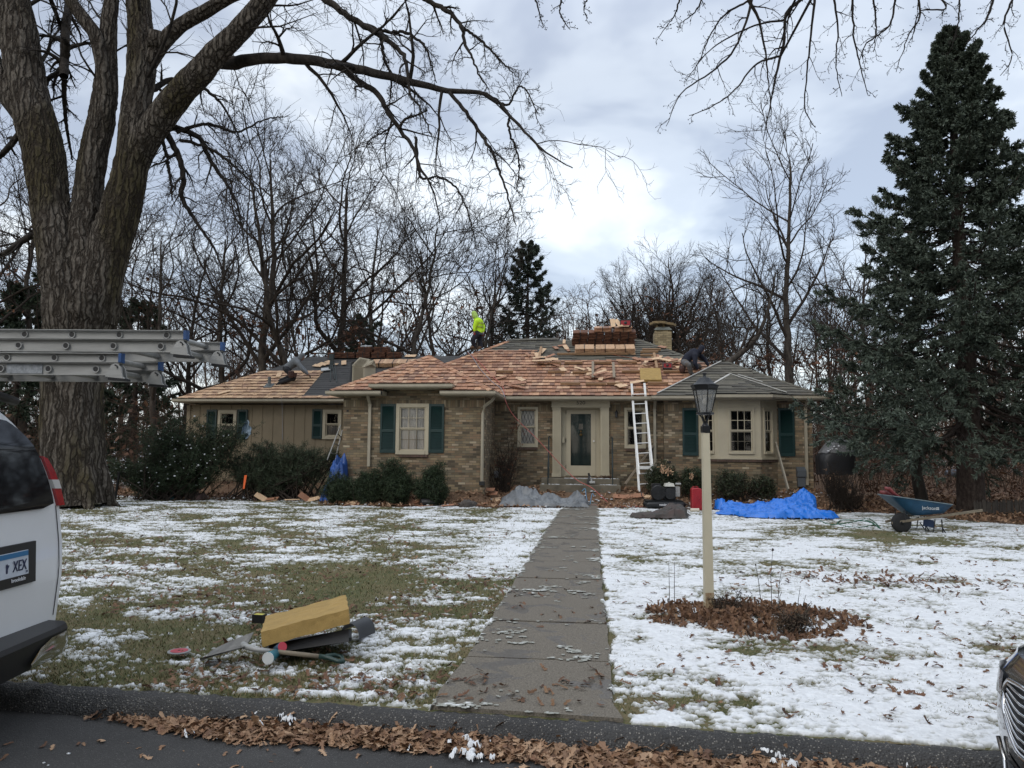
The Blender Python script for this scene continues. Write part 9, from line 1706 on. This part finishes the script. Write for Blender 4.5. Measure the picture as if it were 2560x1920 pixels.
# hoses
def hose(pts, r, m, label, cat='hose', grp=None):
    q_, _ = curve_pts(pts, [1]*len(pts), 120); g = Geo(); g.tubes(q_[None], np.full((1, 120), r), 6, True); return single('air_hose' if cat == 'hose' else 'garden_hose', g, m, label, cat, grp, True)
def RM(a, b, h=.05): return onmain(a, b, h)
hose([RM(1170, 885), RM(1195, 905), RM(1232, 945), RM(1258, 972), P(1263, 1000, 22.9), P(1285, 1040, 22.9), P(1345, 1100, 22.6), P(1430, 1190, 22.2), P(1480, 1220, 21.8), G_(1530, 1245, 21.2, .02), G_(1580, 1256, 20.8, .02), G_(1625, 1262, 20.4, .02)], .011, BRICKRED, 'thin red air hose running from the roof past the front door to the compressor')
hose([RM(1168, 882, .07), RM(1182, 897, .05), RM(1200, 925, .05), RM(1230, 958, .06), RM(1252, 975, .06), P(1262, 992, 22.8)], .011, mat('grey_hose', (.22, .22, .24), .5), 'grey hose lying down the wing valley')
hose([RM(1640, 925), RM(1700, 915), RM(1650, 905), RM(1590, 900), RM(1480, 880), RM(1440, 872)], .009, mat('orange_cord', (.25, .07, .03), .6), 'thin reddish cord lying across the upper main roof')
hose([G_(1480, 1247, 21.0, .02), G_(1500, 1249, 20.9, .02), G_(1540, 1255, 20.6, .02), G_(1590, 1258, 20.5, .02), G_(1560, 1250, 20.9, .02), G_(1500, 1243, 21.2, .02), G_(1450, 1245, 21.0, .02)], .012, BRICKRED, 'loops of red air hose lying on the ground at the end of the walk')
hose([P(1455, 1228, 21.3), P(1463, 1222, 21.3), P(1466, 1243, 21.2), G_(1474, 1248, 21.1, .02), P(1480, 1235, 21.2), P(1486, 1240, 21.2)], .010, mat('light_blue_cord', (.08, .25, .42), .5), 'light blue cord curled on the end of the grey tarp')
gp_ = [(2050, 1302), (2080, 1312), (2130, 1305), (2160, 1300), (2185, 1310), (2140, 1318), (2095, 1310), (2110, 1300), (2170, 1304), (2200, 1320), (2180, 1300), (2160, 1296)]
hose([G_(a, b, 1.57*1900/(b-1126.5), .02) for a, b in gp_], .011, mat('green_hose', (.015, .10, .05), .5), 'dark green garden hose looped on the lawn right of the blue tarp', 'garden hose')
hose([P(702, 985, 24.0), P(705, 1010, 24.1), P(706, 1060, 24.3), P(706, 1100, 24.2)], .006, mat('grey_hose', (.22, .22, .24), .5), 'thin cord hanging down the tan siding from the garage gutter', 'cord')
# ---- shrubs
def shrub(name, label, base, blobs_, nst, nl, m, leafs=(.03, .008), seed=1, stem=.014, grp=None, tw=6, drop=0.0, ml=None, root_sp=.25, narrow=True):
    rg = np.random.default_rng(seed); base = np.array(base, float); t = thing(name, label, 'shrub', base, grp); K = 8; s = np.linspace(0, 1, K)[None, :, None]
    B = np.array([b[:3] for b in blobs_], float); R = np.array([b[3:] for b in blobs_], float); w = R.prod(1); i = rg.choice(len(B), nst, p=w/w.sum()); d = rg.normal(0, 1, (nst, 3)); d /= np.linalg.norm(d, axis=1, keepdims=True); tgt = base+B[i]+d*R[i]*(rg.random((nst, 1))**.4)*.85; tgt[:, 2] = np.maximum(tgt[:, 2], base[2]+.05)
    st = base+np.stack([rg.normal(0, root_sp, nst), rg.normal(0, root_sp*.5, nst), np.full(nst, -.05)], 1); mid = (st+tgt)/2+rg.normal(0, .12, (nst, 3)); Q = (1-s)**2*st[:, None]+2*s*(1-s)*mid[:, None]+s**2*tgt[:, None]
    Rr = stem*rg.uniform(.6, 1.3, (nst, 1))*np.linspace(1, .3, K)[None]; a, b = grow(Q, Rr, rg, tw, .35, .98, .12, .35, .8, 5, up=.06, jit=.15, rmin=.004); c, e = grow(a, b, rg, 3, .2, .98, .4, .7, .7, 4, up=.05, jit=.2, rmin=.003)
    g = Geo(); g.tubes(Q, Rr, 5); g.tubes(a, b, 3); g.tubes(c, e, 3); make('stems', g, TWIG, t, True)
    allp = np.concatenate([a[:, 1:].reshape(-1, 3), c.reshape(-1, 3), c.reshape(-1, 3)]); k = rg.integers(0, len(allp), nl); p = allp[k]+rg.normal(0, .03, (nl, 3)); dr = rg.normal(0, 1, (nl, 3))+np.array([0, 0, .5-drop]); dr /= np.linalg.norm(dr, axis=1, keepdims=True); w_ = np.cross(dr, rg.normal(0, 1, (nl, 3))); w_ /= np.linalg.norm(w_, axis=1, keepdims=True); l = leafs[0]*rg.uniform(.6, 1.3, (nl, 1))
    v = np.stack([p-w_*leafs[1], p+w_*leafs[1], p+dr*l*2+w_*leafs[1]*.4, p+dr*l*2-w_*leafs[1]*.4], 1).reshape(-1, 3); g = Geo(); g.add(v, np.arange(len(v)).reshape(-1, 4)); make('foliage', g, m, t); return t, allp
YEW = mat('yew_needles', (.02, .035, .018), .7, spec=.3, island=[(.008, .016, .008), (.018, .032, .014), (.030, .050, .022), (.045, .060, .028), (.013, .022, .011)])
JUN = mat('juniper_needles', (.03, .045, .025), .75, spec=.3, island=[(.016, .026, .014), (.035, .05, .026), (.055, .068, .038), (.028, .036, .02)])
BOX = mat('box_leaves', (.03, .045, .022), .6, spec=.3, island=[(.012, .022, .010), (.028, .042, .02), (.045, .06, .03), (.06, .055, .03)])
yb = G_(418, 1245, 22.3)
t, ap_ = shrub('yew_shrub', 'big dark green yew spreading before the garage corner', yb, [(-1.3, 0, 1.0, .9, .8, .5), (-.9, -.1, .7, .8, .6, .35), (.2, 0, 1.5, 1.2, .8, .75), (1.3, .1, 1.45, 1.0, .7, .7), (.5, -.2, .95, 1.5, .7, .45), (-.2, 0, 2.1, .8, .6, .5), (2.0, .2, 1.9, .5, .5, .5), (.9, 0, 2.2, .7, .5, .4), (1.7, -.1, 1.95, .55, .5, .45)], 260, 80000, YEW, (.036, .007), 3, .02, root_sp=.5, tw=9)
g = Geo(); r_ = np.random.default_rng(5); k = r_.integers(0, len(ap_), 260); p = ap_[k]; ok = (p[:, 1] < yb[1]+.1); p = p[ok]; blobs(g, p[:, 0], p[:, 1]-.15, p[:, 2]+.03, r_.uniform(.012, .035, len(p)), 7, .6); make('snow_dabs', g, SNOWM, t, True)
shrub('juniper_shrub', 'spreading grey-green juniper with bare lower stems before the tan siding', G_(690, 1235, 22.6), [(-1.1, 0, 1.1, .7, .6, .4), (-.2, 0, 1.4, .8, .6, .42), (.8, .0, 1.3, .8, .6, .38), (1.7, .0, 1.25, .6, .5, .3), (-.3, -.3, .8, 1.3, .5, .3)], 190, 36000, JUN, (.055, .006), 4, .022, root_sp=.6, tw=6)
low = [(850, 1238, 20.9, .5, .50, .85, 'low dark evergreen bush at the left end of the row under the brick wing'), (920, 1238, 20.7, .55, .40, .85, 'low evergreen bush, second in the row under the brick wing'), (990, 1238, 20.6, .55, .48, 1.12, 'tallest evergreen bush right under the wing window'), (1075, 1238, 20.6, .6, .48, 1.0, 'evergreen bush at the right end of the row under the brick wing')]
for i, (a, b, D, rx, ry, hz, lb) in enumerate(low): shrub('evergreen_bush', lb, G_(a, b, D), [(0, 0, hz*.45, rx*1.1, ry, hz*.4)]+[(random.uniform(-.35, .35), 0, hz*random.uniform(.6, 1.0), rx*.42, ry*.5, hz*.3) for _ in range(5)], 150, 24000, YEW, (.040, .006), 20+i, .010, 'low evergreen bushes under the brick wing', root_sp=.12, tw=7)
rt_ = [(1655, 1232, 21.9, .55, .5, .95, 'leafy dark shrub with dry hydrangea heads beside the compressor'), (1740, 1232, 21.8, .6, .5, .85, 'twiggy dark shrub behind the red jerry can'), (1830, 1236, 21.6, .6, .5, .85, 'twiggy dark shrub below the centre of the bay window'), (1905, 1238, 21.6, .45, .4, .62, 'lowest twiggy shrub below the bay window, beside the leaning board')]
for i, (a, b, D, rx, ry, hz, lb) in enumerate(rt_): shrub('dark_shrub', lb, G_(a, b, D), [(0, 0, hz*.62, rx, ry, hz*.5)], 110, [17000, 12000, 7000, 5000][i], BOX, (.022, .012), 40+i, .010, 'shrubs under the bay window', root_sp=.22, tw=7)
g = Geo(); r_ = np.random.default_rng(3); pts_ = [(1655, 1172), (1662, 1178), (1672, 1180), (1730, 1190)]; 
for i, (a, b) in enumerate(pts_): c = P(a, b, 21.4); x_ = c[0]+r_.normal(0, .05, 26); y_ = c[1]+r_.normal(0, .04, 26); leaves(g, x_, y_, c[2]+r_.normal(0, .05, 26), np.full(26, .07), 1.2, 50+i)
tag(make('dry_flower_leaves', g, CEDAR_P), 'dry tan hydrangea heads on the shrub beside the compressor', 'flowers', kind='stuff')
# bare vine-like bush in the corner by the leaded window
t, ap_ = shrub('bare_bush', 'bare reddish twiggy bush in the corner beside the leaded window', G_(1258, 1232, 22.6), [(0, 0, .9, .55, .3, .8), (.3, 0, 1.5, .4, .3, .7)], 60, 10, TWIGB, (.02, .01), 60, .010, root_sp=.12, tw=8)
g = Geo(); r_ = np.random.default_rng(8); n = 170; k = r_.integers(0, len(ap_), n); p = ap_[k]; leaves(g, p[:, 0], p[:, 1], p[:, 2], np.full(n, .06), 1.2, 9); c = P(1290, 1068, 22.9); leaves(g, c[0]+r_.normal(0, .12, 50), c[1]+r_.normal(0, .05, 50), c[2]+r_.normal(0, .12, 50), np.full(50, .07), 1.2, 10); make('dead_leaves', g, mat('rust_leaf', (.13, .05, .03), .85, island=[(.10, .035, .02), (.18, .07, .035), (.07, .03, .02)]), t)
t, ap_ = shrub('bare_bush', 'bare twiggy bush with a few tan leaves before the covered grill', G_(2108, 1262, 19.8), [(0, 0, .7, .65, .5, .55), (-.3, 0, 1.0, .4, .4, .4), (.4, 0, .4, .5, .4, .35)], 120, 10, TWIGB, (.02, .01), 61, .012, root_sp=.2, tw=8)
g = Geo(); n = 130; k = r_.integers(0, len(ap_), n); p = ap_[k]; p = p[p[:, 2] > p[:, 2].mean()]; leaves(g, p[:, 0], p[:, 1], p[:, 2], np.full(len(p), .07), 1.2, 11); make('dead_leaves', g, LEAFM, t)
# dry stems of the lamp bed
g = Geo(); STM = mat('dry_stem', (.035, .028, .022), .9)
stems = [((1930, 1500), (1927, 1440), (1932, 1374), 1), ((1942, 1505), (1948, 1460), (1955, 1418), 1), ((1906, 1500), (1896, 1450), (1889, 1412), 1), ((1943, 1512), (1950, 1490), (1955, 1478), 0), ((1674, 1492), (1673, 1450), (1672, 1403), 0), ((1686, 1492), (1686, 1450), (1686, 1404), 0), ((1992, 1545), (1996, 1500), (2001, 1465), 0), ((2002, 1545), (2008, 1510), (2015, 1487), 0)]
for i, (a, b, c, hd) in enumerate(stems):
    D = DL-.1 if a[0] > 1800 else DL+.2; t = thing('dry_stalk', ['tall dry seed stalk, tallest behind the lamp post bed', 'dry seed stalk just right of the tallest one', 'dry seed stalk just left of the tallest one', 'short forked dry stalk below the tallest one', 'thin dry stalk left of the lamp post', 'thin dry stalk nearest the lamp post on its left', 'thin dry stalk at the right end of the leafy bed', 'rightmost thin dry stalk of the leafy bed'][i], 'stalk', G_(a[0], a[1], D), 'dry stalks in the lamp post bed')
    p0_ = P(*a, D); p0_[2] = .1; g = Geo(); g.tubes(np.array([p0_, P(*b, D), P(*c, D)]), np.array([.004, .003, .002]), 5, True)
    if hd: mdl = P(*b, D); g.tubes(np.array([mdl, mdl+np.array([.03, 0, .06])]), np.array([.002, .001]), 4)
    make('stem', g, STM, t)
    if hd: g = Geo(); cc = P(*c, D); blobs(g, cc[:1], cc[1:2], cc[2:3], np.array([.013 if i == 0 else .009]), i, 1); make('seed_head', g, STM, t, True)
t, ap_ = shrub('withered_plant', 'withered brown perennial clump at the right end of the lamp post bed', G_(1985, 1610, 6.75), [(0, 0, .13, .16, .1, .1)], 40, 900, mat('withered_leaf', (.06, .04, .025), .9, island=[(.03, .02, .015), (.08, .05, .03), (.05, .045, .03)]), (.014, .006), 70, .004, root_sp=.06, tw=4)
t, ap_ = shrub('withered_plant', 'withered brown stalks standing right behind the lamp post', G_(1820, 1520, 7.6), [(0, 0, .12, .3, .12, .08)], 30, 500, mat('withered_leaf', (.06, .04, .025), .9), (.012, .005), 71, .004, root_sp=.25, tw=4)
# snow-laden fallen limb behind the garage and log in the wood
board_ = [(P(2370, 1183, 30), P(2405, 1176, 30), .14)]
g = Geo(); g.rod(P(2365, 1185, 30), P(2402, 1178, 30), .13, 12); single('fallen_log', g, mat('frosted_log', (.16, .18, .21), .8, noise_s=5, noise_a=.4), 'frosty blue-grey log lying in the leaves behind the spruce trunk', 'log')
